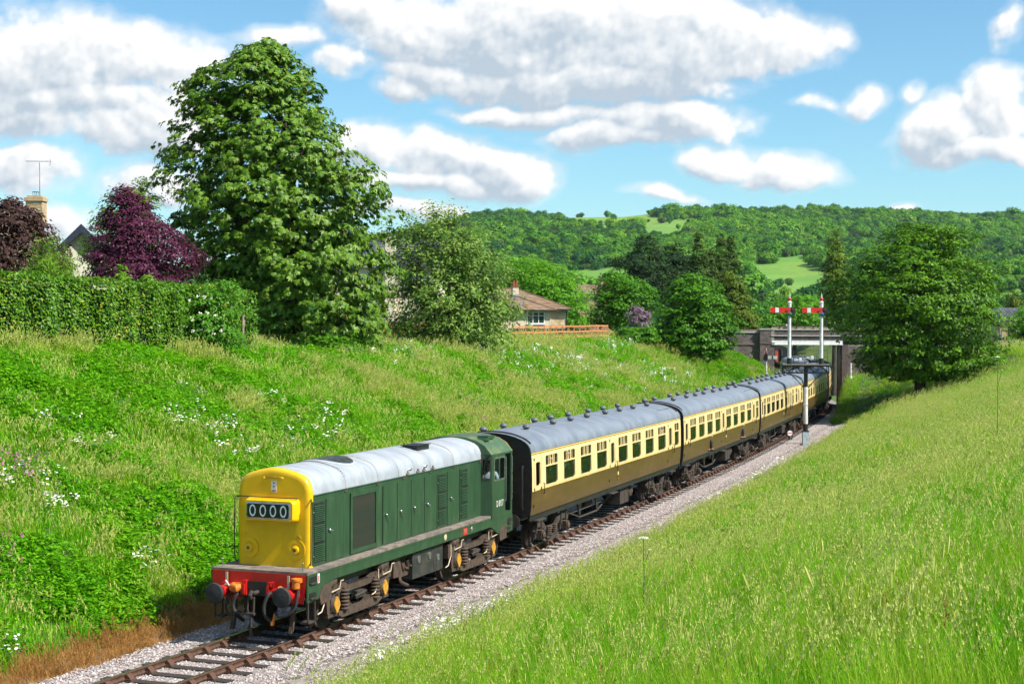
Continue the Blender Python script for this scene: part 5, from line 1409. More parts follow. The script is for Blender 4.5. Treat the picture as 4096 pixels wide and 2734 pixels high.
# white two-storey house behind the chestnut
S_ = 112.0; k_ = FPX / S_
def hx(px): return (px - 1560) / k_
def hz_(py): return CAM[2] + (1288 - py) / k_
wh = empty('white_house', frame_at(1560, S_), YAW, 'white rendered house with slate roof half hidden between the two big trees', 'house')
b = MB(); b.box(hx(1330), hx(1760), 0, 7, 5.5, hz_(1075)); wl = b.build('wall', M['render_'], wh)
b = MB(); b.box(hx(1541), hx(1580), -.5, .5, 5.5, hz_(955)); b.build('chimney_breast', M['render_'], wh)
A, B_, C_, D_ = Vector((hx(1310), -.4, hz_(1078))), Vector((hx(1780), -.4, hz_(1078))), Vector((hx(1780), 3.5, hz_(955))), Vector((hx(1310), 3.5, hz_(955)))
b = MB(); b.add([A, B_, C_, D_, (A.x, 7.4, A.z), (B_.x, 7.4, B_.z)], [(0, 1, 2, 3), (3, 2, 5, 4)]); rfw = b.build('roof', M['slate'], wh); roof_tiles(rfw, A.lerp(B_, .3), A.lerp(B_, .78), D_.lerp(C_, .78), D_.lerp(C_, .3), 12, .5, M['slate_o'])
window_part(wl, hx(1600), hx(1650), hz_(1150), hz_(1095), 0, 2)
gf = empty('garden_fence', frame_at(1600, 106), YAW, 'low orange brown board fence below the white house', 'fence')
for k in range(22):
    b = MB(); x = -2.2 + k * .2; b.box(x, x + .17, 0, .03, 6.2, CAM[2] + (1286 - 1290) * 106 / FPX); b.build('board', M['timber'], gf)
# cream gable on the far left
S_ = 88.0; k_ = FPX / S_
def gx(px): return (px - 322) / k_
def gz_(py): return CAM[2] + (1293 - py) / k_
gb = empty('cream_gabled_house', frame_at(322, S_), YAW + .30, 'pale cream gabled house with blue slate roof behind the purple tree', 'house')
hw_ = 2.1; ap = gz_(916); ev = ap - hw_ * 1.02
b = MB(); b.prism([(-hw_, 6.0), (hw_, 6.0), (hw_, ev), (0, ap - .05), (-hw_, ev)], 1, 0, 9); b.build('wall', M['rendergreen'], gb)
for sx in (-1, 1):
    A, B_ = Vector((sx * (hw_ + .35), -.45, ev - .36)), Vector((sx * (hw_ + .35), 9.3, ev - .36)); C_, D_ = Vector((0, 9.3, ap + .03)), Vector((0, -.45, ap + .03))
    b = MB(); b.add([A, B_, C_, D_], [(0, 1, 2, 3)]); b.add([A - Vector((0, 0, .12)), B_ - Vector((0, 0, .12)), C_ - Vector((0, 0, .12)), D_ - Vector((0, 0, .12))], [(0, 1, 2, 3)]); r2 = b.build('roof', M['slate'], gb)
    if sx > 0: roof_tiles(r2, A, B_, C_, D_, 11, .45, M['slate_o'])
    b = MB(); b.add([(A.x, -.47, A.z + .02), (0, -.47, ap + .05), (0, -.47, ap - .42), (A.x, -.47, A.z - .32), (A.x, -.42, A.z + .02), (0, -.42, ap + .05), (0, -.42, ap - .42), (A.x, -.42, A.z - .32)], [(0, 1, 2, 3), (4, 5, 6, 7), (3, 2, 6, 7), (0, 1, 5, 4)]); b.build('bargeboard', mat('dark_blue_board', (.02, .03, .055), None, .5), gb)
# stone house with chimney and aerial
S_ = 80.0; k_ = FPX / S_
def sx_(px): return (px - 70) / k_
def sz_(py): return CAM[2] + (1294 - py) / k_
sh = empty('stone_house', frame_at(70, S_), YAW, 'old stone house with lichened chimney at the left edge', 'house')
b = MB(); b.box(sx_(-420), sx_(60), 0, 6, 5.8, sz_(1000)); b.build('wall', M['stone'], sh)
b = MB(); b.prism([(-.4, sz_(1005)), (6.4, sz_(1005)), (3, sz_(832))], 0, sx_(-430), sx_(66)); r3 = b.build('roof', M['tile'], sh)
roof_tiles(r3, (sx_(-120), -.4, sz_(1005)), (sx_(66), -.4, sz_(1005)), (sx_(66), 3, sz_(832)), (sx_(-120), 3, sz_(832)), 12, .4, M['tile_o'])
b = MB(); b.box(sx_(38), sx_(107), 2.6, 3.4, sz_(900), sz_(806)); c_ = b.build('chimney', M['stone'], sh); stones(c_, sx_(38), sx_(107), sz_(870), sz_(808), 2.6, .15, .3)
b = MB(); b.box(sx_(33), sx_(112), 2.52, 3.48, sz_(806), sz_(792)); b.box(sx_(42), sx_(102), 2.65, 3.35, sz_(792), sz_(784)); b.build('chimney_cap', M['stone'], c_)
b = MB()
for k in range(4): b.tube([(sx_(70) + .12 * math.cos(k * 1.571), 3 + .12 * math.sin(k * 1.571), sz_(784)), (sx_(70) + .16 * math.cos(k * 1.571), 3 + .16 * math.sin(k * 1.571), sz_(768))], .012, 4)
b.lathe([(.0, 0), (.18, 0), (.18, .02), (0, .03)], (sx_(70), 3, sz_(768)), 2, 10); b.build('cowl', M['black'], c_)
ae = empty('television_aerial', (0, 0, 0), 0, 'television aerial on a tall mast above the stone chimney', 'aerial')
m_ = Matrix.Translation(Vector(frame_at(70, S_))) @ Matrix.Rotation(YAW, 4, 'Z')
def W_(x, y, z): return tuple(m_ @ Vector((x, y, z)))
b = MB(); b.tube([W_(sx_(88), 3, sz_(850)), W_(sx_(86), 3, sz_(645))], .022, 6); b.build('mast', M['lead'], ae)
b = MB(); b.tube([W_(sx_(30), 3, sz_(640)), W_(sx_(132), 3, sz_(640))], .014, 5); b.build('boom', M['lead'], ae)
for px in np.linspace(32, 120, 16):
    b = MB(); b.tube([W_(sx_(px), 2.8, sz_(640)), W_(sx_(px), 3.2, sz_(640))], .008, 4); b.build('element', M['lead'], ae)
b = MB(); b.tube([W_(sx_(128), 3, sz_(640) - .22), W_(sx_(133), 3, sz_(640)), W_(sx_(128), 3, sz_(640) + .12)], .012, 4); b.build('reflector', M['lead'], ae)
# cottage among the trees
S_ = 215.0; k_ = FPX / S_
def cx_(px): return (px - 2380) / k_
def cz_(py): return CAM[2] + (1283 - py) / k_
ct = empty('tiled_cottage', frame_at(2380, S_), YAW, 'cottage with mossy tiled roof and chimney pot among the trees', 'house')
b = MB(); b.box(cx_(2310), cx_(2440), 0, 7, 4, cz_(1165)); b.build('wall', M['stone'], ct)
A, B_, C_, D_ = Vector((cx_(2305), -.3, cz_(1172))), Vector((cx_(2445), -.3, cz_(1172))), Vector((cx_(2445), 3.5, cz_(1133))), Vector((cx_(2305), 3.5, cz_(1133)))
b = MB(); b.add([A, B_, C_, D_, (A.x, 7.3, A.z), (B_.x, 7.3, B_.z)], [(0, 1, 2, 3), (3, 2, 5, 4)]); r4 = b.build('roof', M['tile'], ct); roof_tiles(r4, A, B_, C_, D_, 8, .5, M['tile_o'])
b = MB(); b.prism([(cx_(2335), cz_(1172)), (cx_(2378), cz_(1172)), (cx_(2356), cz_(1148))], 1, -.5, 2); b.build('dormer', M['stone2'], ct)
chimney(ct, cx_(2405), cx_(2427), 3, 4, cz_(1150), cz_(1112), 'stone', 1)
b = MB(); b.tube([(cx_(2404), 3.4, cz_(1120)), (cx_(2404), 3.4, cz_(1064))], .03, 5); b.tube([(cx_(2392), 3.4, cz_(1066)), (cx_(2416), 3.4, cz_(1066))], .025, 5); b.tube([(cx_(2396), 3.4, cz_(1098)), (cx_(2412), 3.4, cz_(1098))], .025, 5); b.build('aerial_mast', M['lead'], ct)
# station beyond the bridge
S_ = 290.0; k_ = FPX / S_
def tx(px): return (px - 3150) / k_
def tz(py): return CAM[2] + (1279 - py) / k_
stn = empty('station_building', frame_at(3150, S_), YAW, 'station building gable with pale brick arch seen above the bridge', 'building')
b = MB(); b.box(tx(3060), tx(3200), 0, 9, -.2, tz(1298)); b.build('wall', M['stone2'], stn)
b = MB(); b.prism([(tx(3070), tz(1302)), (tx(3165), tz(1302)), (tx(3112), tz(1277))], 1, -.3, -.1); b.build('gable', M['brickred2'] if 'brickred2' in M else mat('pink_brick', (.42, .25, .17), (.34, .2, .14), .85), stn)
for (xa, xb) in ((3062, 3112), (3172, 3112)):
    b = MB(); b.add([(tx(xa), -.6, tz(1303)), (tx(xb), -.6, tz(1274)), (tx(xb), 9, tz(1274)), (tx(xa), 9, tz(1303)), (tx(xa), -.6, tz(1303) - .12), (tx(xb), -.6, tz(1274) - .12)], [(0, 1, 2, 3), (0, 1, 5, 4)]); b.build('roof', M['lead'] if xa < 3100 else M['cream'], stn)
b = MB(); b.lathe([(0, -.02), (.42, -.02), (.42, 0)], (tx(3112), -.31, tz(1299)), 1, 16); b.build('arch_window', M['black'], stn)
aw = empty('platform_canopy', frame_at(3245, 284), YAW, 'cream edged platform canopy just above the bridge parapet', 'canopy')
b = MB(); b.prism([(-1.6, 6.2), (1.6, 6.2), (1.1, 7.1), (-.4, 7.1)], 1, 0, 6); b.build('canopy_end', M['cream'], aw)
for x in (-1.0, 1.0):
    b = MB(); b.tube([(x, .5, .8), (x, .5, 6.2)], .08, 8); b.build('canopy_post', M['cream'], aw)
pf = empty('station_platform', frame_at(3215, 262), YAW, 'station platform glimpsed under the bridge', 'platform')
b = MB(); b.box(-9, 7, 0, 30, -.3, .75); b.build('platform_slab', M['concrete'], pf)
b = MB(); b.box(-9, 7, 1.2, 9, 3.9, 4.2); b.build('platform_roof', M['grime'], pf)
b = MB(); b.box(-9, 7, 8, 8.3, .75, 3.9); b.build('platform_wall', mat('green_cream_wall', (.06, .045, .03), (.03, .028, .02), .8, scale=1.2), pf)  # back wall added in dark brown; its colour stands for shade under the platform roof
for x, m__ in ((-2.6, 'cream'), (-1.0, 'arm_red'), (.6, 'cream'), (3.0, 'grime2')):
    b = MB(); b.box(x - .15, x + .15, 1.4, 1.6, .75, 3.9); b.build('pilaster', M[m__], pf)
# parked van beyond the bridge
S_ = 243.0; pv_ = at(3112, 1283, S_)
pv = empty('parked_carriage', (pv_[0], pv_[1], 0), YAW + .05, 'black ended carriage with orange gangway door standing beyond the bridge', 'carriage')
b = MB(); b.loft([[(x, y, z) for x, z in EPROF] for y in (0, 12)], 0, False) if False else None
EPv = [(sx_at(z), z) for z, _ in SIDE] + ROOFP[1:]; EPv = EPv + [(-x, z) for x, z in EPv[::-1] if x > 0]
b = MB(); b.prism(EPv, 1, 0, 14); b.build('body', M['black'], pv)
b = MB(); o_, i_r = rrect(-.62, .62, 1.15, 3.45, .5, 5), rrect(-.46, .46, 1.2, 3.25, .4, 5)
n = len(o_)
for kk in range(n):
    k2 = (kk + 1) % n; b.add([(o_[kk][0], -.25, o_[kk][1]), (o_[k2][0], -.25, o_[k2][1]), (i_r[k2][0], -.25, i_r[k2][1]), (i_r[kk][0], -.25, i_r[kk][1]), (o_[kk][0], 0, o_[kk][1]), (o_[k2][0], 0, o_[k2][1])], [(0, 1, 2, 3), (0, 1, 5, 4)])
b.build('gangway', M['rubber'], pv)
b = MB(); b.prism([(-.45, 1.2), (.02, 1.2), (.02, 3.2), (-.2, 3.22), (-.45, 2.95)], 1, -.12, -.05); b.build('gangway_door', M['orange_door'] if 'orange_door' in M else mat('orange_red_door', (.55, .07, .02), None, .5), pv)
for x in (-.86, .86):
    b = MB(); b.lathe([(.12, 0), (.12, -.4), (.24, -.42), (.24, -.46), (0, -.47)], (x, 0, 1.05), 1, 12); b.build('buffer', M['grime'], pv)
b = MB(); b.lathe([(0, -.02), (.16, -.02), (.16, 0)], (1.05, -.01, 1.75), 1, 12); b.build('tail_lamp_plate', M['white'], pv)
for y in (1.5, 4.1, 9.5, 12.1):
    b = MB(); b.cyl((-.8, y, .46), (.8, y, .46), .46, 16); b.build('wheelset', M['grime'], pv)
# right edge: slate roof, post, blue board
S_ = 165.0; k_ = FPX / S_
rb = empty('slate_barn', frame_at(4060, S_), YAW, 'low building with dark slate roof at the right edge', 'building')
rx = lambda px: (px - 4060) / k_
rzz = lambda py: CAM[2] + (1276 - py) / k_
b = MB(); b.box(rx(4000), rx(4200), 0, 6, -1, rzz(1262)); b.build('wall', M['stone'], rb)
A, B_, C_, D_ = Vector((rx(3990), -.3, rzz(1265))), Vector((rx(4210), -.3, rzz(1265))), Vector((rx(4210), 3.0, rzz(1212))), Vector((rx(3990), 3.0, rzz(1212)))
b = MB(); b.add([A, B_, C_, D_, (A.x, 6.3, A.z), (B_.x, 6.3, B_.z)], [(0, 1, 2, 3), (3, 2, 5, 4)]); r5 = b.build('roof', M['slate'], rb); roof_tiles(r5, A, A.lerp(B_, .75), D_.lerp(C_, .75), D_, 9, .5, M['slate_o'])
tp = at(4033, 1335, 150); b = MB(); b.tube([(tp[0], tp[1], tp[2] - 6), (tp[0], tp[1], tp[2] + 1.75)], .05, 6); b.tube([(tp[0], tp[1], tp[2] + 1.72), (tp[0] + .25, tp[1], tp[2] + 1.60)], .04, 5)
tag(b.build('fence_post', M['oldwood']), 'bare grey pole leaning at the right edge beyond the bank', 'post')
tp = at(4006, 1335, 150); b = MB(); b.box(tp[0] - .05, tp[0] + .02, tp[1] - .04, tp[1] + .04, tp[2] - 6, tp[2] + .85); b.box(tp[0] - .28, tp[0] - .06, tp[1] - .03, tp[1] + .03, tp[2] - .2, tp[2] + .35)
tag(b.build('blue_marker_board', M['tarp']), 'small blue marker board on a post right of the round tree', 'sign')

# timber fence on the left crest
f0, f1 = at(2050, 1362, 116), at(2430, 1347, 128)
fr = empty('timber_fence', (f0[0], f0[1], 0), 0, 'new orange timber post and rail fence in front of the bungalow', 'fence')
NF = 17
fp = []
for k in range(NF):
    t_ = k / (NF - 1); p_ = f0 + (f1 - f0) * t_ - f0 * 0
    x, y = p_[0] - f0[0], p_[1] - f0[1]; zb = gz(p_[0], p_[1]) - .2; zt = p_[2] + 1.08 - .02 * math.sin(k * 2.1)
    b = MB(); b.box(-.06, .06, -.05, .05, 0, zt - zb); b.build('post', M['timber'], fr, (x, y, zb), YAW); fp.append((x, y, zt))
for dz in (.09, .50, .88):
    for k in range(0, NF - 1, 2):
        a, c_ = Vector(fp[k]), Vector(fp[min(k + 2, NF - 1)]); off = Vector((math.sin(YAW), -math.cos(YAW), 0)) * .075
        b = MB(); d_ = (c_ - a); n_ = Vector((-d_.y, d_.x, 0)).normalized() * .02
        vs = []
        for P_ in (a, c_):
            for zz in (-dz - .07, -dz + .05):
                for s_ in (-1, 1): vs.append(P_ + off + n_ * s_ + Vector((0, 0, zz)))
        b.add(vs, [(0, 1, 3, 2), (4, 6, 7, 5), (0, 4, 5, 1), (2, 3, 7, 6), (0, 2, 6, 4), (1, 5, 7, 3)]); b.build('rail', M['timber'], fr)
# behind the fence: dark hurdle fence, tarpaulin, soil heap, barrow-like machine
bf_ = empty('dark_board_fence', frame_at(2200, 136), YAW, 'dark board fence standing behind the orange timber fence', 'fence')
for k in range(34):
    b = MB(); x = -3.6 + k * .22; b.box(x, x + .2, 0, .03, 5.4, CAM[2] + (1284 - 1312) * 136 / FPX); b.build('board', mat('dark_boards', (.035, .04, .03), (.02, .025, .02), .9), bf_)
def heap(name, px, py, depth, rx_, ry_, h, m, label, cat, seed):
    p_ = at(px, py, depth); rng = np.random.RandomState(seed); b = MB(); rings = []
    for j in range(7):
        t = j / 6; rr = math.cos(t * math.pi / 2) ** .8
        rings.append([(p_[0] + (rx_ * rr * math.cos(a) * RGT[0] + ry_ * rr * math.sin(a) * FWH[0]) * (1 + .15 * math.sin(3 * a + j + seed)), p_[1] + (rx_ * rr * math.cos(a) * RGT[1] + ry_ * rr * math.sin(a) * FWH[1]) * (1 + .15 * math.sin(3 * a + j + seed)), p_[2] - .5 + (h + .5) * math.sin(t * math.pi / 2) * (1 + .12 * math.sin(5 * a + seed))) for a in np.linspace(0, 6.283, 20, endpoint=False)])
    b.loft(rings); return tag(b.build(name, M[m]), label, cat)
heap('soil_heap', 2400, 1352, 134, 1.5, 1.0, 1.0, 'soil', 'heap of reddish soil behind the right end of the timber fence', 'soil heap', 1)
heap('tarpaulin', 2150, 1352, 128, 1.3, .8, .28, 'tarp', 'crumpled blue tarpaulin behind the timber fence', 'tarpaulin', 4)
md = empty('cement_mixer', tuple(at(2115, 1352, 124)), YAW, 'small green and grey machine on legs behind the timber fence', 'machine')
b = MB(); b.tube([(-.2, 0, .62), (0, 0, .8), (.15, 0, 1.1), (.17, 0, 1.14)], [.1, .24, .2, .14], 12); b.build('drum', mat('machine_green', (.35, .55, .08), (.2, .3, .3), .5, scale=2), md)
b = MB(); b.tube([(-.3, 0, -.5), (-.1, 0, 1.0)], .03, 6); b.tube([(.3, 0, -.5), (.1, 0, 1.0)], .03, 6); b.tube([(-.1, 0, .9), (.1, 0, .9)], .03, 6); b.build('stand', M['oldwood'], md)
p_ = at(970, 1325, 66.5); b = MB(); b.tube([(p_[0] - .04, p_[1], p_[2] - 1.2), (p_[0] + .05, p_[1], p_[2] + .62)], .06, 7); b.box(p_[0] - .02, p_[0] + .16, p_[1] - .03, p_[1] + .03, p_[2] + .45, p_[2] + .52); tag(b.build('fence_post', M['oldwood']), 'weathered wooden fence post at the end of the hedge', 'post')
# ------------------------------------------------------------------ scattered ground cover (grass, stones, flowers)
def scatter(name, protos, P, rz, sc, idx, tilt=None, parent=None):
    """instances of the prototype meshes at points P; one object"""
    pc = bpy.data.collections.new(name + '_kinds')
    for i, me in enumerate(protos):
        pc.objects.link(bpy.data.objects.new('%s_%02d' % (name, i), me))
    n = len(P)
    me = bpy.data.meshes.new(name); me.vertices.add(n); me.vertices.foreach_set('co', np.asarray(P, np.float32).ravel())
    a = me.attributes.new('rot', 'FLOAT_VECTOR', 'POINT')
    r = np.zeros((n, 3), np.float32); r[:, 2] = rz
    if tilt is not None: r[:, :2] = tilt
    a.data.foreach_set('vector', r.ravel())
    a = me.attributes.new('scl', 'FLOAT_VECTOR', 'POINT'); s3 = np.asarray(sc, np.float32)
    if s3.ndim == 1: s3 = np.repeat(s3[:, None], 3, 1)
    a.data.foreach_set('vector', s3.ravel())
    a = me.attributes.new('idx', 'INT', 'POINT'); a.data.foreach_set('value', np.asarray(idx, np.int32))
    o = link(name, me, parent)
    g = bpy.data.node_groups.new(name + '_scatter', 'GeometryNodeTree')
    g.interface.new_socket('Geometry', in_out='INPUT', socket_type='NodeSocketGeometry'); g.interface.new_socket('Geometry', in_out='OUTPUT', socket_type='NodeSocketGeometry')
    N = g.nodes; gi, go = N.new('NodeGroupInput'), N.new('NodeGroupOutput')
    iop = N.new('GeometryNodeInstanceOnPoints'); ci = N.new('GeometryNodeCollectionInfo')
    ci.inputs['Collection'].default_value = pc; ci.inputs['Separate Children'].default_value = True; ci.inputs['Reset Children'].default_value = True
    iop.inputs['Pick Instance'].default_value = True
    def na(nm, t):
        x = N.new('GeometryNodeInputNamedAttribute'); x.data_type = t; x.inputs['Name'].default_value = nm
        return [s for s in x.outputs if s.enabled and s.name == 'Attribute'][0]
    L = g.links.new
    L(gi.outputs[0], iop.inputs['Points']); L(ci.outputs[0], iop.inputs['Instance'])
    L(na('idx', 'INT'), iop.inputs['Instance Index']); L(na('rot', 'FLOAT_VECTOR'), iop.inputs['Rotation']); L(na('scl', 'FLOAT_VECTOR'), iop.inputs['Scale'])
    L(iop.outputs[0], go.inputs[0])
    o.modifiers.new('scatter', 'NODES').node_group = g
    return o

def in_view(P, mx=500, my=450):
    d = P - CAM; a, b, e = d @ RGT, d @ UPV, d @ FWD
    x = FPX * a / np.maximum(e, .1); y = -FPX * b / np.maximum(e, .1)
    return (e > 1.5) & (np.abs(x) < 2048 + mx) & (np.abs(y) < 1367 + my), e

def blade(vs, fs, mi, base, az, h, w, lean, curl, m, rng, seg=3):
    """one tapering curved blade"""
    dx, dy = math.cos(az), math.sin(az); sx, sy = -dy, dx
    o = len(vs)
    for k in range(seg + 1):
        t = k / seg
        out = lean * t + curl * t * t
        z = h * (t - .22 * curl / max(h, .01) * t * t * t)
        ww = w * (1 - t ** 1.6) * .5
        cx, cy = base[0] + dx * out, base[1] + dy * out
        if k < seg:
            vs.append((cx + sx * ww, cy + sy * ww, z)); vs.append((cx - sx * ww, cy - sy * ww, z))
        else: vs.append((cx, cy, z))
    for k in range(seg - 1): fs.append((o + 2 * k, o + 2 * k + 1, o + 2 * k + 3, o + 2 * k + 2)); mi.append(m)
    fs.append((o + 2 * seg - 2, o + 2 * seg - 1, o + 2 * seg)); mi.append(m)

def tuft(name, seed, n, h, spread, w, mats, heads=0, hh=1.4, headlen=.1, headw=.012, lean=.25, headmat=1, panicle=False, wind=0.0):
    rng = random.Random(seed); vs, fs, mi = [], [], []
    for _ in range(n):
        r = spread * math.sqrt(rng.random()); a = rng.uniform(0, 6.283)
        az = rng.uniform(0, 6.283)
        if rng.random() < wind: az = math.pi + rng.gauss(0, .6)
        hb = h * rng.uniform(.45, 1.1)
        blade(vs, fs, mi, (r * math.cos(a), r * math.sin(a)), az, hb, w * rng.uniform(.6, 1.3), hb * lean * rng.uniform(.2, 1.2), hb * rng.uniform(0, .55), 0, rng)
    for _ in range(heads):
        r = spread * math.sqrt(rng.random()); a = rng.uniform(0, 6.283); az = rng.uniform(0, 6.283)
        if rng.random() < wind: az = math.pi + rng.gauss(0, .5)
        H = h * hh * rng.uniform(.75, 1.12); ln = H * rng.uniform(.05, .3)
        bx, by = r * math.cos(a), r * math.sin(a); dx, dy = math.cos(az), math.sin(az)
        blade(vs, fs, mi, (bx, by), az, H, w * .55, ln, ln * .4, 0, rng, 3)
        tx, ty, tz = bx + dx * ln * 1.35, by + dy * ln * 1.35, H * .985
        if panicle:
            for k in range(14):                                   # loose seed head of small spikelets
                t = rng.random(); q_ = headlen * 2.1 * t; rr = headw * 2.2 * (1 - t) * rng.random() + .002; aa = rng.uniform(0, 6.283)
                c = (tx - dx * q_ * .5 + rr * math.cos(aa), ty - dy * q_ * .5 + rr * math.sin(aa), tz - headlen * .9 + q_ * .8)
                o = len(vs); s_ = headw * rng.uniform(.35, .7); L = headw * rng.uniform(1.4, 2.6); ca, sa = math.cos(aa), math.sin(aa)
                vs += [(c[0] - sa * s_, c[1] + ca * s_, c[2]), (c[0] + sa * s_, c[1] - ca * s_, c[2]), (c[0] + ca * s_, c[1] + sa * s_, c[2] + L)]
                fs.append((o, o + 1, o + 2)); mi.append(headmat)
        else:                                                      # dense cylindrical head: four-sided spindle
            o = len(vs); L = headlen * rng.uniform(.8, 1.3); hw_ = headw * rng.uniform(.5, .75)
            ax = Vector((dx * .35, dy * .35, 1)).normalized(); u = ax.orthogonal().normalized(); v = ax.cross(u); b = Vector((tx, ty, tz - .02))
            for k, (t, rr) in enumerate(((0, .4), (.35, 1), (.8, .8))):
                for j in range(4): vs.append(tuple(b + ax * L * t + (u * math.cos(j * 1.5708) + v * math.sin(j * 1.5708)) * hw_ * rr))
            vs.append(tuple(b + ax * L))
            for k in range(2):
                for j in range(4): fs.append((o + 4 * k + j, o + 4 * k + (j + 1) % 4, o + 4 * k + 4 + (j + 1) % 4, o + 4 * k + 4 + j)); mi.append(headmat)
            for j in range(4): fs.append((o + 8 + j, o + 8 + (j + 1) % 4, o + 12)); mi.append(headmat)
    me = bpy.data.meshes.new(name); me.from_pydata(vs, [], fs)
    for m in mats: me.materials.append(m)
    me.polygons.foreach_set('material_index', mi); me.update()
    return me

def leafy(name, seed, n, h, spread, L, W, mats, flowers=0, fs_=.02, fm=1, fz=1.0, disc=False):
    """a leafy weed: stems with leaves, optional flowers"""
    rng = random.Random(seed); vs, fs, mi = [], [], []
    for _ in range(n):
        r = spread * math.sqrt(rng.random()); a = rng.uniform(0, 6.283); z = h * rng.uniform(.15, 1.0) * (1 - .35 * (r / spread) ** 2)
        az = rng.uniform(0, 6.283); dip = rng.uniform(-.5, .5)
        d = Vector((math.cos(az) * math.cos(dip), math.sin(az) * math.cos(dip), math.sin(dip))); s = d.cross(Vector((rng.gauss(0, .4), rng.gauss(0, .4), 1))).normalized()
        c = Vector((r * math.cos(a), r * math.sin(a), z)); l, w = L * rng.uniform(.6, 1.2), W * rng.uniform(.6, 1.2)
        o = len(vs); nn = s.cross(d)
        vs += [tuple(c), tuple(c + d * l * .45 + s * w * .5 + nn * w * .1), tuple(c + d * l - Vector((0, 0, l * .15))), tuple(c + d * l * .45 - s * w * .5 + nn * w * .1)]
        fs.append((o, o + 1, o + 2, o + 3)); mi.append(0)
    for _ in range(flowers):
        r = spread * math.sqrt(rng.random()); a = rng.uniform(0, 6.283); z = h * fz * rng.uniform(.85, 1.15)
        c = Vector((r * math.cos(a), r * math.sin(a), z)); nrm = Vector((rng.gauss(0.25, .35), rng.gauss(-.2, .35), 1)).normalized(); u = nrm.orthogonal().normalized(); v = nrm.cross(u)
        blade(vs, fs, mi, (c.x, c.y), a, z, .006, 0, 0, 0, rng, 2)
        s_ = fs_ * rng.uniform(.7, 1.2)
        if disc:
            for rad, m_, up in ((1.0, fm, 0), (.36, fm + 1, .004)):
                o = len(vs)
                for k in range(6): vs.append(tuple(c + (u * math.cos(k * 1.0472) + v * math.sin(k * 1.0472)) * s_ * rad + nrm * up))
                fs.append(tuple(range(o, o + 6))); mi.append(m_)
        else:
            for k in range(5):
                cc = c + Vector((rng.gauss(0, s_), rng.gauss(0, s_), rng.uniform(-6, 0) * s_)); o = len(vs); e = s_ * rng.uniform(.6, 1.1)
                vs += [tuple(cc + u * e), tuple(cc + v * e), tuple(cc - u * e), tuple(cc - v * e)]; fs.append((o, o + 1, o + 2, o + 3)); mi.append(fm)
    me = bpy.data.meshes.new(name); me.from_pydata(vs, [], fs)
    for m in mats: me.materials.append(m)
    me.polygons.foreach_set('material_index', mi); me.update()
    return me

GB = leaf_mat('grass_blade', (.045, .20, .002), (.15, .42, .004), .34, .55, inst=1, c3=(.22, .44, .008), patch=(.20, .33, .012), pscale=.22)
GB2 = leaf_mat('grass_blade_pale', (.13, .30, .006), (.30, .46, .018), .34, .55, inst=1, c3=(.37, .45, .05), patch=(.24, .30, .04), pscale=.3)
GH = leaf_mat('grass_seed_head', (.36, .44, .08), (.58, .58, .18), .3, .6)
GHR = leaf_mat('dock_seed_head', (.26, .10, .035), (.36, .17, .07), .25, .7)
GD2 = leaf_mat('straw_stalk', (.36, .30, .10), (.50, .40, .16), .3, .7)
GD = leaf_mat('dead_grass', (.33, .165, .045), (.47, .27, .085), .3, .7)
WL = leaf_mat('weed_leaf', (.055, .23, .003), (.14, .40, .006), .36, .5, inst=1, c3=(.18, .42, .010), patch=(.18, .36, .012), pscale=.25)
WF = mat('daisy_petal', (.80, .80, .76), (.74, .74, .68), .6)
WC = mat('daisy_centre', (.70, .42, .02), None, .6)
PF = mat('pink_petal', (.50, .10, .34), (.36, .05, .24), .6)
EF = mat('elder_blossom', (.78, .76, .60), (.70, .68, .5), .7)

rs = np.random.RandomState(7)
def pick(P, prob): return P[rs.rand(len(P)) < prob]
def fbm(x, y, s, seed=0):
    v = 0; a = .5
    for k in range(4):
        f = s * 2 ** k; ph = seed * 1.7 + k * 2.3
        v = v + a * np.sin(x * f * 1.13 + 1.9 * np.sin(y * f * .71 + ph)) * np.sin(y * f + 1.6 * np.sin(x * f * .83 + ph * 1.3)); a *= .55
    return v

# --- right bank and foreground
near_k = [tuft('meadow_%d' % i, 20 + i, 52, .95, .22, .0095, [GB, GH], 3, 1.35, .10, .012, .16, panicle=(i % 3 == 0), wind=.35) for i in range(5)]
near_k += [tuft('meadow_pale_%d' % i, 40 + i, 42, .92, .22, .009, [GB2, GH], 6, 1.35, .13, .013, .18, panicle=True, wind=.4) for i in range(3)]
near_k += [tuft('meadow_dock', 50, 26, .8, .18, .009, [GB, GHR], 2, 1.5, .12, .012, .2, panicle=True)]
near_k += [tuft('dead_stalks', 58, 14, .55, .2, .008, [GD2, GD2], 5, 1.6, .10, .010, .5, panicle=True, wind=.3), leafy('meadow_weed', 59, 40, .5, .24, .13, .045, [WL])]
near_k += [tuft('stalks_%d' % i, 52 + i, 6, .7, .16, .010, [GB2, GH], 4, 1.75, .12, .013, .3, panicle=False, wind=.2) for i in range(2)]
mid_k = [tuft('sward_%d' % i, 60 + i, 44, .55, .30, .018, [GB, GH], 3, 1.4, .10, .018, .35, panicle=(i % 2 == 0), wind=.4) for i in range(4)]
mid_k += [tuft('sward_pale_%d' % i, 70 + i, 40, .55, .30, .017, [GB2, GH], 6, 1.4, .12, .018, .4, panicle=True, wind=.6) for i in range(3)]
mid_k += [leafy('weeds_%d' % i, 80 + i, 70, .5, .34, .13, .07, [WL]) for i in range(3)]

def sample(x0, x1, y0, y1, dens, relat=True):
    n = int((x1 - x0) * (y1 - y0) * dens); lat = rs.uniform(x0, x1, n); Y = rs.uniform(y0, y1, n)
    X = lat + xc(Y); Z = ground_z(X, Y)
    return np.stack([X, Y, Z], -1), lat

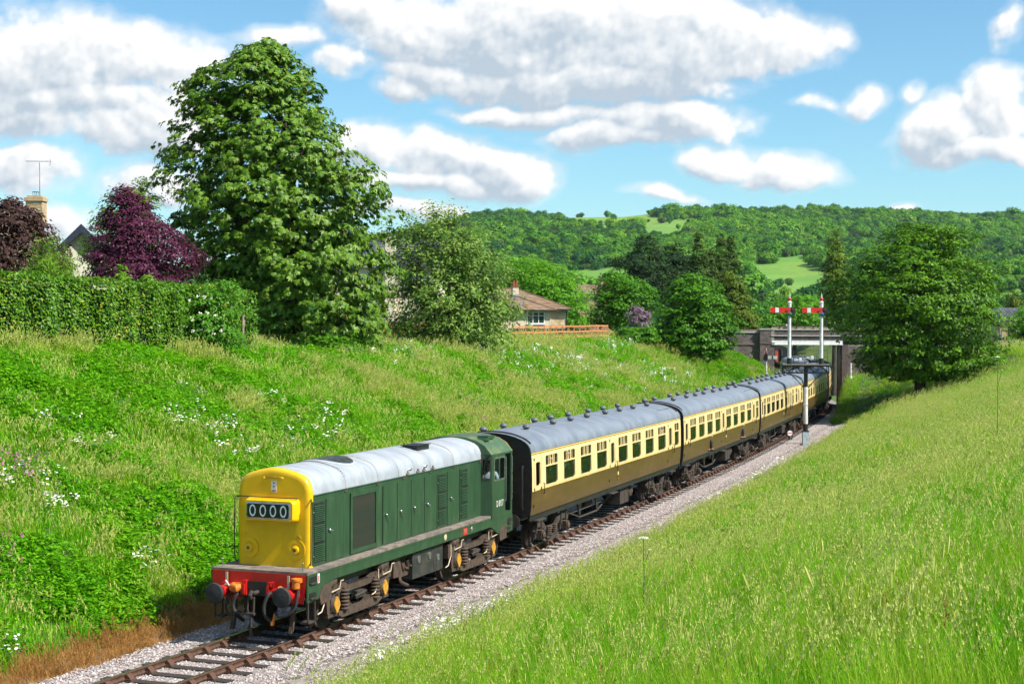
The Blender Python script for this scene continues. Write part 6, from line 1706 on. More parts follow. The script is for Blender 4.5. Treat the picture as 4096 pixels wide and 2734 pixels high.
P, lat = sample(3.3, 30, -30, 6, 17)
ok, e = in_view(P); dist = np.linalg.norm(P - CAM, axis=1)
ok &= (dist < 34) & (dist > 3.0) & (rs.rand(len(P)) < np.clip(1.25 - dist / 40, .25, 1) * np.where(dist < 13, 1.0, .85))
ok &= rs.rand(len(P)) < sstep(3.2, 4.6, lat)
P = P[ok]; lat = lat[ok]; dist = dist[ok]
f = fbm(P[:, 0], P[:, 1], .45, 1)
idx = np.where(f + rs.normal(0, .25, len(P)) > .24, 5 + rs.randint(0, 3, len(P)), rs.randint(0, 5, len(P)))
u_ = rs.rand(len(P)); idx = np.where(u_ < .02, 8, np.where(u_ < .06, 11 + rs.randint(0, 2, len(P)), np.where(u_ < .11, 9, np.where((u_ < .2) & (f < 0), 10, idx))))
sc = rs.uniform(.8, 1.2, len(P)) * (.30 + .70 * sstep(3.4, 9, lat)) * (.9 + .25 * f)
P[:, 2] -= .03
o = scatter('meadow_grass', near_k, P, rs.uniform(-.9, .9, len(P)), sc, idx, rs.normal(0, .07, (len(P), 2)))
tag(o, 'tall seeding meadow grass in the foreground on the right bank', 'grass', kind='stuff')
P, lat = sample(2.55, 34, -12, 125, 9); lat = lat + .7 * (1 - sstep(6, 30, P[:, 1])) - .7; P = P[lat > 2.6 - .0]; lat = lat[lat > 2.6]; lat = lat + .7
ok, e = in_view(P); dist = np.linalg.norm(P - CAM, axis=1)
ok &= (dist > 27) & (rs.rand(len(P)) < np.clip((dist - 27) / 8, 0, 1)) & (rs.rand(len(P)) < np.clip(1.3 - dist / 150, .3, 1)) & (rs.rand(len(P)) < sstep(3.2, 4.6, lat))
P = P[ok]; lat = lat[ok]
f = fbm(P[:, 0], P[:, 1], .35, 2)
idx = np.where(f + rs.normal(0, .22, len(P)) > .2, 4 + rs.randint(0, 3, len(P)), rs.randint(0, 4, len(P)))
idx = np.where((f < -.32) & (rs.rand(len(P)) < .6), 7 + rs.randint(0, 3, len(P)), idx)
P[:, 2] -= .03
o = scatter('bank_grass', mid_k, P, rs.uniform(-.9, .9, len(P)), rs.uniform(.8, 1.25, len(P)) * (.50 + .50 * sstep(3.4, 7, lat)), idx, rs.normal(0, .08, (len(P), 2)))
tag(o, 'long pale green grass covering the right bank beside the train', 'grass', kind='stuff')

P, lat = sample(2.3, 3.7, 86, 105, 14); P[:, 2] -= .03; n_ = len(P)
o = scatter('abutment_grass', mid_k, P, rs.uniform(0, 6.28, n_), rs.uniform(.6, 1.0, n_), rs.randint(0, 10, n_)); tag(o, 'rough grass on the bank end beside the bridge', 'grass', kind='stuff')
# --- left bank
left_k = [tuft('slope_%d' % i, 160 + i, 44, .42, .32, .022, [GB, GH], 4, 1.35, .10, .022, .5, panicle=(i % 2 == 0), wind=.55) for i in range(4)]
left_k += [tuft('slope_pale_%d' % i, 170 + i, 42, .46, .32, .019, [GB2, GH], 11, 1.35, .11, .024, .55, panicle=True, wind=.75) for i in range(3)]
left_k += [leafy('slope_weeds_%d' % i, 180 + i, 80, .48, .36, .14, .075, [WL]) for i in range(3)]
P, lat = sample(-34, -2.55, -16, 112, 15)
ok, e = in_view(P, 300, 250); dist = np.linalg.norm(P - CAM, axis=1)
ok &= (rs.rand(len(P)) < np.clip(1.45 - dist / 95, .32, 1)) & (lat > -23 - .1 * P[:, 1])
P = P[ok]; lat = lat[ok]; dist = dist[ok]
f = fbm(P[:, 0], P[:, 1], .28, 5); f2 = fbm(P[:, 0], P[:, 1], .5, 9)
hgt = P[:, 2]
wl_ = f2 + .25 * sstep(3.0, 6, hgt) + rs.normal(0, .15, len(P))
idx = np.where(f + rs.normal(0, .2, len(P)) > .22, 4 + rs.randint(0, 3, len(P)), rs.randint(0, 4, len(P)))
idx = np.where(wl_ > .17, 7 + rs.randint(0, 3, len(P)), idx)
sc = rs.uniform(.75, 1.25, len(P)) * (1 + .25 * sstep(55, 110, dist)) * (.65 + .35 * sstep(-2.7, -3.8, lat))
dry = (lat > -3.25 - .35 * rs.rand(len(P))) & (P[:, 1] < 4.5)
P[:, 2] -= .03
o = scatter('slope_grass', left_k, P[~dry], rs.uniform(-1.1, 1.1, len(P))[~dry], sc[~dry], idx[~dry], rs.normal(0, .1, (len(P), 2))[~dry])
tag(o, 'rough green grass and weeds covering the left cutting side', 'grass', kind='stuff')
# the scorched strip at the foot of the left bank
dead_k = [tuft('scorched_%d' % i, 260 + i, 60, .26, .22, .012, [GD, GD], 4, 1.3, .06, .015, .8, panicle=True, wind=.5) for i in range(3)]
P, lat = sample(-3.7, -2.3, -16, 6, 34)
ok, e = in_view(P, 300, 250); ok &= rs.rand(len(P)) < sstep(2.2, 2.7, -lat) * (1 - sstep(3.1, 3.6, -lat)) * (1 - sstep(1.5, 5.5, P[:, 1]))
P = P[ok]
o = scatter('scorched_grass', dead_k, P, rs.uniform(0, 6.28, len(P)), rs.uniform(.7, 1.3, len(P)), rs.randint(0, 3, len(P)))
tag(o, 'scorched orange brown grass at the foot of the left bank', 'grass', kind='stuff')
# weedy fringe on the ballast shoulder of the right side
fr_k = [leafy('fringe_%d' % i, 280 + i, 26, .16, .2, .06, .03, [leaf_mat('fringe_weed', (.14, .17, .03), (.24, .13, .06), .3)]) for i in range(2)] + [tuft('fringe_grass', 285, 16, .26, .14, .010, [GB, GH], 2, 1.3, .06, .012, .4)]
P, lat = sample(2.3, 4.4, -12, 70, 7)
ok, e = in_view(P, 300, 250); ok &= rs.rand(len(P)) < sstep(2.4, 3.8, lat) * (.35 + .65 * (fbm(P[:, 0], P[:, 1], 1.1, 3) > 0))
P = P[ok]
o = scatter('fringe_weeds', fr_k, P, rs.uniform(0, 6.28, len(P)), rs.uniform(.6, 1.3, len(P)), rs.randint(0, 3, len(P)))
tag(o, 'low reddish weeds creeping over the edge of the ballast', 'weeds', kind='stuff')

# --- flowers, in the drifts where they grow
da_k = [leafy('daisies_%d' % i, 300 + i, 14, .3, .2, .08, .03, [WL, WF, WC], 10, .030, 1, 1.75, True) for i in range(3)]
pk_k = [leafy('campion_%d' % i, 320 + i, 40, .45, .25, .1, .03, [WL, PF], 5, .020, 1, 1.25) for i in range(3)]
def drift(name, protos, spots, label, size=1.0, edge=None):
    A = []
    for (px, py, rx, ry, n) in spots:
        for _ in range(n):
            q_ = hit_ground(px + rs.normal(0, rx * .5), py + rs.normal(0, ry * .5), 200)
            if edge is not None and q_[0] - float(xc(q_[1])) < edge: q_ = np.array([float(xc(q_[1])) + edge + .5 * rs.rand(), q_[1], 0])
            A.append((q_[0], q_[1], gz(q_[0], q_[1])))
    A = np.array(A); n = len(A)
    o = scatter(name, protos, A, rs.uniform(0, 6.28, n), rs.uniform(.8, 1.3, n) * size, rs.randint(0, len(protos), n))
    return tag(o, label, 'flowers', kind='stuff')
drift('ox_eye_daisies', da_k, [(720, 1720, 110, 40, 16), (880, 1770, 90, 40, 13), (1080, 1640, 80, 30, 7), (1280, 1790, 110, 50, 14), (1350, 1720, 100, 40, 8), (350, 1840, 110, 24, 10), (180, 1750, 90, 30, 8), (1020, 1850, 120, 28, 11), (1190, 1830, 90, 25, 6),
    (100, 1990, 150, 80, 16), (230, 2100, 90, 50, 12), (620, 2340, 90, 60, 5), (60, 2660, 50, 50, 3), (1650, 1460, 160, 70, 16), (790, 1620, 60, 30, 6)], 'drifts of white ox eye daisies on the left bank')
drift('trackside_daisies', da_k, [(1800, 2480, 90, 60, 26), (1600, 2580, 110, 50, 26), (1450, 2680, 110, 50, 20), (2960, 1890, 60, 30, 14), (2840, 1960, 60, 40, 12), (2700, 2040, 60, 40, 10)], 'white daisies flowering along the edge of the ballast', .85, 3.35)
drift('pink_campion', pk_k, [(1910, 1680, 90, 60, 34), (60, 1960, 130, 110, 30), (30, 2300, 60, 60, 12), (1730, 1520, 80, 40, 8)], 'patches of pink purple wild flowers on the left bank')
bw_k = [leafy('bramble_%d' % i, 340 + i, 60, .6, .5, .11, .08, [WL, WF], 6, .032, 1, 1.05) for i in range(3)]
drift('flowering_bramble', bw_k, [(2150, 1450, 220, 70, 60), (2350, 1500, 260, 70, 70), (2650, 1530, 200, 60, 50), (2500, 1400, 160, 40, 34), (1600, 1420, 120, 60, 24), (2450, 1340, 90, 40, 18)], 'white flowered brambles below the timber fence', 1.0)

# --- loose ballast stones
def stone_patch(name, seed, n, size, mat_, half=.27):
    rng = np.random.RandomState(seed); vs, fs = [], []
    ico = np.array([(0, 0, 1), (.9, 0, .2), (.25, .85, .25), (-.75, .5, .2), (-.7, -.55, .25), (.3, -.85, .15), (0, 0, -.8)])
    tri = [(0, 1, 2), (0, 2, 3), (0, 3, 4), (0, 4, 5), (0, 5, 1), (6, 2, 1), (6, 3, 2), (6, 4, 3), (6, 5, 4), (6, 1, 5)]
    for _ in range(n):
        s = size * rng.uniform(.6, 1.35); a = rng.uniform(0, 6.28)
        c_, s_ = math.cos(a), math.sin(a)
        p = ico * rng.uniform(.7, 1.3, (7, 3)) * s * np.array([1, .8, .62])
        t = rng.normal(0, .5)
        p = np.stack([p[:, 0] * c_ - p[:, 1] * s_, p[:, 0] * s_ + p[:, 1] * c_, p[:, 2] + p[:, 0] * t * .5], -1)
        p += np.array([rng.uniform(-half, half), rng.uniform(-half, half), rng.uniform(-.012, .012)])
        o = len(vs); vs += p.tolist(); fs += [tuple(i + o for i in f_) for f_ in tri]
    me = bpy.data.meshes.new(name); me.from_pydata(vs, [], fs); me.materials.append(mat_); me.update()
    return me
st_k = [stone_patch('stones_%d' % i, 400 + i, 150, .026, M['ballaststone']) for i in range(4)]
gy_, gx_ = np.meshgrid(np.arange(-14, 92, .40), np.arange(-2.75, 3.75, .40), indexing='ij')
lat = gx_.ravel() + rs.uniform(-.07, .07, gx_.size); Yv = gy_.ravel() + rs.uniform(-.07, .07, gx_.size)
P = np.stack([lat + xc(Yv), Yv, 0 * Yv], -1)
ok, e = in_view(P, 300, 250); dist = np.linalg.norm(P - CAM, axis=1)
ok &= rs.rand(len(P)) < np.where(lat > 2.3, 1.15 - .65 * sstep(2.7, 3.75, lat), 1)
P = P[ok]; lat = lat[ok]
P[:, 2] = ground_z(P[:, 0], P[:, 1], False) + np.where(np.abs(lat) < 1.32, .006, .018)
o = scatter('ballast_stones', st_k, P, rs.uniform(0, 6.28, len(P)), rs.uniform(.85, 1.15, len(P)), rs.randint(0, 4, len(P)))
tag(o, 'pinkish grey crushed stone ballast round the sleepers', 'ballast', kind='stuff')
# ------------------------------------------------------------------ trees, hedges, woods
def kites(C, Dr, N, L, W, fold=.08):
    """leaf quads: base C, direction Dr, normal N, length L, width W"""
    S = np.cross(N, Dr); S /= np.linalg.norm(S, axis=1, keepdims=True) + 1e-9
    L = L[:, None]; W = W[:, None]
    a = C; b = C + Dr * L * .45 + S * W * .5 + N * W * fold; c = C + Dr * L; d = C + Dr * L * .45 - S * W * .5 + N * W * fold
    V = np.stack([a, b, c, d], 1).reshape(-1, 3)
    F = np.arange(len(V)).reshape(-1, 4)
    return V, F
def unit(v): return v / (np.linalg.norm(v, axis=-1, keepdims=True) + 1e-9)

def crown_points(rg, prof, n, depthk=.9, shell=1.7, lob=.13, seed=0):
    """cluster centres in an envelope given by (z, r_left, r_right) rows; returns local positions and outward directions"""
    prof = np.array(sorted(prof)); z0, z1 = prof[0, 0], prof[-1, 0]
    zz = np.linspace(z0, z1, 200); rl, rr = np.interp(zz, prof[:, 0], prof[:, 1]), np.interp(zz, prof[:, 0], prof[:, 2])
    wgt = (rl + rr) / 2 + .25 * (rl + rr).max() / 4; wgt /= wgt.sum()
    z = rg.choice(zz, n, p=wgt) + rg.uniform(-.5, .5, n) * (z1 - z0) / 200
    a = rg.uniform(0, 2 * np.pi, n)
    RL, RR = np.interp(z, prof[:, 0], prof[:, 1]), np.interp(z, prof[:, 0], prof[:, 2])
    rd = depthk * (RL + RR) / 2; cx = (RR - RL) / 2; hx_ = (RL + RR) / 2
    rho = 1 - .62 * rg.rand(n) ** shell
    sp_ = max(z1 - z0, .5) / 9.0; zn = z / sp_
    lobes = 1 - .05 + lob * (.7 * np.sin(3 * a + zn * 1.1 + seed) + .5 * np.sin(5 * a - zn * 1.7 + 2 * seed) + .4 * np.sin(2 * a + zn * 2.3 + seed * 3) + .35 * np.sin(8 * a + zn * 2.9))
    rho = np.minimum(rho * lobes, 1.04); tip = rg.rand(n) < .10; rho = np.where(tip & (rho > .75), rho * rg.uniform(1.0, 1.14, n), rho)
    lx, ly = cx + hx_ * rho * np.cos(a), rd * rho * np.sin(a)
    cen = np.stack([cx, 0 * cx, z], -1)
    P = np.stack([lx, ly, z], -1)
    hz_span = (z1 - z0)
    out = unit(np.stack([np.cos(a), np.sin(a), .9 * (z - (z0 + .40 * hz_span)) / hz_span * 2], -1))
    return P, out, rho

def to_world(P):   # local x = camera right, local y = away
    return P[:, :1] * RGT[None] + P[:, 1:2] * FWH[None] + np.array([[0, 0, 1.0]]) * P[:, 2:3]

def px_tree(name, label, depth, base, outline, lm, nclus, per, leaf, clus_r, droop=.0, palm=0, cat='tree', group=None, seed=1, trunk_r=.25, depthk=.9, trunks=1, limbs=10, flat=.75, shell=1.7, lob=.13, updir=.7, bark='bark', upright=False):
    rg = np.random.RandomState(seed); k = FPX / depth
    p0_ = at(base[0], base[1], depth); zg = min(p0_[2], gz(p0_[0], p0_[1])) if depth < 300 else p0_[2]
    root = empty(name, (p0_[0], p0_[1], zg), 0, label, cat, group)
    prof = [((base[1] - y) / k + p0_[2] - zg, (base[0] - xl) / k, (xr - base[0]) / k) for (y, xl, xr) in outline]
    P, out, rho = crown_points(rg, prof, nclus, depthk, shell, lob, seed)
    # leaves
    n = nclus * per; ci = np.repeat(np.arange(nclus), per)
    rc = clus_r * rg.uniform(.6, 1.35, nclus)
    u = unit(rg.normal(0, 1, (n, 3))); u[:, 2] = np.abs(u[:, 2]) * .9 - .15
    C = P[ci] + u * (rc[ci] * rg.uniform(.45, 1.0, n) ** .6)[:, None] * np.array([1, 1, flat])
    if upright: C = P[ci] + out[ci] * (rg.uniform(-.5, 1.0, n) * rc[ci] * 1.6)[:, None] + rg.normal(0, 1, (n, 3)) * (rc[ci] * .28)[:, None]
    Nn = unit(.8 * out[ci] + .55 * u + np.array([0, 0, updir]) + rg.normal(0, .38, (n, 3)))
    t = rg.normal(0, 1, (n, 3)) + .9 * out[ci]; t[:, 2] -= droop
    D = unit(t - Nn * (t * Nn).sum(1, keepdims=True)); D[:, 2] -= droop * .5; D = unit(D)
    L = leaf[0] * rg.uniform(.65, 1.3, n); Wd = leaf[1] * rg.uniform(.7, 1.25, n)
    if palm:
        C = np.repeat(C, palm, 0); Nn = np.repeat(Nn, palm, 0); D0 = np.repeat(D, palm, 0); S = np.cross(Nn, D0)
        an = np.tile(np.linspace(-1.5, 1.5, palm), n) + rg.normal(0, .12, n * palm)
        D = unit(D0 * np.cos(an)[:, None] + S * np.sin(an)[:, None] + np.array([0, 0, -droop * .55]))
        Nn = unit(Nn - D * (Nn * D).sum(1, keepdims=True)); L = np.repeat(L, palm) * (1 - .25 * np.abs(an) / 1.5); Wd = np.repeat(Wd, palm)
    V, F = kites(C, D, Nn, L, Wd)
    cr = link('crown', np_mesh('crown', to_world(V), F, lm), root)
    # trunk and limbs
    top = max(q_[0] for q_ in prof); b = MB(); rgx = random.Random(seed)
    for tkn in range(trunks):
        dx = (tkn - (trunks - 1) / 2) * .9
        hgt = top * .72
        pts = [(RGT[0] * dx * (1 + .8 * j) * .6 + rgx.uniform(-.1, .1) * j, RGT[1] * dx * (1 + .8 * j) * .6 + rgx.uniform(-.1, .1) * j, hgt * j / 4 - (.4 if j == 0 else 0)) for j in range(5)]
        b.tube(pts, [trunk_r * (1.25, 1, .8, .5, .2)[j] for j in range(5)], 9)
    tr = b.build('trunk', M[bark], None); tr.parent = root
    sel = rg.choice(nclus, min(limbs, nclus), replace=False); Wp = to_world(P)
    for i in sel:
        e = Wp[i]; zst = max(.25 * top, e[2] - .45 * abs(np.hypot(e[0], e[1])) - .1 * top); zst = min(zst, top * .68)
        lb = MB(); m1 = (e[0] * .45, e[1] * .45, zst + (e[2] - zst) * .6)
        lb.tube([(0, 0, zst), m1, tuple(e)], [trunk_r * .35, trunk_r * .2, .02], 5); o = lb.build('limb', M[bark], None); o.parent = root
    return root

LM = dict(
    chestnut=leaf_mat('chestnut_leaf', (.028, .10, .004), (.17, .29, .018), .18, .45, spec=.22),
    purple=leaf_mat('purple_plum_leaf', (.055, .012, .030), (.13, .030, .068), .25, .4),
    copper=leaf_mat('copper_leaf', (.035, .018, .016), (.085, .042, .030), .25, .45, spec=.25),
    light=leaf_mat('light_green_leaf', (.10, .22, .014), (.20, .34, .03), .35),
    white=leaf_mat('whitebeam_leaf', (.045, .13, .008), (.24, .34, .07), .2, .5),
    beech=leaf_mat('beech_leaf', (.075, .23, .008), (.14, .33, .014), .38),
    mid=leaf_mat('mid_green_leaf', (.024, .105, .004), (.10, .26, .010), .20, .45),
    maple=leaf_mat('maple_leaf', (.020, .085, .002), (.13, .27, .008), .18, .45),
    pine=leaf_mat('pine_needle', (.012, .034, .010), (.035, .070, .020), .1, .6),
    spruce=leaf_mat('spruce_needle', (.025, .060, .010), (.075, .125, .016), .12, .6),
    cypress=leaf_mat('golden_cypress', (.055, .105, .010), (.13, .19, .016), .15, .6),
    hedge=leaf_mat('hedge_leaf', (.026, .10, .003), (.13, .28, .008), .2, .45, spec=.25),
    hedgey=leaf_mat('hedge_yellow_tip', (.36, .33, .03), (.26, .33, .03), .3, .4),
    elder=leaf_mat('elder_leaf', (.065, .21, .012), (.13, .30, .03), .35, .4),
    lilac=leaf_mat('lilac_blossom', (.16, .10, .14), (.26, .17, .22), .2, .6),
    catkin=leaf_mat('chestnut_blossom', (.24, .26, .05), (.36, .34, .09), .3, .6),
)
# horse chestnut: tall conical crown right down to the grass
CH = [(188, 1020, 1100), (230, 930, 1180), (300, 800, 1225), (330, 770, 1270), (400, 720, 1270), (470, 712, 1330), (520, 690, 1420), (600, 680, 1440), (660, 650, 1470), (720, 632, 1500), (765, 640, 1560), (830, 648, 1570), (900, 655, 1545), (1000, 700, 1560), (1100, 760, 1580), (1180, 830, 1590), (1260, 930, 1585), (1340, 1010, 1575), (1400, 1060, 1550), (1435, 1150, 1480)]
chest = px_tree('horse_chestnut_tree', 'tall dark green chestnut tree dominating the left bank', 79, (1180, 1425), CH, LM['chestnut'], 1750, 16, (.28, .105), .62, .7, 5, seed=3, trunk_r=.42, depthk=.85, flat=.8, lob=.13, shell=1.2, limbs=26)
rg = np.random.RandomState(8)   # upright blossom candles gone over
prof = [((1425 - y) * 79 / FPX, (1180 - a) * 79 / FPX, (b_ - 1180) * 79 / FPX) for y, a, b_ in CH]
P, out, rho = crown_points(rg, prof, 2600, .85, 6.0, .16, 3); keep = (rho > .86) & (rho < .99); P, out = P[keep], out[keep]; P = P + out * .12
P = np.repeat(P, 4, 0); P[:, 2] += rg.uniform(0, .22, len(P)); D = unit(rg.normal(0, 1, (len(P), 3)) + np.array([0, 0, 1.0])); N_ = unit(np.cross(D, rg.normal(0, 1, (len(P), 3))))
V, F = kites(P, D, N_, np.full(len(P), .10), np.full(len(P), .055)); link('blossom', np_mesh('blossom', to_world(V), F, LM['catkin']), chest)

px_tree('purple_plum_tree', 'purple leaved plum tree beside the chestnut', 68, (560, 1160), [(768, 480, 520), (800, 450, 560), (860, 410, 610), (920, 385, 690), (980, 365, 760), (1040, 345, 785), (1100, 330, 780), (1150, 340, 770)], LM['purple'], 620, 26, (.17, .085), .42, .15, seed=11, trunk_r=.18, shell=1.9)
px_tree('apple_tree', 'light green spindly tree half hidden behind the purple plum', 77, (520, 1150), [(735, 555, 566), (770, 548, 590), (800, 440, 640), (850, 380, 650), (920, 350, 660), (1000, 340, 660), (1100, 330, 650)], LM['light'], 330, 22, (.20, .10), .45, .1, seed=12, trunk_r=.15)
px_tree('copper_maple_tree', 'dark copper leaved tree at the left edge above the hedge', 62, (60, 1140), [(828, 20, 60), (860, -40, 130), (900, -110, 170), (950, -160, 200), (1000, -190, 250), (1060, -200, 285), (1120, -190, 280)], LM['copper'], 560, 24, (.17, .10), .42, .2, seed=13, trunk_r=.2)
px_tree('young_willow', 'pale yellow green feathery shrub rising over the hedge', 59, (215, 1150), [(1000, 175, 185), (1020, 160, 215), (1060, 140, 250), (1110, 130, 285), (1140, 130, 300)], LM['light'], 150, 22, (.20, .035), .35, -.3, cat='shrub', seed=14, trunk_r=.05, limbs=8, upright=True)
px_tree('whitebeam_tree', 'silvery green tree between the chestnut and the bungalow', 94, (1790, 1392), [(850, 1735, 1760), (880, 1690, 1800), (920, 1600, 1840), (960, 1575, 1950), (1020, 1570, 1985), (1100, 1572, 2005), (1180, 1565, 2045), (1240, 1575, 2075), (1300, 1580, 2060), (1350, 1610, 2040), (1385, 1680, 1960)], LM['white'], 950, 30, (.25, .115), .55, .1, seed=15, trunk_r=.16, trunks=3, flat=.8, lob=.2, shell=1.4, limbs=20, upright=True)
px_tree('beech_tree', 'bright green beech behind the bungalow', 178, (2200, 1320), [(1040, 2070, 2120), (1050, 2030, 2200), (1090, 2010, 2290), (1140, 2000, 2330), (1200, 1990, 2370), (1260, 1990, 2385), (1310, 2000, 2385)], LM['beech'], 560, 24, (.42, .2), 1.0, .1, seed=16, trunk_r=.3, flat=.7)
px_tree('birch_tree', 'fresh green tree right of the bungalow gable', 152, (2450, 1345), [(1095, 2430, 2470), (1120, 2390, 2560), (1160, 2380, 2620), (1220, 2370, 2620), (1280, 2375, 2600), (1330, 2390, 2560)], LM['mid'], 420, 24, (.34, .17), .8, .15, seed=17, trunk_r=.2)
px_tree('lilac_bush', 'mauve flowering lilac between two green trees', 146, (2560, 1345), [(1225, 2530, 2560), (1250, 2510, 2600), (1300, 2515, 2605), (1340, 2530, 2590)], LM['lilac'], 70, 22, (.25, .14), .45, 0, cat='shrub', seed=18, trunk_r=.08, limbs=4)
px_tree('pine_tree', 'broad dark pine standing left of the pointed spruces', 195, (2580, 1260), [(945, 2565, 2600), (970, 2540, 2640), (1010, 2520, 2660), (1050, 2450, 2690), (1090, 2470, 2690), (1150, 2490, 2690), (1220, 2500, 2680)], LM['pine'], 300, 34, (.55, .13), 1.0, -.1, seed=19, trunk_r=.35, flat=.45, lob=.25)
px_tree('pine_tree', 'ragged dark pine with gaps just right of the broad pine', 200, (2700, 1260), [(965, 2690, 2720), (990, 2665, 2740), (1030, 2660, 2765), (1080, 2650, 2775), (1150, 2650, 2780), (1230, 2660, 2780)], LM['pine'], 170, 34, (.55, .13), .95, -.1, seed=20, trunk_r=.35, flat=.4, lob=.3)
for i, (x, yt, w, lab) in enumerate(((2793, 922, 62, 'leftmost pointed spruce above the bushy tree'), (2832, 985, 60, 'lowest pointed spruce among its taller neighbours'), (2880, 932, 66, 'tall pointed spruce in the middle of the conifer group'), (2920, 930, 62, 'rightmost pointed spruce of the conifer group'))):
    px_tree('spruce_tree', lab, 190 + 4 * i, (x, 1260), [(yt, x - 2, x + 2), (yt + 40, x - .22 * w, x + .22 * w), (yt + 110, x - .5 * w, x + .5 * w), (yt + 180, x - .8 * w, x + .8 * w), (1180, x - w * 1.1, x + w * 1.1), (1250, x - w * 1.2, x + w * 1.2)], LM['spruce'], 260, 24, (.5, .13), .5, .5, group='spruces behind the bushy tree', seed=30 + i, trunk_r=.25, flat=.5, lob=.28, limbs=4)
px_tree('golden_cypress', 'drooping golden cypress just left of the bridge', 160, (2950, 1320), [(1075, 2900, 2920), (1120, 2880, 2960), (1180, 2880, 2990), (1240, 2880, 3015), (1300, 2890, 3040)], LM['cypress'], 330, 26, (.42, .12), .55, .5, seed=35, trunk_r=.25, flat=.5, lob=.2)
px_tree('field_maple_tree', 'round bushy tree with two leaning trunks on the bank left of the bridge', 132, (2745, 1440), [(1098, 2740, 2800), (1115, 2690, 2850), (1150, 2650, 2890), (1200, 2622, 2920), (1260, 2610, 2945), (1320, 2615, 2945), (1370, 2622, 2935), (1410, 2650, 2900), (1450, 2760, 2870)], LM['mid'], 700, 26, (.30, .16), .62, .2, seed=36, trunk_r=.22, trunks=2, flat=.65)
px_tree('sycamore_tree', 'big round dark green tree right of the bridge', 118, (3680, 1500), [(890, 3600, 3640), (905, 3560, 3860), (950, 3520, 3900), (1000, 3420, 3930), (1060, 3370, 3975), (1120, 3330, 4000), (1200, 3310, 4015), (1280, 3320, 4020), (1350, 3340, 4018), (1400, 3365, 4016), (1440, 3390, 4005), (1475, 3440, 3960), (1505, 3540, 3860)], LM['maple'], 1800, 30, (.27, .15), .66, .15, seed=37, trunk_r=.38, flat=.65, lob=.14, limbs=24, shell=1.25)
px_tree('cypress_tree', 'narrow dark cypress rising left of the big round tree', 165, (3335, 1320), [(915, 3333, 3338), (960, 3318, 3352), (1020, 3305, 3375), (1100, 3290, 3395), (1200, 3285, 3400), (1310, 3290, 3400)], LM['cypress'], 330, 24, (.40, .12), .5, .4, seed=38, trunk_r=.25, flat=.5, lob=.2)
px_tree('roadside_tree', 'bright green tree filling the gap behind the two signal arms', 250, (3180, 1310), [(1180, 3160, 3230), (1210, 3100, 3290), (1250, 3080, 3310), (1300, 3080, 3310)], LM['beech'], 220, 22, (.6, .28), 1.1, .1, seed=39, trunk_r=.25)
px_tree('roadside_tree', 'small green tree behind the left end of the bridge parapet', 235, (3060, 1315), [(1255, 3040, 3090), (1280, 3010, 3120), (1310, 3010, 3120)], LM['mid'], 90, 20, (.5, .25), .8, .1, seed=40, trunk_r=.2)
px_tree('larch_tree', 'drooping conifer at the right edge below the wooded hill', 170, (4060, 1330), [(1145, 4050, 4060), (1180, 4030, 4085), (1220, 4020, 4100), (1280, 4030, 4110), (1320, 4030, 4110)], LM['cypress'], 150, 22, (.4, .13), .6, .5, seed=41, trunk_r=.2, flat=.5)
px_tree('hawthorn_bush', 'leafy bush beside the pole at the right edge', 150, (4090, 1345), [(1210, 4080, 4120), (1250, 4050, 4180), (1300, 4040, 4200), (1340, 4040, 4200)], LM['beech'], 130, 22, (.35, .18), .6, .1, cat='shrub', seed=42, trunk_r=.1)
px_tree('bramble_bush', 'dark low bush on the crest right of the soil heap', 130, (2540, 1350), [(1310, 2480, 2620), (1330, 2450, 2660), (1355, 2450, 2680)], LM['mid'], 150, 22, (.26, .14), .45, .1, cat='shrub', seed=43, trunk_r=.06, limbs=4)
px_tree('laurel_bush', 'yellow green shrub under the silvery tree by the board fence', 104, (1620, 1375), [(1312, 1600, 1640), (1335, 1570, 1690), (1370, 1560, 1700)], LM['light'], 70, 22, (.2, .1), .4, .1, cat='shrub', seed=44, trunk_r=.06, limbs=4)
px_tree('scrub_bush', 'dark scrub under the hanging chestnut branches', 76, (1330, 1440), [(1360, 1240, 1420), (1400, 1180, 1500), (1440, 1170, 1510)], LM['mid'], 120, 24, (.2, .1), .4, .1, cat='shrub', seed=45, trunk_r=.06, limbs=4)

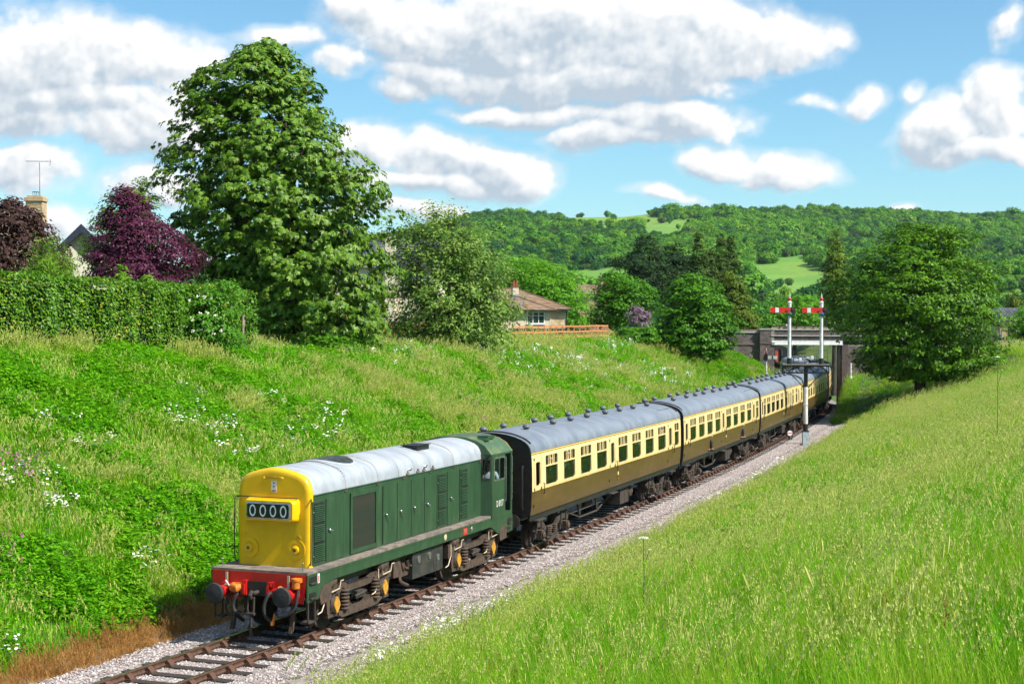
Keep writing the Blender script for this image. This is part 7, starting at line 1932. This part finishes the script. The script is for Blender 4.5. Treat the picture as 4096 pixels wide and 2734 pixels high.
# clipped hedge along the crest
def hedge(name, label, pts, h, wdt, lm, n, leaf, seed, tips=None):
    rg = np.random.RandomState(seed); root = empty(name, tuple(pts[0]), 0, label, 'hedge')
    O = np.array(pts[0]); P = np.array(pts); seg = np.linalg.norm(np.diff(P, axis=0), axis=1); cum = np.concatenate([[0], np.cumsum(seg)])
    t = rg.uniform(0, cum[-1], n); ctr = np.stack([np.interp(t, cum, P[:, i]) for i in range(3)], -1)
    d = np.stack([np.interp(t + .3, cum, P[:, i]) - np.interp(t - .3, cum, P[:, i]) for i in range(3)], -1); d[:, 2] = 0; d = unit(d); nrm = np.stack([d[:, 1], -d[:, 0], 0 * t], -1)
    face = rg.rand(n); front = face < .62; top = face >= .72
    hh = np.interp(t, cum, np.array(h) if hasattr(h, '__len__') else np.full(len(cum), h))
    bump = .10 * np.sin(t * 1.7) + .08 * np.sin(t * 4.1 + 1)
    s_ = np.where(top, rg.uniform(-1, 1, n), np.where(front, 1, -1)) * wdt / 2; zz = np.where(top, hh, rg.rand(n) ** .8 * hh)
    off = (np.where(top, 0, bump) - .28 * rg.rand(n) ** 2.2)
    C = ctr + nrm * (s_ + np.sign(s_) * off * (~top))[:, None]; C[:, 2] += zz + np.where(top, bump * .5 + rg.normal(0, .04, n), 0)
    Nn = unit(nrm * np.sign(s_)[:, None] * (~top)[:, None] * 1.0 + np.array([0, 0, .7]) + rg.normal(0, .45, (n, 3)))
    tt = rg.normal(0, 1, (n, 3)); D = unit(tt - Nn * (tt * Nn).sum(1, keepdims=True))
    V, F = kites(C - O, D, Nn, leaf[0] * rg.uniform(.6, 1.3, n), leaf[1] * rg.uniform(.7, 1.2, n))
    fm = (rg.rand(n) < .07 * (1 + np.sin(t * .9))).astype(int) if tips else None
    link('foliage', np_mesh('foliage', V, F, [lm, tips] if tips else lm, fm), root)
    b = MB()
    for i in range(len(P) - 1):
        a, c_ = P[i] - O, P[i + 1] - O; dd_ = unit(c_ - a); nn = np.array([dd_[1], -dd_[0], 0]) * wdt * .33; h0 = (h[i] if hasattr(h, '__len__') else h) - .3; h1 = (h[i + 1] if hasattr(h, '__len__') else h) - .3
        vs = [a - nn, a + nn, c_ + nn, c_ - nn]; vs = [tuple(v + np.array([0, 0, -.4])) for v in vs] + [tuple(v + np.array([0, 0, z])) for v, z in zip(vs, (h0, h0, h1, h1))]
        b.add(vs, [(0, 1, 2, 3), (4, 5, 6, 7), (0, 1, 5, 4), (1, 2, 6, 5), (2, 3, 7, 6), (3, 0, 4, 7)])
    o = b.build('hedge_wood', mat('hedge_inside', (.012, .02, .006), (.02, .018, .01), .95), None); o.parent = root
    return root
HP = []
for (px, d_, yb) in ((-330, 50.5, 1335), (-100, 52.5, 1340), (150, 55, 1352), (400, 58, 1365), (600, 61, 1378), (800, 64.5, 1390), (960, 67.5, 1400)):
    p_ = at(px, yb, d_); HP.append((p_[0], p_[1], p_[2] - .1))
HH = [CAM[2] + (1294 - y) * d_ / FPX - z_[2] for y, d_, z_ in zip((1095, 1108, 1125, 1143, 1155, 1168, 1185), (50.5, 52.5, 55, 58, 61, 64.5, 67.5), HP)]
hedge('beech_hedge', 'long clipped green hedge along the top of the left bank', HP, HH, 1.5, LM['hedge'], 30000, (.13, .085), 50, LM['hedgey'])
el = px_tree('elder_bush', 'elder bush with flat white flower heads at the end of the hedge', 63, (800, 1400), [(1140, 895, 930), (1160, 760, 960), (1200, 640, 975), (1250, 590, 985), (1300, 570, 985), (1350, 600, 980), (1400, 640, 970)], LM['elder'], 330, 24, (.16, .075), .34, .2, cat='shrub', seed=51, trunk_r=.07, depthk=.55, limbs=6)
rg = np.random.RandomState(52)
for (x, y) in ((790, 1195), (760, 1212), (815, 1200), (840, 1205), (585, 1240), (600, 1252), (615, 1245), (610, 1270), (625, 1290), (660, 1295), (618, 1300), (590, 1330), (700, 1245), (770, 1290), (765, 1280), (800, 1262), (830, 1262), (862, 1270), (690, 1328), (720, 1335), (715, 1325), (770, 1335), (800, 1330), (855, 1345), (672, 1362), (650, 1310), (742, 1318), (885, 1330)):
    p_ = at(x, y, 61.6 + .4 * rg.rand()); b = MB()
    for k in range(10):
        a, r_ = rg.uniform(0, 6.28), .075 * math.sqrt(rg.rand()); c = (p_[0] + r_ * math.cos(a), p_[1] + r_ * math.sin(a), p_[2] + rg.normal(0, .012)); e_ = .016
        c = np.array(c) + FWH * (.6 * (c[2] - p_[2])) ; u_ = RGT * e_; w_ = np.array([0, 0, .011]) + FWH * .011; c[2] += .5 * float((c - p_) @ FWH)
        b.add([c - u_ - w_, c + u_ - w_, c + u_ + w_, c - u_ + w_], [(0, 1, 2, 3)])
    o = b.build('flower_head', EF if 'EF' in globals() else M['white'], None); o.parent = el; o.matrix_parent_inverse = Matrix.Translation(-Vector(el.location))
# sprays poking out of the hedge top
for i, (px, d_, yt, lab) in enumerate(((490, 59, 1080, 'leafy shoot sticking up out of the middle of the hedge'), (590, 61, 1120, 'shorter leafy shoot beside the tall one on the hedge'))):
    px_tree('hedge_shoot', lab, d_, (px, 1200), [(yt, px - 8, px + 8), (yt + 25, px - 20, px + 22), (1165, px - 22, px + 22)], LM['light'], 18, 20, (.20, .08), .2, .1, cat='shoot', seed=60 + i, trunk_r=.03, limbs=2)

# wooded hill: crowns as one mass
def hill_tree(seed, n, lm, tall=1.0):
    rg = np.random.RandomState(seed); m = 26
    a = unit(rg.normal(0, 1, (m, 3))); a[:, 2] = np.abs(a[:, 2]); cen = a * np.array([.72, .72, .62 * tall]) * rg.uniform(.55, 1, (m, 1)); cen[:, 2] += .35
    ci = rg.randint(0, m, n); u = unit(rg.normal(0, 1, (n, 3))); u[:, 2] = u[:, 2] * 1.0 + .1
    C = cen[ci] + u * .36 * rg.uniform(.7, 1.05, (n, 1)); N_ = unit(u + .6 * unit(cen[ci] + 1e-6) + np.array([0, 0, .35]) + rg.normal(0, .25, (n, 3)))
    t = rg.normal(0, 1, (n, 3)); D = unit(t - N_ * (t * N_).sum(1, keepdims=True))
    V, F = kites(C, D, N_, .24 * rg.uniform(.7, 1.3, n), .17 * rg.uniform(.7, 1.3, n))
    V2 = np.array([(-.3, -.3, -.35), (.3, -.3, -.35), (.3, .3, -.35), (-.3, .3, -.35), (-.35, -.35, .5), (.35, -.35, .5), (.35, .35, .5), (-.35, .35, .5), (0, 0, .8)]); 
    F2 = np.array([(0, 1, 5, 4), (1, 2, 6, 5), (2, 3, 7, 6), (3, 0, 4, 7), (4, 5, 8, 8), (5, 6, 8, 8), (6, 7, 8, 8), (7, 4, 8, 8)])[:4] + len(V)
    return np_mesh('hill_tree', np.concatenate([V, V2]), np.concatenate([F, F2]), lm)
HL = [leaf_mat('wood_leaf_%d' % i, c1, c2, .2, .6, c3=c3, inst=1) for i, (c1, c2, c3) in enumerate((((.045, .16, .010), (.10, .27, .018), (.15, .33, .025)), ((.022, .10, .014), (.055, .17, .024), (.030, .12, .035)), ((.075, .21, .010), (.14, .31, .016), (.20, .37, .025)), ((.055, .12, .020), (.10, .18, .03), (.085, .15, .04))))]
hk = [hill_tree(70 + i, 520, HL[i % 4], (1.0, 1.15, .9, .8, 1.1, 1.0)[i]) for i in range(6)]
FIELDS = [(2330, 865, 70, 16), (2420, 875, 60, 22), (2500, 862, 40, 14), (2600, 872, 40, 22), (2690, 890, 70, 14), (2755, 870, 60, 8), (2640, 905, 70, 12), (2215, 878, 40, 7), (1880, 908, 40, 8), (3130, 1052, 130, 20), (3230, 1100, 150, 18), (3060, 1075, 60, 8), (3130, 1140, 60, 10), (2340, 1095, 60, 30), (2400, 1075, 40, 16), (4060, 1150, 70, 12), (3180, 1020, 60, 10), (3260, 1065, 60, 12), (2950, 1090, 40, 10), (2480, 1060, 50, 10), (1990, 915, 40, 6), (2560, 850, 40, 8), (1900, 1080, 80, 14), (3000, 1160, 30, 8)]
def wood_pts(n, c0, c1, d0, d1, seed):
    rg = np.random.RandomState(seed); c = rg.uniform(c0, c1, n); d = np.sqrt(rg.uniform(d0 * d0, d1 * d1, n))
    P = hill_pt(c, d); py = 1283 - (P[:, 2] + 2 - CAM[2]) / d * FPX
    ok = np.ones(n, bool)
    for (fx, fy, rx_, ry_) in FIELDS:
        dy = py - fy; ok &= ((c - fx) / (rx_ * 1.1)) ** 2 + np.where(dy > 0, dy / (ry_ + 4.0 * FPX / d), dy / ry_) ** 2 > 1 - 1.0 * (rg.rand(n) < .035)
    return P[ok], c[ok], d[ok], rg
P, c_, d_, rg = wood_pts(36000, -400, 4900, 420, 1560, 80)
py_ = 1283 - (P[:, 2] - CAM[2]) / d_ * FPX
keep = rg.rand(len(P)) < np.where((c_ > 1450), 1.0, .25)
P, c_, d_ = P[keep], c_[keep], d_[keep]
n = len(P); f = fbm(P[:, 0], P[:, 1], .012, 4) if 'fbm' in globals() else np.zeros(n)
sc = rg.uniform(2.6, 4.6, n) * np.where(f > .1, 1.15, .75) * np.where(rg.rand(n) < .08, 1.5, 1)
idx = np.where(f + rg.normal(0, .2, n) > .05, rg.choice([0, 2, 4], n), rg.choice([1, 3, 5, 0], n))
o = scatter('hillside_wood', hk, P + np.array([0, 0, .5]), rg.uniform(0, 6.28, n), np.stack([sc, sc, sc * rg.uniform(.85, 1.3, n)], -1), idx)
tag(o, 'dense green woodland covering the far hill', 'woodland', kind='stuff')
# scrub and hedgerow trees at the foot of the hill
P, c_, d_, rg = wood_pts(2600, 700, 4900, 262, 420, 81)
keep = np.ones(len(P), bool); P = P[keep]; n = len(P); sc = rg.uniform(2.2, 4.2, n)
o = scatter('valley_trees', hk, P + np.array([0, 0, .2]), rg.uniform(0, 6.28, n), np.stack([sc, sc, sc * rg.uniform(.8, 1.2, n)], -1), rg.randint(0, 6, n))
tag(o, 'hedgerow trees and scrub at the foot of the far hill', 'woodland', kind='stuff')
# ------------------------------------------------------------------ people
import bmesh
def skin_part(name, nodes, edges, mat_, parent, root=0, sub=1):
    bm = bmesh.new(); lay = bm.verts.layers.skin.verify(); vs = []
    for (p, r_) in nodes:
        v = bm.verts.new(p); v[lay].radius = (r_, r_) if not isinstance(r_, tuple) else r_; vs.append(v)
    vs[root][lay].use_root = True
    for a, b in edges: bm.edges.new((vs[a], vs[b]))
    me = bpy.data.meshes.new(name); bm.to_mesh(me); bm.free(); me.materials.append(mat_)
    o = link(name, me, parent)
    m = o.modifiers.new('skin', 'SKIN'); m.use_smooth_shade = True
    s_ = o.modifiers.new('smooth', 'SUBSURF'); s_.levels = sub; s_.render_levels = sub
    return o
def person(label, mw, pose, shirt, trousers, hair, hairstyle='short', group=None):
    """a figure facing local -y, feet at z=0; mw places it"""
    root = empty('person', (0, 0, 0), 0, label, 'person', group); root.matrix_world = mw
    V_ = lambda *a: Vector(a)
    if pose == 'sit':
        pel, che, nck, hd = V_(0, 0, .50), V_(0, -.02, .86), V_(0, -.03, 1.05), V_(0, -.06, 1.20)
        hip = [V_(s * .10, -.02, .48) for s in (-1, 1)]; kne = [V_(s * .13, -.45, .48) for s in (-1, 1)]; ank = [V_(s * .13, -.42, .08) for s in (-1, 1)]
        sho = [V_(s * .19, -.01, .97) for s in (-1, 1)]; elb = [V_(-.36, -.10, .74), V_(.30, -.12, .70)]; wri = [V_(-.40, -.34, .72), V_(.18, -.36, .70)]
    elif pose == 'lean':
        pel, che, nck, hd = V_(0, .18, .92), V_(0, -.02, 1.26), V_(0, -.10, 1.42), V_(0, -.20, 1.53)
        hip = [V_(s * .10, .18, .90) for s in (-1, 1)]; kne = [V_(s * .11, .14, .48) for s in (-1, 1)]; ank = [V_(s * .11, .18, .08) for s in (-1, 1)]
        sho = [V_(s * .19, .0, 1.34) for s in (-1, 1)]; elb = [V_(s * .26, -.02, 1.16) for s in (-1, 1)]; wri = [V_(s * .10, -.14, 1.385) for s in (-1, 1)]
    else:
        pel, che, nck, hd = V_(0, 0, .95), V_(0, -.01, 1.30), V_(0, 0, 1.48), V_(0, -.02, 1.63)
        hip = [V_(s * .10, 0, .92) for s in (-1, 1)]; kne = [V_(s * .11, -.02, .50) for s in (-1, 1)]; ank = [V_(s * .12, .02, .08) for s in (-1, 1)]
        sho = [V_(s * .19, 0, 1.41) for s in (-1, 1)]; elb = [V_(s * .25, .02, 1.12) for s in (-1, 1)]; wri = [V_(s * .23, -.10, .88) for s in (-1, 1)]
    mid = (pel + che) / 2
    nodes = [(pel, .12), (mid, .115), (che, .13), (nck, .055), (hd, .085), (hd + V_(0, -.015, .08), .078)]; ed = [(0, 1), (1, 2), (2, 3), (3, 4), (4, 5)]
    def add(p, r_, par): nodes.append((p, r_)); ed.append((par, len(nodes) - 1)); return len(nodes) - 1
    for i in (0, 1):
        a = add(sho[i], .062, 2); b_ = add(elb[i], .045, a); c = add(wri[i], .03, b_)
        d = (wri[i] - elb[i]).normalized(); sd = d.cross(V_(0, 0, 1)).normalized() if abs(d.z) < .95 else V_(1, 0, 0)
        pm = add(wri[i] + d * .07, (.038, .02), c)
        for k, (o_, ln) in enumerate(((-.030, .062), (-.010, .075), (.010, .080), (.030, .070))):
            f1 = add(wri[i] + d * (.10 + ln * .3) + sd * o_, .009, pm); add(wri[i] + d * (.10 + ln * .8) + sd * o_ + V_(0, 0, -.03), .008, f1)
        t1 = add(wri[i] + d * .05 + sd * .045, .011, c); add(wri[i] + d * .09 + sd * .065 + V_(0, 0, -.01), .009, t1)
        h = add(hip[i], .085, 0); k_ = add(kne[i], .06, h); an = add(ank[i], .04, k_); add(ank[i] + V_(0, -.16, -.03), .038, an)
    skin_part('body', nodes, ed, M['skin'], root)
    sn = [(pel + V_(0, 0, -.02), .145), (mid, .142), (che, .155), (nck - V_(0, 0, .05), .085)]; se = [(0, 1), (1, 2), (2, 3)]
    for i in (0, 1):
        sn += [(sho[i], .082), (sho[i].lerp(elb[i], .8), .066)]; n_ = len(sn); se += [(2, n_ - 2), (n_ - 2, n_ - 1)]
    skin_part('shirt', sn, se, shirt, root)
    tn = [(pel, .15)]; te = []
    for i in (0, 1):
        tn += [(hip[i], .10), (kne[i], .075), (ank[i], .06)]; n_ = len(tn); te += [(0, n_ - 3), (n_ - 3, n_ - 2), (n_ - 2, n_ - 1)]
    skin_part('trousers', tn, te, trousers, root)
    for i in (0, 1):
        b = MB(); b.ball(tuple(ank[i] + V_(0, -.07, -.04)), (.05, .14, .045), 10, 6); b.build('shoe', M['black'], root)
    c = hd + V_(0, -.006, .05)
    f = MB(); f.tube([tuple(c + V_(0, -.085, .02)), tuple(c + V_(0, -.115, -.025)), tuple(c + V_(0, -.09, -.035))], [.010, .018, .010], 6); f.build('nose', M['skin'], root)
    for s in (-1, 1):
        f = MB(); f.ball(tuple(c + V_(s * .032, -.084, .012)), (.012, .008, .008), 6, 4); f.build('eye', M['black'], root)
        f = MB(); f.ball(tuple(c + V_(s * .088, .0, -.005)), (.012, .022, .032), 6, 4); f.build('ear', M['skin'], root)
    f = MB(); f.box(*(c + V_(-.025, -.0, 0))[:1], (c.x + .025), c.y - .094, c.y - .08, c.z - .066, c.z - .058); f.build('mouth', M['arm_red'], root)
    hb = MB(); rings = []
    t0 = {'short': .95, 'bald': 1.75, 'cap': 1.0, 'long': .9}[hairstyle]
    for j in range(6):
        zz = (j / 5) ; an = zz * math.pi / 2
        rings.append([tuple(c + V_(.096 * math.cos(an) * math.cos(a), .012 + .104 * math.cos(an) * math.sin(a), (.005 if hairstyle != 'bald' else -.04) + (.105 if hairstyle != 'bald' else .06) * math.sin(an) + (.035 * max(0, -math.sin(a)) * math.cos(an)))) for a in np.linspace(0, 2 * math.pi, 14, endpoint=False)])
    if hairstyle == 'bald': rings = rings[:3]
    hb.loft(rings, 0, True, True, hairstyle != 'bald'); hb.build('cap' if hairstyle == 'cap' else 'hair', hair, root)
    return root
TR = mat('dark_trousers', (.02, .022, .03), None, .8); JN = mat('blue_jeans', (.04, .07, .14), None, .8)
def cloth(n, c): return mat(n, c, tuple(x * .8 for x in c), .8)
HB, HG = mat('brown_hair', (.05, .025, .012), None, .6), mat('grey_hair', (.45, .43, .40), None, .6)
def place(parent_mw, loc, rz): return parent_mw @ Matrix.Translation(Vector(loc)) @ Matrix.Rotation(rz, 4, 'Z')
bpy.context.view_layer.update()
LMW = loco.matrix_world.copy(); C1 = coaches[0].matrix_world.copy(); C2 = coaches[1].matrix_world.copy(); H2_ = LEN / 2
person('driver in a pale blue shirt sitting at the locomotive cab window', place(LMW, (.86, 12.22, 1.74), .25), 'sit', cloth('pale_blue_shirt', (.60, .68, .85)), TR, HG, 'bald')
person('second man in a blue jacket seen through the narrow front cab window', place(LMW, (.72, 11.95, 1.45), .35), 'sit', cloth('denim_jacket', (.10, .20, .40)), TR, HB)
R90 = math.pi / 2
person('bald passenger leaning out of the first window behind the locomotive', place(C1, (1.14, 1.95 - H2_, 1.28), R90 - .35), 'lean', cloth('black_jumper', (.02, .02, .025)), JN, HG, 'bald')
person('passenger in a pale turquoise shirt leaning out of the second window', place(C1, (1.14, 3.85 - H2_, 1.30), R90 - .35), 'lean', cloth('turquoise_shirt', (.45, .66, .70)), JN, HG, 'bald')
person('dark haired passenger leaning out near the back of the first carriage', place(C1, (1.14, 16.39 - H2_, 1.28), R90 - .2), 'lean', cloth('striped_top', (.05, .06, .09)), JN, HB)
person('passenger in a checked shirt seated at the third window of the first carriage', place(C1, (.95, 5.55 - H2_, 1.24), math.pi), 'sit', cloth('checked_shirt', (.35, .45, .42)), TR, HB)
person('passenger in a white shirt standing at the seventh window of the first carriage', place(C1, (1.0, 14.2 - H2_, 1.2), R90 - .4), 'stand', cloth('white_shirt', (.75, .75, .75)), TR, HG)
person('brown haired passenger in a pale green top in the second carriage', place(C2, (.98, 6.0 - H2_, 1.26), R90 - .5), 'sit', cloth('pale_green_top', (.45, .55, .42)), TR, HB, 'long')
person('passenger in a red top seated towards the back of the second carriage', place(C2, (.98, 14.3 - H2_, 1.26), R90 - .3), 'sit', cloth('red_top', (.6, .04, .05)), TR, HB)
BM = bridge.matrix_world.copy()
person('person in a white cap looking over the bridge parapet', place(BM, (-2.55, .98, 5.42), 0.1), 'lean', cloth('navy_top', (.05, .06, .16)), JN, M['white'], 'cap')
PM = pf.matrix_world.copy()
person('person in a red jacket standing on the station platform', place(PM, (-1.6, .9, .75), .3), 'stand', cloth('red_jacket', (.65, .05, .04)), TR, HB)
person('person in a blue top waiting on the station platform', place(PM, (1.0, .9, .75), -.3), 'stand', cloth('blue_top', (.15, .25, .6)), TR, HB)

# ------------------------------------------------------------------ single tall plants in the foreground
def hogweed(px, py_head, depth, label, s=1.0):
    p_ = at(px, py_head, depth); zg = gz(p_[0], p_[1]); root = empty('hogweed', (p_[0], p_[1], zg), 0, label, 'plant'); h = p_[2] - zg
    b = MB(); b.tube([(0, 0, -.1), (.02, .01, h * .6), (0, 0, h - .02)], [.014, .010, .007], 7); b.tube([(.01, 0, h * .72), (.10, .03, h * .88)], .006, 5); b.build('stem', M['stem'], root)
    rg = random.Random(int(px)); b = MB(); r_ = .075 * s
    for k in range(60):
        a, rr = rg.uniform(0, 6.28), r_ * math.sqrt(rg.random()); z = h + .018 - (rr / r_) ** 2 * .025; e_ = .011
        b.ball((rr * math.cos(a), rr * math.sin(a), z), (e_, e_, .006), 6, 3)
    b.build('umbel', EF, root) if False else link('umbel', b.mesh('umbel', EF), root)
    for (dx, dz) in ((.10, .88),):
        q_ = MB()
        for k in range(14): a, rr = rg.uniform(0, 6.28), .03 * math.sqrt(rg.random()); q_.ball((dx + rr * math.cos(a), .03 + rr * math.sin(a), h * dz + .01), (.008, .008, .006), 5, 3)
        link('side_umbel', q_.mesh('side_umbel', EF), root)
    b = MB()
    for k in range(5):
        a = k * 1.3; z = h * (.25 + .12 * k)
        b.add([(0, 0, z), (.12 * math.cos(a + .4), .12 * math.sin(a + .4), z + .08), (.22 * math.cos(a), .22 * math.sin(a), z + .05), (.12 * math.cos(a - .4), .12 * math.sin(a - .4), z + .08)], [(0, 1, 2, 3)])
    link('leaves', b.mesh('leaves', WL), root)
M['stem'] = mat('plant_stem', (.08, .16, .03), (.12, .14, .04), .7)
hogweed(2580, 2145, 26.5, 'tall white headed hogweed standing alone in the right bank grass', 1.25)
hogweed(3990, 1410, 40, 'small pale umbel plant near the crest of the right bank', .9)
# ------------------------------------------------------------------ the air in the valley
hm = bpy.data.materials.new('haze_air'); hm.use_nodes = True; t = hm.node_tree; t.nodes.clear()
o = t.nodes.new('ShaderNodeOutputMaterial'); v = t.nodes.new('ShaderNodeVolumePrincipled'); v.inputs['Density'].default_value = .000045; v.inputs['Color'].default_value = (.75, .88, 1, 1); v.inputs['Anisotropy'].default_value = .3
t.links.new(v.outputs[0], o.inputs['Volume'])
b = MB(); b.box(-5450, 5450, -5450, 5450, -4.2, 175); ho = b.build('haze', hm); tag(ho, kind='stuff', label='thin summer haze filling the valley', cat='haze')
